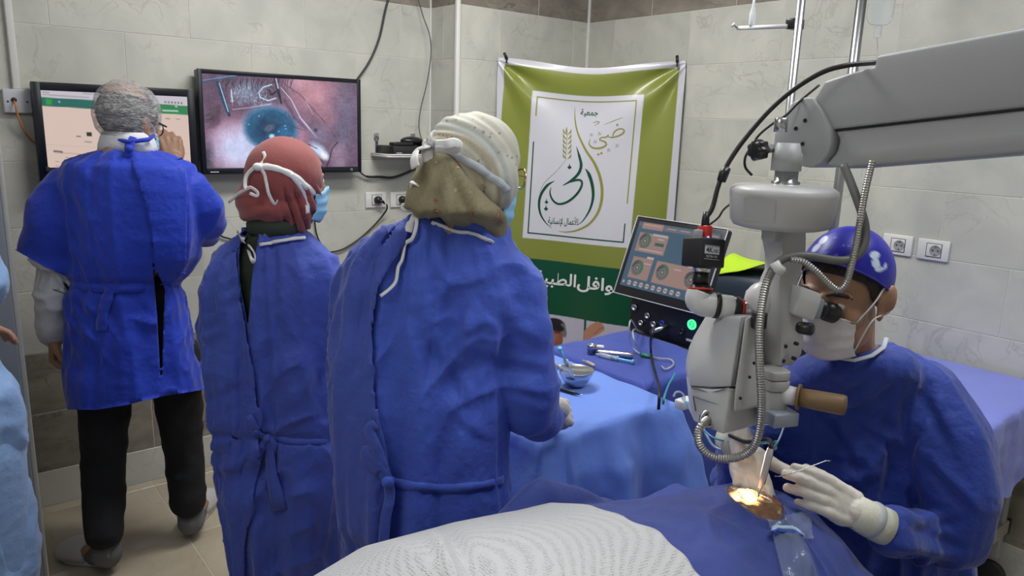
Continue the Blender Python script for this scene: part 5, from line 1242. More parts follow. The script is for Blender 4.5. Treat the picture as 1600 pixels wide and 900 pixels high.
def shell(name, M, cen, rad, keep, m, parent, thick=.002, nu=64, nv=40, wob=0.0, seed=1, edge=None):
    """part of an ellipsoid in a head's own frame; keep(local points) -> signed height above the cut"""
    def fn(u, v):
        a = u*2*PI; lo = np.zeros_like(u); 
        hi = np.full_like(u, PI*.98)
        for _ in range(26):                       # polar angle where the rim lies
            mid = (lo+hi)/2; q = np.stack([cen[0]+rad[0]*np.sin(mid)*np.cos(a), cen[1]+rad[1]*np.sin(mid)*np.sin(a), cen[2]+rad[2]*np.cos(mid)], 1)
            k = keep(q) > 0; lo = np.where(k, mid, lo); hi = np.where(k, hi, mid)
        t = lo*v+1e-3; L = np.stack([cen[0]+rad[0]*np.sin(t)*np.cos(a), cen[1]+rad[1]*np.sin(t)*np.sin(a), cen[2]+rad[2]*np.cos(t)], 1)
        if wob: L = L*(1+wob*(ridge(L, 22, seed)+.6*vnoise(L, 40, seed)))[:, None]
        if edge: L = edge(L, v)
        return L@M[:3, :3].T+M[:3, 3]
    me, P = grid_mesh(fn, nu, nv); bm = bmesh.new(); bm.from_mesh(me); bmesh.ops.remove_doubles(bm, verts=bm.verts[:], dist=1e-5); bmesh.ops.recalc_face_normals(bm, faces=bm.faces[:]); bm.to_mesh(me); bm.free()
    me.polygons.foreach_set('use_smooth', [True]*len(me.polygons))
    return solidify(link(name, me, m, parent), thick, 1)
shell('hair', Mh, (0, -.012, .035), (.0785, .099, .0885), lambda q: np.minimum(q[:, 2]-(.02+q[:, 1]*1.0), .085-q[:, 2]+0*q[:, 0]) if False else q[:, 2]-(-.035+np.clip(q[:, 1], -.2, .2)*.9), m_hair_g, man, .003)
shell('bald_crown', Mh, (.005, -.030, .045), (.0745, .088, .0835), lambda q: q[:, 2]-.082, m_skin1, man, .002)
m_net = mat('white_net_cap', (.50, .50, .51), .6, bump=.9, bscale=90, aniso=(1, 1, 2.5))
_n = m_net.node_tree; _t = _n.nodes.new('ShaderNodeTexNoise'); _t.inputs['Scale'].default_value = 38; _t.inputs['Detail'].default_value = 3; _t.inputs['Distortion'].default_value = 1.2
_r = _n.nodes.new('ShaderNodeMapRange'); _r.inputs[1].default_value = .40; _r.inputs[2].default_value = .66; _r.inputs[3].default_value = .14; _r.inputs[4].default_value = .46
_m = [q for q in _n.nodes if q.type == 'MAPPING'][0]; _n.links.new(_m.outputs[0], _t.inputs['Vector']); _n.links.new(_t.outputs['Fac'], _r.inputs[0]); _n.links.new(_r.outputs[0], _n.nodes['Principled BSDF'].inputs['Alpha'])
shell('net_cap', Mh, (0, -.012, .034), (.093, .112, .108), lambda q: q[:, 2]-(-.044+q[:, 1]*.36), m_net, man, .0008, 90, 50, .022, 4)
m_netb = mat('white_elastic', (.60, .60, .61), .8, alpha=.85, bump=.6, bscale=120)
rim = []
for k in range(61):
    a = 2*PI*k/60; y = .09*math.sin(a); zz = -.044+y*.34; k_ = math.sqrt(max(.05, 1-((zz-.030)/.101)**2)); rim.append(T1((.093*k_*math.cos(a)+.002*math.sin(19*a), .111*k_*math.sin(a)-.012, zz+.003*math.sin(13*a))))
MB().tube(rim, .0075, 8).build('cap_band', m_netb, man)
o, mk = mask(Mh, m_mask_b, man)
for q in (0, 1): MB().tube(spline([mk(q, .1), T1(((q*2-1)*.080, .02, -.002)), T1(((q*2-1)*.083, -.018, .018))], 5), .0016, 6).build('ear_loop', m_tie, man)
solidify(MB().loft(gown_rings([(206, 165, 232, .95), (214, 162, 236, .95), (226, 159, 240, .92), (236, 158, 243, .85)], 2.50), True, False).build('shirt_collar', m_shirt, man), .002, 1)
g = MB()
for q in (-1, 1): g.tube(spline([T1((q*.072, .085, .012)), T1((q*.080, .04, .016)), T1((q*.083, -.012, .016)), T1((q*.082, -.03, -.004))], 4), .0032, 8)
for q in (-1, 1): g.tube([T1((q*.033+.026*math.cos(a), .098-.012*abs(math.cos(a)), .002+.02*math.sin(a))) for a in [2*PI*k/20 for k in range(21)]], .0022, 6)
g.tube([T1((-.008, .104, .006)), T1((.008, .104, .006))], .002, 6).build('glasses', m_black, man)
# white shirt: collar, torso, left sleeve
mb = MB(); mb.tube([T1((0, -.044, -.16)), T1((0, -.040, -.135)), T1((0, -.036, -.112))], [.066, .066, .064], 28)
mb.chain([at_h(92, 330, 2.48), el_l, at_h(83, 470, 2.48), at_h(80, 524, 2.50)], [.050, .058, .052, .041], 20); mb.chain([el_r, wr_r], [.042, .036], 20); mb.cap2(J['neck'], J['chest'], .062, .10)
me = remesh(mb, .006, 3); P = get_co(me); N = get_no(me); d = .006*ridge(P*(1, 1, 1.6), 11, 3)+.003*ridge(P, 24, 5); set_co(me, P+N*d[:, None]); shirt = link('shirt', me, m_shirt, man)
# trousers
mb = MB(); mb.chain([hipl, knl, ankl+np.array((-.006, -.008, .085))], [.092, .070, .063], 20); mb.chain([hipr, knr, ankr+np.array((-.006, -.008, .085))], [.092, .070, .064], 20); RR_ = np.stack([RH, FH, (0, 0, 1.)], 1); mb.ell(J['pelvis'], (.175, .130, .15), RR_, nu=24); mb.ell(J['pelvis']+np.array((0, 0, .12)), (.160, .120, .13), RR_, nu=24)
me = remesh(mb, .008, 3); P = get_co(me); N = get_no(me); d = .005*ridge(P*(1, 1, 1.5), 8, 2)+.003*vnoise(P, 25, 5); set_co(me, P+N*d[:, None]); link('trousers', me, m_black_trouser, man)
m_sock = mat('grey_sock', (.16, .16, .165), .9, bump=.3, bscale=150); m_clog = mat('grey_white_clog', (.56, .55, .56), .4)
for heel, toe, an in ((np.array((.418, 2.765, 0)), np.array((.262, 2.945, 0)), ankl), (np.array((.705, 2.842, 0)), np.array((.872, 3.065, 0)), ankr)):
    f = nrm(toe-heel); L_ = float(np.linalg.norm(toe-heel)); sx = np.array((f[1], -f[0], 0)); Ms = frame(heel, x=sx, y=f)
    MB().tube([an+np.array((0, 0, .04)), an-np.array((0, 0, .01)), heel+f*.055+np.array((0, 0, .045))], [.046, .047, .047], 18).ell(heel+f*.06+np.array((0, 0, .045)), (.046, .055, .038)).cap2(heel+f*.05+np.array((0, 0, .05)), heel+f*.15+np.array((0, 0, .045)), .040, .034).build('sock', m_sock, man)
    out = [(.036*math.sin(a)*(1.0+.28*math.exp(-((.5-.5*math.cos(a))-.72)**2/.03)), L_*(.5-.5*math.cos(a))-.02) for a in [2*PI*k/36 for k in range(36)]]
    sl = MB().prism(out, .001, .026, M=Ms, bev=.006, seg=3, smooth=True).build('clog_sole', m_clog, man)
    up = []
    for k in range(9):
        t = .42+.56*k/8; wdt = .045*(1-((t-.68)/.36)**4*.75); hgt = .062*(1-((t-.42)/.62)**2.2)+.022
        up.append([(Ms@np.array((wdt*math.cos(a), L_*t-.02, .018+hgt*math.sin(a)**.9 if math.sin(a) > 0 else .018, 1)))[:3] for a in [PI*q/14 for q in range(15)]])
    solidify(MB().loft(up, False, False).build('clog_upper', m_clog, man), .005, 1)
# gown
rows = [(235, 160, 248, .85, -.005), (242, 138, 268, .72), (250, 120, 284, .62), (256, 106, 300, .6), (290, 101, 310, .6), (330, 106, 314, .62), (370, 112, 314, .64), (400, 114, 309, .66), (424, 114, 294, .68), (440, 116, 283, .70), (448, 117, 283, .70), (458, 112, 286, .72), (490, 108, 296, .72), (530, 107, 304, .74), (570, 110, 312, .76), (600, 114, 319, .78), (640, 122, 328, .80)]
mb = MB().loft(gown_rings(rows, H1))
def px_tube(mb, L, H, n=24, flat=1.0):
    mb.tube([at_h(x, y, h) for x, y, r, h in L], [r*h*1.0/FPX*1.02 for x, y, r, h in L], n, flat=flat, up=-FH)
px_tube(mb, [(142, 276, 26, 2.5), (110, 292, 33, 2.49), (90, 330, 42, 2.47), (80, 370, 44, 2.46), (72, 405, 45, 2.46), (69, 418, 45, 2.46)], H1, flat=.72)
px_tube(mb, [(264, 280, 26, 2.5), (296, 296, 31, 2.51), (317, 325, 33, 2.53), (322, 355, 30, 2.56), (316, 366, 28, 2.64)], H1, flat=.85)
me = remesh(mb, .008, 5); cloth_relief(me, 2, at_h(212, 400, 2.5), 1.05, .010, .008, .003)
tuck(bodym, me, ((hc, .15), (wr_l, .22), (wr_r, .24), (ankl, .45), (ankr, .45), (el_l, .07))); tuck(shirt, me, ((wr_l, .20), (wr_r, .2)))
# pull the waist band in, even the hem
P = get_co(me); X, Y = project(P); N = get_no(me); w = np.exp(-((Y-446)/7.0)**2)*(X > 100)*(X < 300); P -= N*(w*.010)[:, None]; set_co(me, P)
P, F = cut(me, xline([(226, 350), (237, 370), (239, 420), (242, 452), (246, 500), (251, 598)]), xline([(227, 350), (239.5, 370), (243, 420), (258, 452), (256, 500), (253, 598)]), 352, 598, inside=False)
me2 = sub_mesh('gown', P, F)
# open hem and sleeve mouth: drop the closed ends
P = get_co(me2); F = facearr(me2); X, Y = project(P); hem = np.interp(X, [110, 150, 200, 250, 330], [640, 640, 632, 620, 606]); mouth = np.interp(X, [20, 28, 70, 113, 125], [385, 392, 416, 437, 440])
bad = (Y > hem) | ((X < 118) & (Y > mouth) & (Y < 445) & (X < 112+0*Y)); s_ = Y-hem; near = (np.abs(s_) < 6); P[near] += np.array((0, 0, 1.))*(s_[near]*2.5/FPX)[:, None]
sm = Y-mouth; nm = (np.abs(sm) < 6) & (X < 112) & (Y < 445); P[nm] += np.array((0, 0, 1.))*(sm[nm]*2.5/FPX)[:, None]
me3 = sub_mesh('gown', P, F[~bad[F].all(1)]); gown = solidify(link('gown', me3, m_gown_royal, man), .0015, -1)
flm = flap('gown_overlap', me, m_gown_royal, man, xline([(203, 240), (209, 262), (219, 292), (229, 325), (238, 370), (243, 432)]), xline([(285, 240), (292, 300), (290, 432)]), 246, 428, .007)
sf = Surf(gown, flm)
mb = MB(); sf.band(mb, [(116, 445), (140, 449), (170, 450), (200, 450), (240, 447), (266, 443), (278, 441)], .017, .004, .0015); mb.build('waist_tie', m_gown_royal, man)
mb = MB(); sf.band(mb, [(174, 452), (168, 470), (162, 490), (160, 518)], .019, .006, .0015); mb.build('tie_end', m_gown_royal, man)
mb = MB()
ribbon(mb, [at_h(168, 214, 2.44), at_h(180, 219, 2.435), at_h(194, 226, 2.43), at_h(202, 233, 2.42)], .012, .3); ribbon(mb, [at_h(208, 214, 2.43), at_h(204, 224, 2.42), at_h(202, 236, 2.41), at_h(203, 252, 2.405)], [.012, .013, .014, .012], .3)
ribbon(mb, [at_h(201, 232, 2.41), at_h(196, 244, 2.405), at_h(190, 252, 2.41)], .008, .3); mb.ell(at_h(202, 233, 2.41), (.014, .012, .014)); mb.build('neck_tie', m_gown_royal, man)
MB().tube([at_h(166, 212, 2.47), at_h(172, 216, 2.44), at_h(203, 222, 2.42), at_h(232, 218, 2.45), at_h(240, 212, 2.48)], .007, 8).build('neck_band', m_gown_royal, man)
# ================================================================== WOMAN IN RED HEADSCARF
m_red_scarf = mat('red_headscarf', (.30, .062, .058), .75, sheen=.3, bump=.25, bscale=400, var=.15, vscale=9)
m_green_dress = mat('dark_green_dress', (.028, .042, .026), .85, bump=.2, bscale=200)
m_navy_shoe = mat('dark_shoe', (.03, .03, .035), .5)
H2 = 2.10
w1 = thing('person', (.74, 2.02, 0), 'woman seen from behind in blue gown and red headscarf, watching the eye screen', 'person')
hc = at_h(453, 283, H2); F1 = RH*.80+FH*.60+np.array((0, 0, -.05)); Mh = head_frame(hc, F1); R = Mh[:3, :3]
def stand_body(H, cx, ys, sw, hw, feet, elbows, wrists, w=.92):
    """standing skeleton: cx = image column of the spine at the neck and at the pelvis, ys = rows neck, chest, pelvis, knee"""
    n, c, p = at_h(cx[0], ys[0], H), at_h((cx[0]+cx[1])/2, ys[1], H), at_h(cx[1], ys[2], H)
    sL, sR = at_h(cx[0]-sw[0], ys[0]+56, H), at_h(cx[0]+sw[1], ys[0]+56, H)
    hl, hr = p-RH*.09-np.array((0, 0, .05)), p+RH*.09-np.array((0, 0, .05)); al, ar = np.array(feet[0]), np.array(feet[1])
    kl, kr = (hl+al)/2+FH*.02, (hr+ar)/2+FH*.02
    return dict(neck=n, chest=c, pelvis=p, shoulder=(sL, sR), elbow=elbows, wrist=wrists, hip=(hl, hr), knee=(kl, kr), ankle=(al, ar), toe=(al+nrm(F1*(1, 1, 0))*.16-np.array((0, 0, .04)), ar+nrm(F1*(1, 1, 0))*.16-np.array((0, 0, .04))))
base1 = at_h(440, 600, H2)
ank = (np.array((base1[0]-.06, base1[1]+.04, .08)), np.array((base1[0]+.08, base1[1]-.04, .08)))
J1 = stand_body(H2, (432, 425), (372, 470, 640, 0), (62, 62), 0, ank, (at_h(345, 560, H2+.02), at_h(512, 560, H2+.02)), (at_h(395, 610, H2+.20), at_h(470, 600, H2+.22)))
J1['neck'] = J1['neck']+FH*.015; mb = MB(); head_shapes(mb, Mh, .94); body_shapes(mb, J1, .76)
for wq, sd in ((J1['wrist'][0], 1), (J1['wrist'][1], -1)): hand_shapes(mb, wq, RH*sd*.8+FH*.5, FH*.6-np.array((0, 0, .5)), sd, ((.4, .5, .4),)*4, s=.92)
bodyw1 = link('body', remesh(mb, .0052, 3), m_skin2, w1); eyes(Mh, w1, .97)
o, mk1 = mask(Mh, m_mask_b, w1, 1.0)
# dress and shoes under the gown
rowsd = [(340, 398, 472, .95), (350, 390, 478, .95), (360, 389, 477, .92), (372, 386, 478, .8), (388, 376, 486, .62), (420, 350, 508, .60), (520, 350, 500, .58), (620, 352, 496, .6), (760, 360, 500, .66), (940, 378, 500, .7)]
dress1 = link('dress', remesh(MB().loft(gown_rings(rowsd, H2)), .008, 3), m_green_dress, w1)
for q, s_ in zip(ank, (-1, 1)):
    f = nrm(F1*(1, 1, 0)); MB().ell((q[0]+f[0]*.06, q[1]+f[1]*.06, .042), (.125, .048, .040), np.stack([f, (-f[1], f[0], 0), (0, 0, 1.)], 1)).build('shoe', m_navy_shoe, w1)
solidify(MB().loft(gown_rings([(336, 394, 476, .95), (348, 388, 479, .95), (360, 389, 477, .93), (368, 395, 470, .8)], H2), True, False).build('collar', m_green_dress, w1), .003, 1)
# scarf
def E3(mb, x, y, H, ra, rb, rc, fx=None):
    f = nrm((fx if fx is not None else F1)*(1, 1, 0)); mb.ell(at_h(x, y, H), (ra, rb, rc), np.stack([f, (-f[1], f[0], 0), (0, 0, 1.)], 1), 30, 20)
mb = MB(); E3(mb, 445, 277, H2, .108, .096, .111); E3(mb, 413, 314, H2-.012, .074, .088, .066); E3(mb, 405, 322, H2-.01, .058, .07, .052); E3(mb, 430, 322, H2-.02, .08, .08, .05); E3(mb, 430, 300, H2, .09, .088, .085); E3(mb, 458, 316, H2, .054, .078, .088); E3(mb, 460, 348, H2+.005, .038, .062, .036); E3(mb, 440, 334, H2, .055, .062, .05)
me = remesh(mb, .0055, 6); P = get_co(me); N = get_no(me); X, Y = project(P)
wf = smooth01(X, 432, 452)*smooth01(Y, 285, 305); ph = (X-.30*(Y-300))*.42
d = wf*.0055*(np.sin(ph+.8*np.sin(Y*.05))+.6*np.sin(ph*1.9+1)) + smooth01(Y, 312, 340)*smooth01(-X, -432, -405)*.004*np.sin((Y+.4*X)*.22) + .0012*vnoise(P, 30, 4)
# open the front for the face
L = (P-hc)@R; P = P+N*d[:, None]; me2 = me; set_co(me2, P)
F = facearr(me2); face = (L[:, 1] > .052) & (np.abs(L[:, 0]) < .050) & (L[:, 2] < .050) & (L[:, 2] > -.085)
scarf = solidify(link('headscarf', sub_mesh('headscarf', P, F[~face[F].all(1)]), m_red_scarf, w1), .002, 1)
# gown
rows = [(356, 398, 468, .95), (365, 380, 484, .85), (384, 352, 506, .66), (402, 333, 522, .60), (422, 322, 533, .58), (450, 315, 538, .58), (500, 313, 530, .60), (560, 316, 534, .64), (620, 323, 534, .68), (680, 332, 536, .72), (690, 333, 536, .72), (740, 338, 538, .74), (800, 350, 532, .76), (900, 364, 536, .78), (1000, 376, 540, .8), (1075, 384, 542, .8)]
mb = MB().loft(gown_rings(rows, H2))
def sleeve(mb, L, n=22, flat=.9): mb.tube([at_h(x, y, h) for x, y, r, h in L], [r*h/FPX for x, y, r, h in L], n, flat=flat, up=-FH)
sleeve(mb, [(500, 408, 26, H2), (512, 440, 30, H2-.01), (520, 480, 32, H2-.02), (522, 530, 31, H2-.01), (516, 570, 28, H2+.04), (498, 592, 25, H2+.14), (478, 600, 20, H2+.20)])
sleeve(mb, [(355, 410, 22, H2), (340, 450, 27, H2+.01), (336, 510, 28, H2+.02), (342, 560, 27, H2+.04), (366, 592, 24, H2+.12), (388, 606, 20, H2+.18)])
me = remesh(mb, .007, 5); cloth_relief(me, 5, at_h(425, 560, H2), 1.25, .015, .010, .0035, damp=[(J1['wrist'][0], .1), (J1['wrist'][1], .1)])
tuck(dress1, me, ((at_h(431, 346, H2), .07),)); tuck(bodyw1, dress1.data, ((hc-np.array((0, 0, .01)), .125), (J1['wrist'][0], .2), (J1['wrist'][1], .2), (J1['elbow'][0], .12), (J1['elbow'][1], .12), (ank[0], .25), (ank[1], .25)), .006, .08); tuck(bodyw1, me, ((hc, .2), (J1['wrist'][0], .12), (J1['wrist'][1], .12), (ank[0], .25), (ank[1], .25)))
P = get_co(me); X, Y = project(P); N = get_no(me); P -= N*(np.exp(-((Y-686-(X-420)*.05)/9.0)**2)*.010)[:, None]; set_co(me, P)
P, F = cut(me, xline([(377, 374), (373, 400), (374, 440), (386, 506)]), xline([(404, 374), (398, 400), (393, 440), (388, 506)]), 300, 505, inside=False)
meg = sub_mesh('gown', P, F); gown1 = solidify(link('gown', meg, m_gown_a, w1), .0015, -1)
fl1 = flap('gown_overlap', me, m_gown_a, w1, None, xline([(376, 380), (373, 400), (375, 440), (387, 506), (400, 600), (409, 652), (400, 760), (385, 860), (378, 1000)]), 372, 985, .013)
sf = Surf(gown1, fl1); ss = Surf(scarf)
mb = MB(); ribbon(mb, [at_h(371, 362, H2-.04), at_h(377, 373, H2-.09), sf.hit(384, 382, .006)], .004, .5); sf.band(mb, [(386, 385), (400, 384), (415, 382), (430, 379), (445, 377), (460, 375), (476, 374)], .0045, .010, .002); mb.build('neck_binding', m_tie, w1)
mb = MB(); k0 = sf.hit(386, 380, .010); mb.ell(k0, (.010, .008, .009))
ribbon(mb, [k0]+[at_h(x, y, H2-.125) for x, y in ((379, 376), (376, 372), (382, 374))], .005, .4)
ribbon(mb, spline([k0, at_h(391, 386, H2-.13), at_h(398, 398, H2-.14), at_h(397, 410, H2-.14), at_h(391, 400, H2-.14), k0], 5), .0055, .4)
ribbon(mb, spline([k0]+[sf.hit(x, y, .008) for x, y in ((393, 400), (396, 415), (392, 430), (388, 445), (384, 464))], 5), .0055, .4); mb.build('neck_tie', m_tie, w1)
# mask ties on the scarf
mb = MB()
ss.band(mb, [(405, 261), (420, 261), (440, 266), (460, 276), (478, 291), (492, 305), (500, 314)], .0085)
ss.band(mb, [(453, 272), (464, 283), (473, 298), (478, 315), (480, 333)], .0075)
k0 = ss.hit(406, 262, .010); mb.ell(k0, (.013, .011, .011)); mb.build('mask_tie', m_tie, w1)
def loose(mb, k0, pts, Hd, w, k=6): ribbon(mb, spline([k0]+[at_h(x, y, h) for x, y, h in pts], k), w, .3)
mb = MB()
loose(mb, k0, [(411, 253, H2-.09), (414, 245, H2-.085), (411, 237, H2-.08)], 0, .0045)
loose(mb, k0, [(395, 264, H2-.10), (385, 275, H2-.10), (383, 290, H2-.11), (386, 296, H2-.12)], 0, .0052)
loose(mb, k0, [(412, 270, H2-.10), (416, 285, H2-.105), (420, 303, H2-.11), (429, 319, H2-.10), (434, 313, H2-.09)], 0, .0045)
k1 = at_h(386, 295, H2-.12)
loose(mb, k1, [(392, 293, H2-.125), (402, 300, H2-.125), (401, 306, H2-.125), (390, 302, H2-.125)], 0, .0045); loose(mb, k1, [(374, 302, H2-.09), (366, 309, H2-.05), (357, 316, H2-.02)], 0, .0042); mb.build('tie_bow', m_tie, w1)
mb = MB()
sf.band(mb, [(397, 674), (412, 682), (430, 684), (460, 690), (490, 690), (518, 690)], .009)
k0 = sf.hit(417, 683, .012); mb.ell(k0, (.012, .010, .012)); mb.build('waist_tie', m_gown_a, w1)
mb = MB(); ribbon(mb, [k0]+[sf.hit(x, y, .012) for x, y in ((424, 690), (427, 705), (424, 720))], .016, .2); ribbon(mb, [k0]+[sf.hit(x, y, .010) for x, y in ((420, 700), (424, 740), (432, 770), (440, 795))], [.012, .013, .016, .022, .024], .2)
ribbon(mb, [k0]+[sf.hit(x, y, .010) for x, y in ((405, 674), (396, 655), (392, 648))], .009, .25); mb.build('tie_end', m_gown_a, w1)

# ================================================================== WOMAN IN CREAM HEADSCARF
H3 = 1.60
w2 = thing('person', (.93, 1.32, 0), 'woman in bright blue gown and patterned cream headscarf, resting a gloved hand on the table', 'person')
hc = at_h(738, 272, H3); F1 = RH*.86+FH*.50+np.array((0, 0, -.12)); Mh = head_frame(hc, F1); R = Mh[:3, :3]
base2 = at_h(680, 600, H3); ank = (np.array((base2[0]-.09, base2[1]+.05, .08)), np.array((base2[0]+.06, base2[1]-.02, .08)))
hand2 = at_h(872, 640, 1.70)
J2 = stand_body(H3, (715, 672), (372, 500, 740, 0), (95, 62), 0, ank, (at_h(560, 590, H3+.02), at_h(838, 590, H3+.0)), (at_h(640, 640, H3+.26), at_h(862, 648, H3+.06)))
mb = MB(); head_shapes(mb, Mh, .93); body_shapes(mb, J2, .82)
bodyw2 = link('body', remesh(mb, .0052, 3), m_skin2, w2); eyes(Mh, w2, .97)
o, mk2 = mask(Mh, m_mask_b, w2, 1.0)
mb = MB(); ti = hand_shapes(mb, at_h(871, 637, H3+.055), RH*.35+FH*.75-np.array((0, 0, .45)), -FH*.35+RH*.75+np.array((0, 0, .5)), -1, ((.7, .9, .5), (.8, .9, .5), (.8, .9, .5), (.85, .9, .5)), ((.5, .8, -.4), .3), .92, .03)
link('glove', remesh(mb, .0028, 3), m_glove, w2)
mb = MB(); hand_shapes(mb, J2['wrist'][0], RH*.8+FH*.5-np.array((0, 0, .2)), FH*.1+np.array((0, 0, 1)), 1, ((.5, .6, .4),)*4, s=.92); link('glove', remesh(mb, .003, 3), m_glove, w2)
rowsd = [(348, 668, 770, .7), (374, 625, 770, .6), (420, 590, 780, .52), (520, 565, 770, .52), (700, 570, 750, .56), (900, 590, 760, .6), (1300, 625, 780, .65)]
dress2 = link('dress', remesh(MB().loft(gown_rings(rowsd, H3)), .012, 3), m_green_dress, w2)
for q in ank:
    f = nrm(F1*(1, 1, 0)); MB().ell((q[0]+f[0]*.06, q[1]+f[1]*.06, .042), (.125, .048, .040), np.stack([f, (-f[1], f[0], 0), (0, 0, 1.)], 1)).build('shoe', m_navy_shoe, w2)
rows = [(328, 668, 768, .95, -.01), (337, 644, 782, .85, -.01), (352, 604, 798, .68), (382, 562, 815, .60), (410, 541, 826, .57), (440, 529, 832, .56), (480, 520, 828, .57), (540, 515, 812, .60), (600, 516, 800, .64), (660, 519, 794, .68), (700, 522, 792, .70), (760, 528, 795, .74), (860, 542, 802, .76), (1000, 560, 810, .78), (1200, 586, 820, .8), (1340, 602, 826, .8)]
mb = MB().loft(gown_rings(rows, H3, 48))
sleeve(mb, [(772, 392, 40, H3), (795, 420, 44, H3-.01), (812, 460, 45, H3-.02), (822, 510, 47, H3-.03), (828, 560, 48, H3-.03), (828, 605, 50, H3-.02), (828, 645, 46, H3-.0), (846, 655, 34, H3+.03), (858, 652, 24, H3+.055)], 26, .95)
sleeve(mb, [(575, 400, 30, H3), (556, 450, 36, H3+.02), (552, 530, 38, H3+.03), (565, 590, 36, H3+.06), (600, 620, 30, H3+.16), (636, 640, 24, H3+.25)], 24)
me = remesh(mb, .006, 5); cloth_relief(me, 11, at_h(675, 560, H3), 1.12, .013, .011, .003, damp=[(J2['wrist'][1], .09), (J2['wrist'][0], .09)])
# strong drag folds from the armpit to the elbow
P = get_co(me); N = get_no(me); X, Y = project(P); fc = ((P-CAM)*N).sum(1) < 0
d = np.zeros(len(P))
for (ax, ay), (bx, by), w_, a_ in (((745, 430), (722, 560), 14, .012), ((722, 560), (738, 640), 12, .010), ((770, 470), (850, 540), 12, .007), ((750, 545), (868, 575), 11, .010), ((745, 640), (700, 760), 18, .010), ((640, 470), (625, 640), 20, .008), ((800, 600), (870, 620), 9, .007), ((690, 380), (665, 460), 16, .006), ((775, 420), (800, 500), 9, .006), ((560, 420), (540, 620), 16, .008), ((705, 640), (770, 690), 10, .0045)):
    t = np.clip(((X-ax)*(bx-ax)+(Y-ay)*(by-ay))/((bx-ax)**2+(by-ay)**2), 0, 1); nx, ny = -(by-ay), bx-ax; l_ = math.hypot(nx, ny)
    u_ = ((X-ax-t*(bx-ax))*nx+(Y-ay-t*(by-ay))*ny)/l_; dd = np.hypot(X-ax-t*(bx-ax), Y-ay-t*(by-ay))
    d += .7*a_*np.exp(-(dd/w_)**2)*np.sin(np.clip(t, .0, 1)*PI*.9+.15) - a_*.8*np.exp(-((u_-w_*1.3)/(w_*.8))**2)*np.exp(-np.clip(dd-w_*2, 0, 99)**2/60)*np.sin(t*PI)
P += N*(d*fc)[:, None]; set_co(me, P)
tuck(dress2, me); tuck(bodyw2, me, ((hc, .145), (J2['wrist'][0], .12), (J2['wrist'][1], .10), (ank[0], .25), (ank[1], .25)))
gown2 = solidify(link('gown', me, m_gown_b, w2), .0015, -1)
fl2 = flap('gown_overlap', me, m_gown_a, w2, None, xline([(656, 338), (640, 372), (612, 410), (594, 450), (585, 520), (587, 600), (591, 650), (602, 700), (608, 760), (600, 850), (606, 1100), (620, 1300)]), 342, 1280, .014)
sf = Surf(gown2, fl2)
m_cream_scarf = mat('cream_headscarf', (.62, .60, .52), .6, sheen=.3, bump=.2, bscale=350, var=.18, vscale=12, col2=(.50, .52, .50))
m_olive_scarf = mat('olive_patterned_headscarf', (.235, .21, .115), .75, sheen=.2, bump=.5, bscale=300, var=.25, vscale=14)
mb = MB(); E3(mb, 737, 250, H3, .105, .092, .098); E3(mb, 728, 268, H3, .105, .092, .09); E3(mb, 760, 275, H3, .06, .086, .085); E3(mb, 705, 262, H3-.01, .055, .07, .065)
me = remesh(mb, .005, 6); P = get_co(me); N = get_no(me); X, Y = project(P); L = (P-hc)@R
ang = np.arctan2(Y-300, X-690); rr = np.hypot(X-690, Y-300)
d = .0016*np.sin(rr*.24+1.2*np.sin(ang*2))*smooth01(rr, 40, 70)+.0012*np.sin(rr*.55+ang*3)*smooth01(rr, 40, 70)
P += N*d[:, None]; F = facearr(me); face = (L[:, 1] > .050) & (np.abs(L[:, 0]) < .052) & (L[:, 2] < .048)
meu = sub_mesh('headscarf', P, F[~face[F].all(1)]); Pq = get_co(meu); X, Y = project(Pq); p = Paint(X, Y, (.76, .75, .70))
rr = np.hypot(X-690, Y-300)
p.mix(.8*np.exp(-((rr-62)/9)**2), (.66, .61, .50)); p.mix(.55*np.exp(-((rr-90)/3.5)**2), (.58, .50, .36)); p.mix(.6*np.exp(-((rr-84)/2)**2), (.82, .78, .66)); p.mix(.55*np.exp(-((rr-104)/8)**2), (.70, .74, .74))
rs = np.random.RandomState(8)
for k in range(60):
    a = rs.uniform(-1.9, .3); r_ = rs.choice([58, 66, 74, 112, 120, 128])+rs.uniform(-3, 3); c = (690+r_*math.cos(a), 300+r_*math.sin(a)); p.ell(c, (rs.uniform(1.2, 2.2),)*2, (.42, .30, .26), .85, .5)
for k in range(26): p.ell((700+rs.uniform(-28, 20), 225+rs.uniform(-18, 14)), (1.6, 1.6), (.50, .33, .27), .7, .5)
set_print(meu, np.clip(p.c, 0, 1)); sc_up = solidify(link('headscarf', meu, color_mat('cream_scarf_print', 0, .65), w2), .002, 1)
mb = MB()
LR = [(226, 684, 704, 1.2, -.05), (238, 674, 716, 1.3, -.055), (252, 666, 728, 1.3, -.055), (270, 656, 742, 1.2, -.05), (288, 647, 756, 1.1, -.045), (304, 640, 768, 1.05, -.042), (320, 637, 782, 1.0, -.04), (330, 652, 789, .95, -.03), (342, 692, 790, .95, -.015), (354, 727, 790, 1.1, -.015), (366, 752, 787, 1.3, -.015), (376, 768, 782, 1.4, -.015)]
mb.loft(gown_rings(LR, H3-.005, 44)); me = remesh(mb, .005, 6); P = get_co(me); N = get_no(me); X, Y = project(P)
aa = np.arctan2(Y-228, X-684); rr = np.hypot(X-684, Y-228)
d = .0042*np.sin(aa*15+.5*np.sin(rr*.05))*smooth01(rr, 25, 80)+.002*np.sin(aa*31+1)*smooth01(rr, 60, 120)+.0012*vnoise(P, 30, 6); P += N*d[:, None]
L = (P-hc)@R; F = facearr(me); face = (L[:, 1] > .056) & (L[:, 2] < .05) & (L[:, 2] > -.078) & (np.abs(L[:, 0]) < .06)
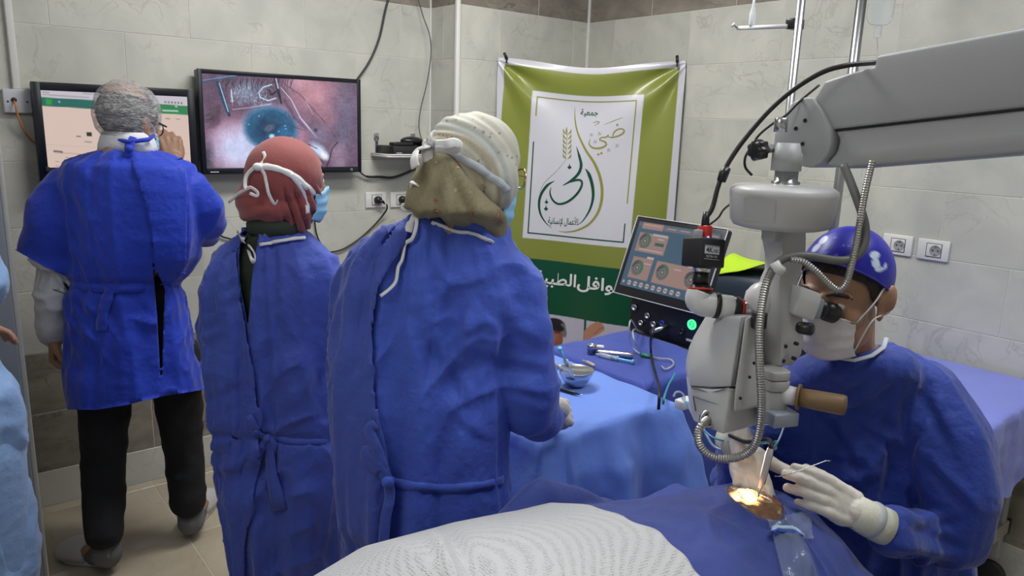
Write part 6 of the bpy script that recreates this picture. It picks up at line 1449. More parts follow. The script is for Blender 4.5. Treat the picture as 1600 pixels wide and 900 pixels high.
mel = sub_mesh('headscarf_wrap', P, F[~face[F].all(1)]); Pq = get_co(mel); X, Y = project(Pq); p = Paint(X, Y, (.53, .50, .385))
p.mix(.35*np.clip(np.sin(X*.95+Y*.25)*np.sin(Y*1.05-X*.2)+.15, 0, 1), (.36, .33, .24)); p.noise(.06, .04)
for cx_, cy_ in ((682.5, 255.5), (680.5, 315), (681.5, 329), (737.5, 334), (778, 334), (775, 346), (764, 277), (716, 262)):
    p.ell((cx_, cy_), (3.6, 3.6), (.50, .22, .18), .9, .2); p.ell((cx_, cy_), (1.9, 1.9), (.78, .72, .60), .95, .3)
for cx_, cy_ in ((711, 279), (711, 298), (665, 304), (735, 300), (700, 340)): p.ell((cx_, cy_), (1.5, 1.5), (.74, .70, .55), .8, .4)
set_print(mel, np.clip(p.c, 0, 1)); sc_lo = solidify(link('headscarf_wrap', mel, color_mat('olive_scarf_print', 0, .8), w2), .002, 1)
ss = Surf(sc_up, sc_lo)
mb = MB(); ss.band(mb, [(692, 230), (706, 236), (725, 248), (745, 261), (765, 274), (780, 285), (793, 297)], .0075, .005); mb.build('mask_tie', mat('pale_blue_tie', (.55, .60, .66), .7, alpha=.85), w2)
k0 = ss.hit(676, 230, .012); mb = MB(); mb.ell(k0, (.014, .012, .012))
def loose2(pts, w): ribbon(mb, spline([k0]+[at_h(x, y, h) for x, y, h in pts], 6), w, .3)
loose2([(695, 226, H3-.125), (710, 223, H3-.12), (718, 228, H3-.115), (712, 235, H3-.115), (695, 234, H3-.12), (680, 233, H3-.12)], .010)
loose2([(665, 230, H3-.11), (652, 234, H3-.09), (647, 248, H3-.13), (649, 262, H3-.14)], [.009]*10+[.011]*15)
loose2([(672, 222, H3-.10), (672, 214, H3-.09), (676, 209, H3-.08)], .011); loose2([(668, 238, H3-.10), (668, 248, H3-.10), (673, 254, H3-.10)], .011); mb.build('tie_bow', m_tie, w2)
g = MB(); T2 = lambda p: R@np.array(p)+hc
for q in (-1, 1):
    g.tube([T2((q*.034+.025*math.cos(a), .104-.008*abs(math.cos(a)), .004+.021*math.sin(a))) for a in [2*PI*k/20 for k in range(21)]], .0022, 6)
    g.tube([T2((q*.058, .098, .010)), T2((q*.078, .05, .012)), T2((q*.080, .01, .010))], .002, 6)
g.tube([T2((-.010, .106, .008)), T2((.010, .106, .008))], .002, 6).build('glasses', mat('gold_frame', (.55, .42, .28), .3, .8), w2)
mb = MB(); ribbon(mb, sf.path([(658, 332, .008), (668, 340, .0045), (690, 353), (715, 362), (735, 364), (756, 373), (768, 380)], .004, 5), [.0055]*30+[.0038]*1, .5); mb.build('neck_binding', m_tie, w2)
mb = MB(); k0 = sf.hit(657, 336, .012); ribbon(mb, spline([k0, k0-RH*.010+np.array((0, 0, .012))-FH*.006, k0-RH*.026+np.array((0, 0, .012))-FH*.006, k0-RH*.024+np.array((0, 0, .003))-FH*.008, k0], 5), .004, .4)
ribbon(mb, spline([k0, sf.hit(653, 346, .012), sf.hit(648, 357, .012), sf.hit(644, 365, .012)], 5), [.006]*8+[.009]*8, .3)
ribbon(mb, spline([k0, sf.hit(656, 352, .011), sf.hit(648, 374, .011), sf.hit(638, 384, .011), sf.hit(630, 405, .011), sf.hit(622, 418, .011), sf.hit(618, 438, .011), sf.hit(608, 450, .011), sf.hit(597, 461, .011)], 4), .0042, .4); mb.build('neck_tie', m_tie, w2)
mb = MB(); sf.band(mb, [(602, 748), (640, 758), (680, 762), (720, 762), (760, 757), (785, 750)], .010); k0 = sf.hit(603, 748, .015); mb.ell(k0, (.014, .010, .014)); mb.build('waist_tie', m_gown_b, w2)
mb = MB()
for L in (((592, 725), (580, 700), (578, 716), (592, 735)), ((590, 700), (583, 670), (588, 660)), ((606, 775), (600, 805), (596, 850))): ribbon(mb, spline([k0]+[sf.hit(x, y, .012) for x, y in L], 5), .011, .25)
mb.build('tie_end', m_gown_a, w2)
# ================================================================== PATIENT on the operating bed
t = thing('operating_bed', (.35, .75, 0), 'operating bed under the patient drapes in the foreground', 'bed')
MB().box((.305, .755, .675), (2.09, .60, .09), bev=.03, seg=3).build('mattress', m_pad, t)
MB().box((.32, .755, .615), (2.10, .56, .03), bev=.005).build('bed_frame', m_greymetal, t)
for x in (-.5, 1.1): MB().box((x, .755, .32), (.16, .30, .58), bev=.02).build('column', m_greymetal, t)
MB().box((.3, .755, .045), (1.9, .42, .06), bev=.015).build('base', m_greymetal, t)
pat = thing('person', (.35, .75, .72), 'patient lying on the operating bed, covered by drapes except one lit eye', 'person')
Mp = head_frame((1.205, .735, .825), (0.02, -.03, 1), (1, 0, 0)); 
Jp = dict(neck=(1.03, .745, .80), chest=(.78, .75, .83), pelvis=(.28, .75, .80), shoulder=((.93, .58, .80), (.93, .92, .80)), elbow=((.62, .53, .79), (.62, .97, .79)), wrist=((.38, .58, .80), (.38, .92, .80)), hip=((.22, .66, .79), (.22, .84, .79)), knee=((-.20, .65, .80), (-.20, .85, .80)), ankle=((-.60, .66, .77), (-.60, .84, .77)), toe=((-.62, .64, .90), (-.62, .86, .90)))
mb = MB(); head_shapes(mb, Mp, .95); body_shapes(mb, Jp, .92)
for w_, sd in ((Jp['wrist'][0], 1), (Jp['wrist'][1], -1)): hand_shapes(mb, np.array(w_), (-1, 0, 0), (0, 0, 1), sd, s=.92)
pat_me = remesh(mb, .006, 3)
# heights of the covered body
def bump(x, x0, x1, s): return smooth01(x, x0-s, x0+s)*smooth01(-x, -x1-s, -x1+s)
def cover_z(x, y, lift=0.0, far=1.0):
    x = np.asarray(x, float); y = np.asarray(y, float)
    crest = .20*bump(x, -.75, .62, .30)+.02*np.exp(-((x-.50)/.22)**2)
    crest = np.interp(x, [-.9, -.7, -.5, 0, .3, .5, .66, .80, .90, 1.0, 1.08, 1.15, 1.22, 1.30, 1.36, 1.42, 1.5], [.17, .20, .16, .155, .20, .258, .238, .205, .190, .185, .180, .180, .182, .165, .11, .03, .0])
    a = np.interp(x, [-.9, 0, .5, .9, 1.1, 1.25, 1.4], [.25, .27, .31, .31, .22, .19, .17])
    yc = np.interp(x, [-.9, .9, 1.2], [.76, .76, .735]); q = np.clip(1-((y-yc)/(a*1.12))**2, 0, 1); z = .722+crest*q**.62
    tent = .722+crest*np.clip(1-np.abs(y-yc)/.40, 0, 1)**1.3; z = np.maximum(z, tent)
    z = np.maximum(z, .722+far*.205*np.exp(-((y-.985)/.085)**2)*bump(x, .74, 1.02, .16)+far*.05*np.exp(-((y-.97)/.09)**2)*bump(x, 1.0, 1.3, .1))
    dx = np.maximum(x-1.385, 0); dy = np.maximum(np.maximum(.462-y, y-1.050), 0); dd = np.hypot(dx, dy)
    return z+lift-np.minimum(dd/.10, 1.2)*.36
P = get_co(pat_me); P[:, 2] = np.minimum(P[:, 2], cover_z(P[:, 0], P[:, 1])-.006-.006*(P[:, 2] > .7)); set_co(pat_me, P); patbody = link('body', pat_me, m_skin2, pat)
EY = np.array((1.203, .728)); EA = -.49                      # opening over the eye and the tilt of its long axis
def eye_ring(a, r1, r2): c, s = math.cos(EA), math.sin(EA); u, v = r1*np.cos(a), r2*np.sin(a); return EY[0]+u*c-v*s, EY[1]+u*s+v*c
# drape: polar grid from the opening out to the hems
na, nr = 360, 110; A = np.linspace(0, 2*PI, na, endpoint=False); X0, X1, Y0, Y1 = .50, 1.475, .365, 1.150
rings = []
for k in range(nr+1):
    t_ = (k/nr)**1.15; ex, ey = eye_ring(A, .046, .070)
    dx, dy = ex-EY[0], ey-EY[1]; tx = np.where(dx > 0, (X1-EY[0])/np.maximum(dx, 1e-6), (X0-EY[0])/np.minimum(dx, -1e-6)); ty = np.where(dy > 0, (Y1-EY[1])/np.maximum(dy, 1e-6), (Y0-EY[1])/np.minimum(dy, -1e-6)); s_ = np.minimum(tx, ty)
    x = ex*(1-t_)+(EY[0]+dx*s_)*t_; y = ey*(1-t_)+(EY[1]+dy*s_)*t_; P = np.stack([x, y, 0*x], 1)
    w = min(1, k/6.0); th = np.arctan2(y-EY[1], x-EY[0])
    z = cover_z(x, y, .010)+w*(.006*ridge(P, 7, 3)*.6-.004+.008*vnoise(P, 5, 9)+.0045*np.exp(-(vnoise(P*(1, .6, 1), 8, 21)/.07)**2)+.003*ridge(P, 16, 8))
    z += w*np.clip(t_-.25, 0, 1)*.010*np.sin(th*14+2*np.sin(th*3))
    P[:, 2] = z; rings.append(P)
me = MB().loft(rings, True, False).mesh('patient_drape')
drape = solidify(link('patient_drape', me, m_patdrape), .0014, 1)
tag(drape, 'dark blue surgical drape over the patient with an opening at the lit eye', 'drape')
# brown film inside the opening
m_film = mat('amber_incise_film', (.22, .105, .04), .25, coat=.6, bump=.7, bscale=60, bdet=5, bdist=.006, var=.35, vscale=25)
rings = []
for k in range(12):
    ex, ey = eye_ring(np.linspace(0, 2*PI, 72, endpoint=False), .050*k/11, .075*k/11); P = np.stack([ex, ey, 0*ex], 1)
    rr = np.hypot(ex-EY[0], ey-EY[1]); P[:, 2] = cover_z(ex, ey, .006)-.006*np.exp(-(rr/.02)**2)+.0035*ridge(P, 40, 2); rings.append(P)
solidify(MB().loft(rings, True, False).build('incise_film', m_film, pat), .001, 1)
ez = float(cover_z(EY[0], EY[1]))
MB().ell((EY[0]-.005, EY[1]+.012, ez-.0045), (.013, .015, .011), nu=24).build('exposed_eye', m_eye, pat)
sp = thing('lid_speculum', (EY[0], EY[1], ez+.008), 'fine wire lid speculum holding the lit eye open', 'instrument')
w_ = MB()
for q in (-1, 1): w_.tube(spline([(EY[0]+q*.012, EY[1]+.030, ez+.010), (EY[0]+q*.018, EY[1]+.014, ez+.010), (EY[0]+q*.012, EY[1]+.002, ez+.011), (EY[0]+q*.008, EY[1]-.028, ez+.012), (EY[0]+.0, EY[1]-.036, ez+.013)], 5), .0009, 6)
w_.build('wire_arms', m_chrome, sp)
for k, (x, y) in enumerate(((1118, 760), (1118.5, 766))):
    q = at_z(x, y, .90); pass
# towel clip
cx_, cy_ = 1.235, .93
# ---- white blanket
m_blanket = mat('white_cellular_blanket', (.74, .74, .75), .9, sheen=.3)
nt = m_blanket.node_tree; N_ = nt.nodes; L_ = nt.links; tc = N_.new('ShaderNodeTexCoord'); vo = N_.new('ShaderNodeTexVoronoi'); vo.inputs['Scale'].default_value = 210; vo.inputs['Randomness'].default_value = .25
L_.new(tc.outputs['Object'], vo.inputs['Vector']); bp = N_.new('ShaderNodeBump'); bp.inputs['Strength'].default_value = .6; bp.inputs['Distance'].default_value = .004; bp.invert = True
mr = N_.new('ShaderNodeMapRange'); mr.inputs[1].default_value = .0; mr.inputs[2].default_value = .42; L_.new(vo.outputs['Distance'], mr.inputs[0]); L_.new(mr.outputs[0], bp.inputs['Height']); bp.invert = False; L_.new(bp.outputs[0], N_['Principled BSDF'].inputs['Normal'])
mxb = N_.new('ShaderNodeMix'); mxb.data_type = 'RGBA'; mxb.inputs[6].default_value = (.40, .395, .39, 1); mxb.inputs[7].default_value = (.58, .585, .60, 1)
mr2 = N_.new('ShaderNodeMapRange'); mr2.inputs[1].default_value = .05; mr2.inputs[2].default_value = .28; L_.new(vo.outputs['Distance'], mr2.inputs[0]); L_.new(mr2.outputs[0], mxb.inputs[0]); L_.new(mxb.outputs[2], N_['Principled BSDF'].inputs['Base Color'])
def blanket(u, v):
    y = .36+.66*v; xe = .885+.025*np.sin((v-.1)*PI)-.05*np.clip(v-.75, 0, 1)*2+.006*np.sin(v*23)+.004*np.sin(v*51); x = -.80+(xe+.80)*u
    yb = np.interp(x, [-.8, .40, .62, .9], [1.15, 1.13, .99, .935]); y = .36+(yb-.36)*v; P = np.stack([x, y, 0*x], 1); z = cover_z(x, y, .026, .25)+.006*vnoise(P, 5, 4)+.005*ridge(P*(1, 1.5, 1), 4, 6)*.6
    # a fold line running away from the near side
    fx, fy = x-(.46+.42*(y-.62)), y
    z += .012*np.exp(-(fx/.012)**2)*smooth01(-y, -.93, -.80)*smooth01(y, .55, .66) - .010*np.exp(-((fx-.028)/.016)**2)*smooth01(-y, -.95, -.82)*smooth01(y, .52, .66)
    P[:, 2] = z; return P
me, _ = grid_mesh(blanket, 300, 200); bl = solidify(link('blanket', me, m_blanket), .006, 1)
tag(bl, 'white cellular blanket covering the patient up to the chest in the foreground', 'blanket')
# ---- fluid pouch hanging from the drape
m_pouch = mat('clear_pouch', (.40, .48, .66), .10, alpha=.20, spec=1.0, bump=.5, bscale=30, bdist=.01)
pp = thing('fluid_pouch', at(1240, 880, 1.36), 'clear plastic fluid pouch with blue-white rim hanging below the lit eye', 'pouch')
sfd = Surf(drape)
def on_drape(Pq, lift):
    """lay flat pieces on the drape"""
    X, Y = project(Pq); out = []
    for x, y, l in zip(X, Y, lift): h_ = sfd.hitn(x, y); out.append(h_[0]+h_[1]*l if h_ is not None else None)
    last = [q for q in out if q is not None]; return np.array([q if q is not None else Pq[i] for i, q in enumerate(out)])
def quad4(c, u, v): return (np.array(c[0])[None]*((1-u)*(1-v))[:, None]+np.array(c[1])[None]*(u*(1-v))[:, None]+np.array(c[2])[None]*((1-u)*v)[:, None]+np.array(c[3])[None]*(u*v)[:, None])
pc_ = [at(1204, 834, 1.39), at(1250, 832, 1.39), at(1224, 925, 1.32), at(1284, 925, 1.32)]
def pouch(u, v): return on_drape(quad4(pc_, u, v), .006+.022*np.sin(PI*u)*np.sin(PI*np.clip(v*.85+.08, 0, 1))+.0035*np.abs(np.sin(u*11+v*2.5))*np.sin(PI*u))
me, _ = grid_mesh(pouch, 36, 30); solidify(link('pouch_film', me, m_pouch, pp), .0006, 1)
me, _ = grid_mesh(lambda u, v: on_drape(quad4([at(1196, 812, 1.40), at(1262, 802, 1.40), at(1204, 834, 1.39), at(1268, 846, 1.39)], u, v), .004+.004*np.abs(np.sin(u*9+v*5))), 24, 12)
solidify(link('adhesive_film', me, m_pouch, pp), .0006, 1)
def drape_line(px, lift): return [sfd.hit(x, y, lift) for x, y in spline_px(px, 5)]
MB().tube(drape_line([(1201, 838), (1206, 832), (1216, 833), (1232, 834), (1246, 839), (1250, 845)], .016), .0048, 8, flat=.7).build('pouch_rim', mat('pale_blue_rim', (.45, .62, .82), .3), pp)
MB().tube(drape_line([(1200, 840), (1206, 837), (1216, 839), (1232, 840), (1247, 846)], .017), .0030, 8).build('rim_band', mat('blue_band', (.02, .08, .45), .4), pp)

# ================================================================== SURGEON
H4 = 1.60
sg = thing('person', (1.62, .62, .0), 'surgeon in blue patterned cap and white mask, seated at the microscope and operating', 'person')
hc = at_h(1317, 458, 1.475); F1 = -RH*.72-FH*.64+np.array((0, 0, -.14)); Mh = head_frame(hc, F1, np.array((0, 0, 1.))+RH*.04); R = Mh[:3, :3]; T3 = lambda p: R@np.array(p)+hc
wl, wr = at(1358, 812, 1.43), at(1163, 700, 1.56)
Js = dict(neck=at_h(1338, 560, 1.52), chest=at_h(1345, 680, 1.60), pelvis=at_h(1350, 900, 1.68), shoulder=(at_h(1462, 632, 1.50), at_h(1222, 628, 1.68)), elbow=(at_h(1500, 830, 1.42), at_h(1140, 770, 1.72)), wrist=(wl, wr),
          hip=(at_h(1400, 930, 1.62), at_h(1300, 930, 1.72)), knee=(np.array((1.36, .42, .50)), np.array((1.45, .98, .50))), ankle=(np.array((1.50, .40, .08)), np.array((1.60, 1.00, .08))), toe=(np.array((1.34, .40, .04)), np.array((1.44, 1.0, .04))))
mb = MB(); head_shapes(mb, Mh, .97, .005); body_shapes(mb, Js, .92); bodys = link('body', remesh(mb, .0042, 3), m_skin2, sg); eyes(Mh, sg)
m_brow = mat('dark_hair', (.016, .011, .009), .6, bump=.5, bscale=300)
for q in (-1, 1): MB().tube(spline([T3((q*.012, .0935, .024)), T3((q*.028, .0925, .029)), T3((q*.045, .083, .026)), T3((q*.053, .074, .020))], 4), [.003]*4+[.0042]*6+[.002]*3, 8).build('eyebrow', m_brow, sg)
shell('hair', Mh, (0, -.012, .035), (.0775, .0975, .0885), lambda q: q[:, 2]-(.02+np.clip(q[:, 1], -.2, .2)*.55-.045*np.exp(-((np.abs(q[:, 0])-.075)/.012)**2)*np.exp(-((q[:, 1]-.015)/.02)**2)), m_brow, sg, .002)
cap = shell('surgical_cap', Mh, (0, -.010, .034), (.0835, .1045, .0985), lambda q: q[:, 2]-(.028+np.clip(q[:, 1], -.2, .2)*.72), m_black, sg, .0015, 120, 70, .004, 9)
me = cap.data; me.materials.clear(); P = get_co(me); X, Y = project(P); p = Paint(X, Y, (.085, .085, .62)); L = (P-hc)@R
fr = ((P-CAM)*get_no(me)).sum(1) < 0
p.ell((1287, 376), (11, 5), (.85, .88, .95), 1, .3, -.75); p.ell((1276, 388), (12, 5), (.85, .88, .95), 1, .4, -.8)
p.ell((1366, 399), (8.5, 7), (.80, .86, .92), 1, .2); p.ell((1368, 412), (7, 10), (.80, .86, .92), 1, .2, -.3); p.ell((1373, 421), (8, 4.5), (.80, .86, .92), 1, .3, -.2); p.line([(1376, 422), (1382, 418), (1383, 413)], 4, (.80, .86, .92))
p.line([(1374, 405), (1376, 412), (1374, 417)], 2, (.10, .10, .55)); p.ell((1363, 396), (1.2, 1.2), (.05, .05, .2), 1, .4)
for x, y, a, b in ((1305, 372, 4, 1.5), (1318, 384, 3, 2), (1326, 385, 2.5, 2), (1285, 397, 14, 3), (1307, 399, 4, 2), (1330, 412, 3, 2), (1312, 417, 3, 2), (1345, 432, 4, 3), (1352, 380, 4, 2), (1340, 372, 3, 2), (1370, 440, 3, 2), (1296, 410, 3, 1.5)): p.ell((x, y), (a, b), (.45, .52, .88), .85, .4, -.3)
p.noise(.08, .03); p.c[~fr] = (.085, .085, .62)
set_print(me, np.clip(p.c, 0, 1)); me.materials.append(color_mat('cap_print', 0, .42))
rim = []
for k in range(73):
    a = 2*PI*k/72; zz = .034
    y = .1045*math.sin(a)*.99
    for _ in range(6): zz = .028+y*.72; kk = math.sqrt(max(.02, 1-((zz-.034)/.0985)**2)); y = .105*kk*math.sin(a)-.010
    rim.append(T3((.084*kk*math.cos(a), y, zz)))
MB().tube(rim, .0024, 6).build('cap_seam', mat('cap_blue', (.02, .02, .30), .5), sg)
o, mk = mask(Mh, m_mask_w, sg, 1.0, .0016, .98)
for q in (0, 1):
    mb = MB(); sx = q*2-1
    for v_, e_ in ((.03, (.082, -.004, .032)), (.80, (.084, -.020, -.028))): mb.tube(spline([mk(q, v_), T3((sx*.078, .035, (e_[2]-.02)*.6)), T3((sx*e_[0], e_[1], e_[2])), T3((sx*.088, -.026, .0))], 5), .0017, 6)
    mb.build('ear_loop', m_tie, sg)
MB().tube([mk(u, .02)-R[:, 1]*-.001 for u in np.linspace(.02, .98, 15)], .0016, 6).build('mask_edge', m_mask_w, sg)
# gown
rows = [(528, 1284, 1388, .95, -.08), (540, 1266, 1404, .9, -.075), (558, 1240, 1430, .8, -.05), (585, 1214, 1460, .7, -.02), (625, 1194, 1486, .62), (670, 1186, 1500, .62), (720, 1188, 1505, .64), (780, 1192, 1508, .68), (840, 1196, 1508, .74), (900, 1196, 1508, .80), (960, 1190, 1512, .9), (1010, 1190, 1512, 1.0)]
mb = MB().loft(gown_rings(rows, H4, 48))
mb.chain([at_h(1440, 618, 1.52), at_h(1478, 690, 1.47), at_h(1496, 770, 1.43), at_h(1494, 838, 1.42), at_h(1440, 842, 1.40), at(1394, 829, 1.445)], [.072, .082, .080, .066, .054, .040], 22)
mb.chain([at_h(1230, 620, 1.68), at_h(1190, 690, 1.72), at_h(1158, 760, 1.72), at_h(1150, 745, 1.60), at_h(1158, 706, 1.56)], [.072, .078, .072, .058, .046], 22)
mb.chain([at_h(1400, 930, 1.62), np.array((1.36, .42, .52))], [.11, .09], 20); mb.chain([at_h(1300, 930, 1.72), np.array((1.45, .98, .52))], [.11, .09], 20)
mb.loft([[np.array((1.53, .68, 0))+np.array((.13*math.cos(a), .36*math.sin(a), z)) for a in [2*PI*k/30 for k in range(30)]] for z in (.22, .40, .56)])
me = remesh(mb, .0065, 5); cloth_relief(me, 17, at_h(1350, 760, H4), .9, .014, .014, .005, damp=[(wl, .14), (wr, .12), (at_h(1335, 545, 1.50), .10)])
P = get_co(me); N = get_no(me); X, Y = project(P); fc = ((P-CAM)*N).sum(1) < 0; d = np.zeros(len(P))
for (ax, ay), (bx, by), w_, a_ in (((1380, 600), (1300, 640), 9, .008), ((1400, 640), (1405, 720), 10, .009), ((1465, 620), (1420, 760), 11, .010), ((1330, 650), (1420, 700), 9, .008), ((1280, 620), (1380, 760), 12, .008), ((1440, 700), (1535, 800), 10, .009), ((1400, 790), (1520, 850), 12, .010), ((1380, 850), (1500, 870), 10, .010), ((1420, 820), (1500, 800), 9, .007), ((1270, 700), (1370, 720), 10, .007), ((1450, 600), (1500, 700), 12, .008)):
    t_ = np.clip(((X-ax)*(bx-ax)+(Y-ay)*(by-ay))/((bx-ax)**2+(by-ay)**2), 0, 1); nx, ny = -(by-ay), bx-ax; l_ = math.hypot(nx, ny)
    u_ = ((X-ax-t_*(bx-ax))*nx+(Y-ay-t_*(by-ay))*ny)/l_; dd = np.hypot(X-ax-t_*(bx-ax), Y-ay-t_*(by-ay))
    d += a_*np.exp(-(dd/w_)**2)*np.sin(t_*PI*.9+.15)-a_*.8*np.exp(-((u_-w_*1.3)/(w_*.8))**2)*np.exp(-np.clip(dd-w_*2, 0, 99)**2/60)*np.sin(t_*PI)
P += N*(d*fc)[:, None]; set_co(me, P)
tuck(bodys, me, ((hc, .21), (wl, .11), (wr, .11), (Js['ankle'][0], .3), (Js['ankle'][1], .3)))
gown4 = solidify(link('gown', me, m_gown_c, sg), .0015, -1); sf = Surf(gown4)
MB().tube([at_h(1270, 536, 1.50), at_h(1282, 548, 1.455), at_h(1305, 559, 1.43), at_h(1335, 563, 1.425), at_h(1362, 556, 1.435), at_h(1380, 543, 1.46), at_h(1385, 529, 1.50)], .0052, 8, flat=.6).build('neck_binding', mat('pale_binding', (.55, .60, .68), .8), sg)
m_cuff = mat('knit_cuff', (.60, .60, .50), .8, bump=.15, bscale=160, aniso=(1, 1, 1))
dl = nrm(at(1240, 748, 1.415)-wl)
MB().tube([at(1385, 824, 1.43), at(1372, 818, 1.43), at(1352, 808, 1.43), at(1334, 798, 1.43)], [.036, .0355, .034, .032], 24).build('glove_cuff', m_cuff, sg)
ringp = at(1362, 812, 1.428); Mr = frame(ringp, z=dl); MB().lathe([(.0345, -.006), (.036, -.004), (.036, .004), (.0335, .006)], 28, M=Mr).build('cuff_band', mat('grey_band', (.40, .42, .45), .8), sg)
mb = MB(); tl = hand_shapes(mb, wl+dl*.012, dl, -FH*.80+RH*.10+np.array((0, 0, .52)), 1 if (np.cross(dl, -FH)@np.array((0, 0, 1.))) > 0 else -1, ((.12, .30, .22), (.16, .28, .20), (.30, .40, .30), (.42, .45, .30)), ((.35, .85, -.55), .12), .98, .0, 1.2)
me = remesh(mb, .0022, 3); P = get_co(me); N = get_no(me); set_co(me, P+N*(.0007*ridge(P, 60, 2)+.0006*vnoise(P, 90, 4))[:, None]); link('glove', me, m_glove, sg)
dr_ = nrm(at(1184, 776, 1.445)-at(1166, 706, 1.50))
mb = MB(); tr = hand_shapes(mb, at(1160, 698, 1.54), dr_, -FH*.85-RH*.35+np.array((0, 0, .25)), 1 if (np.cross(dr_, -FH)@RH) > 0 else -1, ((.15, .30, .20), (.20, .35, .25), (.35, .50, .35), (.45, .55, .4)), ((.75, .75, -.25), -.22), .95, .0, 1.15)
me = remesh(mb, .0022, 3); P = get_co(me); N = get_no(me); set_co(me, P+N*(.0007*ridge(P, 60, 2)+.0006*vnoise(P, 90, 4))[:, None]); link('glove', me, m_glove, sg)
MB().tube([at(1146, 688, 1.62), at(1158, 698, 1.55)], [.040, .034], 20).build('glove_cuff', m_cuff, sg)
for q, kn in zip(Js['ankle'], (0, 1)): MB().ell((q[0]-.06, q[1], .045), (.13, .05, .042)).build('shoe', m_navy_shoe, sg)
# stool
t = thing('surgeon_stool', (1.74, .70, 0), 'round stool under the seated surgeon', 'stool')
MB().lathe([(.16, .44), (.185, .455), (.185, .485), (.17, .50), (.02, .502)], 32, M=rotz(0, (1.74, .70, 0))).build('seat', m_pad, t)
MB().tube([(1.74, .70, .06), (1.74, .70, .45)], .025, 14).build('column', m_steel, t)
for k in range(5):
    a = 2*PI*k/5+.5; q = (1.74+.25*math.cos(a), .70+.25*math.sin(a), .06); l = MB().tube([(1.74, .70, .085), q], [.02, .014], 10).build('leg', m_steel, t)
    MB().lathe([(.02, -.012), (.027, -.008), (.027, .008), (.02, .012)], 12, frame((q[0], q[1], .028), z=(math.sin(a), -math.cos(a), 0))).build('castor', m_castor, l)
# ---- instruments in the surgeon's hands
pr = thing('phaco_handpiece', at(1184, 768, 1.425), 'white and steel handpiece held by the surgeon at the lit eye', 'instrument')
a_, b_ = at(1204, 701, 1.40), at(1188, 762, 1.43); MB().tube([a_, a_*.85+b_*.15, a_*.3+b_*.7, b_], [.0055, .0068, .0060, .0042], 16).build('handle', m_white, pr)
MB().tube([b_, at(1184, 778, 1.434), at(1182, 785, 1.436)], [.003, .0014, .0006], 10).build('tip', m_chrome, pr)
MB().tube([a_+(b_-a_)*.12+RH*.006, a_+(b_-a_)*.9+RH*.005], .0022, 8).build('grip_strip', m_black, pr)
MB().tube(spline([a_, at(1205, 692, 1.41), at(1200, 687, 1.43), at(1188, 688, 1.45), at(1165, 690, 1.50), at(1140, 680, 1.55)], 6), .0042, 8).build('cord', m_cable, pr)
m_teal = mat('teal_tube', (.05, .30, .42), .3); m_ltube = mat('pale_tube', (.35, .45, .62), .25)
MB().ell(at(1210, 699, 1.40), (.005, .005, .006), nu=12).build('luer', m_clear, pr)
MB().tube(spline([at(1210, 698, 1.40), at(1214, 690, 1.41), at(1200, 692, 1.44), at(1160, 692, 1.52), at(1120, 686, 1.58), at(1100, 672, 1.62), at(1085, 650, 1.70), at(1072, 628, 1.78)], 6), .0022, 8).build('irrigation_tube', m_teal, pr)
MB().tube(spline([at(1210, 700, 1.405), at(1220, 680, 1.47), at(1226, 660, 1.53), at(1222, 650, 1.56)], 6), .0018, 8).build('clear_tube', m_ltube, pr)
MB().tube(spline([at(1150, 700, 1.56), at(1130, 703, 1.58), at(1115, 697, 1.60), at(1105, 682, 1.62), at(1095, 662, 1.68), at(1080, 640, 1.76), at(1066, 622, 1.86)], 6), .0028, 8).build('aspiration_tube', m_ltube, pr)
ck = thing('chopper', at(1240, 745, 1.40), 'thin steel hook instrument held in the surgeon\'s left hand', 'instrument')
MB().tube([at(1210, 744, 1.402), at(1216, 744.5, 1.402), at(1226, 743, 1.402)], [.0004, .0007, .0012], 8).build('hook', m_chrome, ck)
MB().tube([at(1226, 743, 1.402), at(1250, 735, 1.41), at(1290, 720, 1.425), at(1294, 719, 1.426)], [.0008, .0012, .0009, .0006], 8).tube([at(1290, 720, 1.425), at(1300, 720, 1.426)], [.0008, .0004], 6).build('shaft', m_chrome, ck)

# ================================================================== THINGS ON THE TABLES
def lying(x, y, Z): return at_z(x, y, Z)
bc = at_z(899, 602, Z1T+.003)
t = thing('steel_bowl', bc, 'shiny steel bowl on the light blue drape', 'bowl')
MB().lathe([(.0005, .0), (.024, .0), (.028, .004), (.040, .018), (.048, .034), (.0505, .046), (.053, .0475), (.0520, .0490), (.0485, .047), (.046, .034), (.038, .019), (.026, .006), (.0005, .004)], 40, M=rotz(0, bc)).build('bowl', m_chrome, t)
MB().lathe([(.0515, .0475), (.0535, .0485), (.0515, .0495), (.0505, .0485)], 40, M=rotz(0, bc)).build('rim', m_steel, t)
m_syr = mat('syringe_barrel', (.75, .80, .84), .15, trans=.5, alpha=.7, ior=1.3); m_sblue = mat('light_blue_plastic', (.16, .55, .80), .3)
def syringe(label, tail, tip, r, mplunger, lift=0.0, name='syringe'):
    tail, tip = np.asarray(tail, float), np.asarray(tip, float); e = lambda q: tail*(1-q)+tip*q; t = thing(name, (tail+tip)/2, label, 'syringe')
    d_ = tip-tail; MB().tube([e(.42), e(.90)], r, 14).build('barrel', m_syr, t); MB().tube([e(.90), e(.93), e(1.0)], [r*.9, r*.35, r*.3], 12).build('tip', m_whiteplastic, t)
    MB().tube([e(.41), e(.43)], r*1.7, 14, flat=.7).build('flange', m_syr, t); MB().tube([e(.03), e(.55)], r*.62, 10).build('plunger', mplunger, t); MB().tube([e(0), e(.03)], r*1.25, 14).build('thumb_rest', mplunger, t); MB().tube([e(.55), e(.59)], r*.9, 12).build('stopper', m_black, t); return t
syringe('syringe with light blue plunger leaning out of the steel bowl', at(874, 544, 1.88), at(896, 590, 1.96), .0055, m_sblue)
syringe('clear syringe leaning against the left side of the steel bowl', at(860, 562, 1.86), at(889, 588, 1.94), .0065, m_whiteplastic)
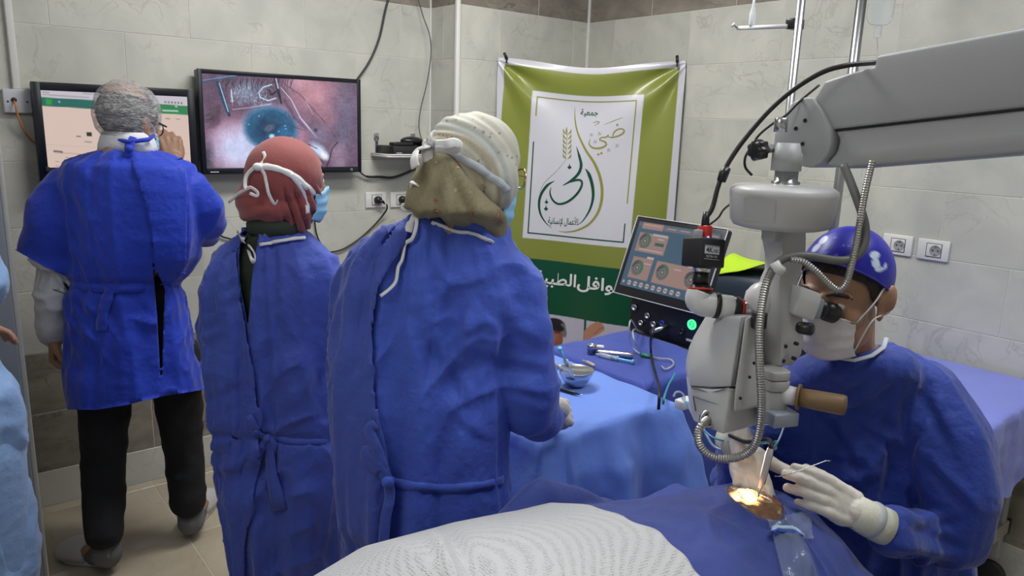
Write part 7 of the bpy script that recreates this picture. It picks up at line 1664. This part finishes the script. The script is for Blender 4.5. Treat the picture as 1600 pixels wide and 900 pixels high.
syringe('blue plunger syringe lying on the dark blue drape', lying(990, 566, Z2T+.010), lying(931, 553, Z2T+.010), .0075, m_sblue)
t = thing('vial', at_z(865, 588, Z1T+.004), 'small yellow-capped vial standing behind the steel bowl', 'vial'); q = at_z(865, 588, Z1T+.004)
MB().lathe([(.0005, 0), (.011, .0), (.011, .024), (.007, .029), (.007, .032)], 16, M=rotz(0, q)).build('glass', m_syr, t); MB().lathe([(.008, .030), (.0085, .031), (.0085, .038), (.0005, .039)], 16, M=rotz(0, q)).build('vial_cap', mat('yellow_cap', (.45, .38, .10), .4), t)
t = thing('marker_pen', lying(884, 609, Z1T+.006), 'black slim instrument lying in front of the steel bowl', 'instrument'); a_, b_ = lying(862, 604, Z1T+.007), lying(905, 616, Z1T+.007)
MB().tube([a_, a_*.7+b_*.3, a_*.2+b_*.8, b_], [.003, .0048, .0048, .002], 10).build('handle', m_black, t); MB().tube([b_, b_+(b_-a_)*.12], .0012, 6).build('tip', m_chrome, t)
a_, b_ = lying(911, 563, Z2T+.008), lying(929, 572, Z2T+.008); t = thing('ampoule', (a_+b_)/2, 'small beige ampoule lying on the dark blue drape edge', 'ampoule')
MB().tube([a_, a_*.72+b_*.28, a_*.68+b_*.32, b_*.96+a_*.04, b_], [.002, .003, .0065, .0065, .004], 12).build('ampoule_body', mat('beige_plastic', (.42, .36, .30), .4), t); MB().tube([a_, a_*.75+b_*.25], .0024, 8).build('ampoule_neck', m_whiteplastic, t)
q = lying(924, 552, Z2T+.004); t = thing('steel_cup', q, 'small round steel cap lying on the dark blue drape, hole facing up', 'instrument')
MB().lathe([(.0005, .0), (.015, 0), (.015, .022), (.0165, .023), (.0165, .031), (.013, .033), (.007, .033), (.006, .026), (.0005, .026)], 24, M=rotz(0, q)).build('cap_body', m_steel, t); MB().lathe([(.0168, .020), (.0172, .022), (.0168, .024)], 24, M=rotz(0, q), cap=False).build('groove_ring', m_chrome, t)
a_, b_ = lying(931, 541, Z2T+.012), lying(944, 543, Z2T+.012); t = thing('plug_connector', (a_+b_)/2, 'white connector plug lying beside the steel cap', 'connector'); MB().tube([a_, a_*.5+b_*.5, b_*.9+a_*.1, b_], [.0055, .0075, .0075, .004], 14).build('plug_body', m_whiteplastic, t); MB().tube([a_, a_+(a_-b_)*.2], .004, 10).build('pin', m_steel, t)
a_, b_ = lying(930, 549, Z2T+.012), lying(989, 556, Z2T+.012); t = thing('steel_handpiece', (a_+b_)/2, 'long steel handpiece lying behind the blue syringe', 'instrument'); MB().tube([a_, a_*.9+b_*.1, a_*.1+b_*.9, b_], [.006, .0085, .0105, .009], 18).build('barrel', m_chrome, t); MB().tube([a_*.62+b_*.38, a_*.6+b_*.4], .0102, 18).build('ring', m_steel, t)
q = lying(1008, 556, Z2T+.009); t = thing('tubing_set', q, 'clear tubing with green connector on the dark blue drape', 'tubing')
MB().tube([lying(1001, 553, Z2T+.009), lying(1005, 555, Z2T+.009), lying(1013, 557, Z2T+.009), lying(1016, 557, Z2T+.009)], [.005, .008, .008, .004], 12).build('green_connector', mat('green_plastic', (.02, .22, .12), .4), t)
MB().tube(spline([Mc[:3, 3]+Mc[:3, :3]@np.array((.085, .03, .02)), at(986, 500, 2.6), at(983, 520, 2.55), lying(988, 542, Z2T+.02), lying(1000, 553, Z2T+.008)], 7), .0028, 8).build('clear_tube', m_tube, t)
MB().tube(spline([Mc[:3, 3]+Mc[:3, :3]@np.array((.115, .03, .02)), at(990, 515, 2.58), at(992, 535, 2.5), lying(1002, 549, Z2T+.01)], 7), .0028, 8).build('clear_tube', m_tube, t)
MB().tube(spline([lying(1016, 557, Z2T+.007), lying(1030, 560, Z2T+.010), lying(1048, 562, Z2T+.010), lying(1052, 570, Z2T+.010), lying(1040, 577, Z2T+.010), lying(1034, 572, Z2T+.010)], 7), .0035, 8).build('clear_tube', m_tube, t)
c0_ = Mc[:3, 3]+Mc[:3, :3]@np.array((.19, hc_ph*.33, .07))
c = cable('handpiece_cable', [c0_, at(1022, 512, 2.38), at(1017, 530, 2.33), lying(1017, 548, Z2T+.016), lying(1019, 565, Z2T+.014), lying(1026, 590, Z2T+.014), at(1030, 612, 2.02), at(1029, 640, 2.0)], .0042, m_cable, label='black cable from the eye surgery machine over the dark blue drape', cat='cable')
c = cable('catheter', [lying(1055, 583, Z2T+.013), lying(1050, 592, Z2T+.013), lying(1044, 603, Z2T+.013), at(1038, 620, 2.06), at(1036, 632, 2.04)], .0035, m_teal, label='short teal tube hanging over the dark blue drape corner', cat='tube')
t = thing('swab_pack', at(1070, 628, 1.92), 'white swab pack on the ledge right of the light blue drape', 'pack'); MB().box(at(1070, 630, 1.92), (.05, .03, .025), bev=.004).build('pack', m_whiteplastic, t); MB().tube(spline([at(1052, 620, 1.90), at(1056, 613, 1.90), at(1064, 613, 1.90), at(1070, 622, 1.90), at(1068, 640, 1.90)], 6), .0024, 8).build('tube_loop', m_tube, t)
# ================================================================== PERSON at the left edge
pe_ = thing('person', (-.08, 1.72, 0), 'person in light blue scrubs at the left picture edge, mostly out of view', 'person')
m_scrub = cloth_mat('light_blue_scrubs', (.20, .32, .56), .75, .3, 30)
HL = 1.62; Fp = nrm(FH*.9+RH*.4)
cxp = -150; pl_ = lambda y: at_h(cxp, y, HL)
pv_ = at_h(-90, 760, HL); px5 = lambda d_, z_: np.array((pv_[0], pv_[1], z_))+RH*d_
J5 = dict(neck=pl_(285), chest=pl_(400), pelvis=px5(0, .88), shoulder=(at_h(-230, 330, HL), at_h(-80, 335, HL)), elbow=(at_h(-260, 500, HL), at_h(-18, 452, HL-.02)), wrist=(at_h(-200, 600, HL+.1), at_h(-60, 510, HL+.16)), hip=(px5(-.09, .80), px5(.09, .80)),
          knee=(px5(-.095, .48), px5(.095, .48)), ankle=(px5(-.095, .08), px5(.095, .08)), toe=(px5(-.095, .04)+Fp*.15, px5(.095, .04)+Fp*.15))
M5 = head_frame(pl_(200), Fp); mb = MB(); head_shapes(mb, M5, .97); body_shapes(mb, J5, .85)
for w_, sd in ((J5['wrist'][0], 1), (J5['wrist'][1], -1)): hand_shapes(mb, w_, Fp-np.array((0, 0, .3)), np.array((0, 0, 1.)), sd, s=.92)
body5 = link('body', remesh(mb, .006, 3), m_skin2, pe_); eyes(M5, pe_, .97)
shell('hair', M5, (0, -.012, .035), (.0785, .100, .0895), lambda q: q[:, 2]-(-.02+np.clip(q[:, 1], -.2, .2)*.8), m_brow, pe_, .004)
rows = [(300, -190, -112, .9), (318, -230, -75, .7), (350, -250, -60, .6), (430, -245, -60, .6), (520, -235, -40, .64), (580, -220, -8, .68), (610, -172, 14, .72), (660, -170, 24, .74), (720, -168, 28, .76), (800, -164, 36, .78), (900, -158, 46, .8), (1010, -150, 52, .8), (1110, -140, 50, .8)]
mb = MB().loft(gown_rings(rows, HL)); mb.chain([at_h(-85, 345, HL), at_h(-50, 400, HL-.01), at_h(-22, 446, HL-.02), at_h(-32, 470, HL+.05)], [.062, .056, .050, .044], 20); mb.chain([at_h(-230, 338, HL), at_h(-258, 480, HL), at_h(-225, 560, HL+.06)], [.062, .058, .050], 20)
me = remesh(mb, .009, 5); cloth_relief(me, 23, pl_(600), 1.1, .014, .010, .004); tuck(body5, me, ((M5[:3, 3], .2), (J5['wrist'][0], .2), (J5['wrist'][1], .2), (J5['ankle'][0], .3), (J5['ankle'][1], .3)))
solidify(link('scrubs', me, m_scrub, pe_), .0015, -1)
mb = MB(); mb.chain([J5['hip'][0], J5['knee'][0], px5(-.095, .14)], [.10, .085, .075], 20); mb.chain([J5['hip'][1], J5['knee'][1], px5(.095, .14)], [.10, .085, .075], 20); link('scrub_trousers', remesh(mb, .010, 4), m_scrub, pe_)
for q in J5['ankle']: f = nrm(Fp*(1, 1, 0)); MB().ell((q[0]+f[0]*.05, q[1]+f[1]*.05, .042), (.12, .045, .040), np.stack([f, (-f[1], f[0], 0), (0, 0, 1.)], 1)).build('shoe', m_navy_shoe, pe_)
# ================================================================== GROUPS of repeated things
GROUPS = {'wall_socket': 'wall sockets', 'power_plug': 'plugs in the sockets below the shelf', 'wall_cable': 'cables on the back wall', 'ceiling_light': 'ceiling lamps',
          'drip_stand': 'chrome drip stands', 'syringe': 'syringes on the draped tables', 'table_drape': 'drapes over the tables'}
for o in bpy.data.objects:
    b = o.name.split('.')[0]
    if o.parent is None and b in GROUPS and 'label' in o: o['group'] = GROUPS[b]
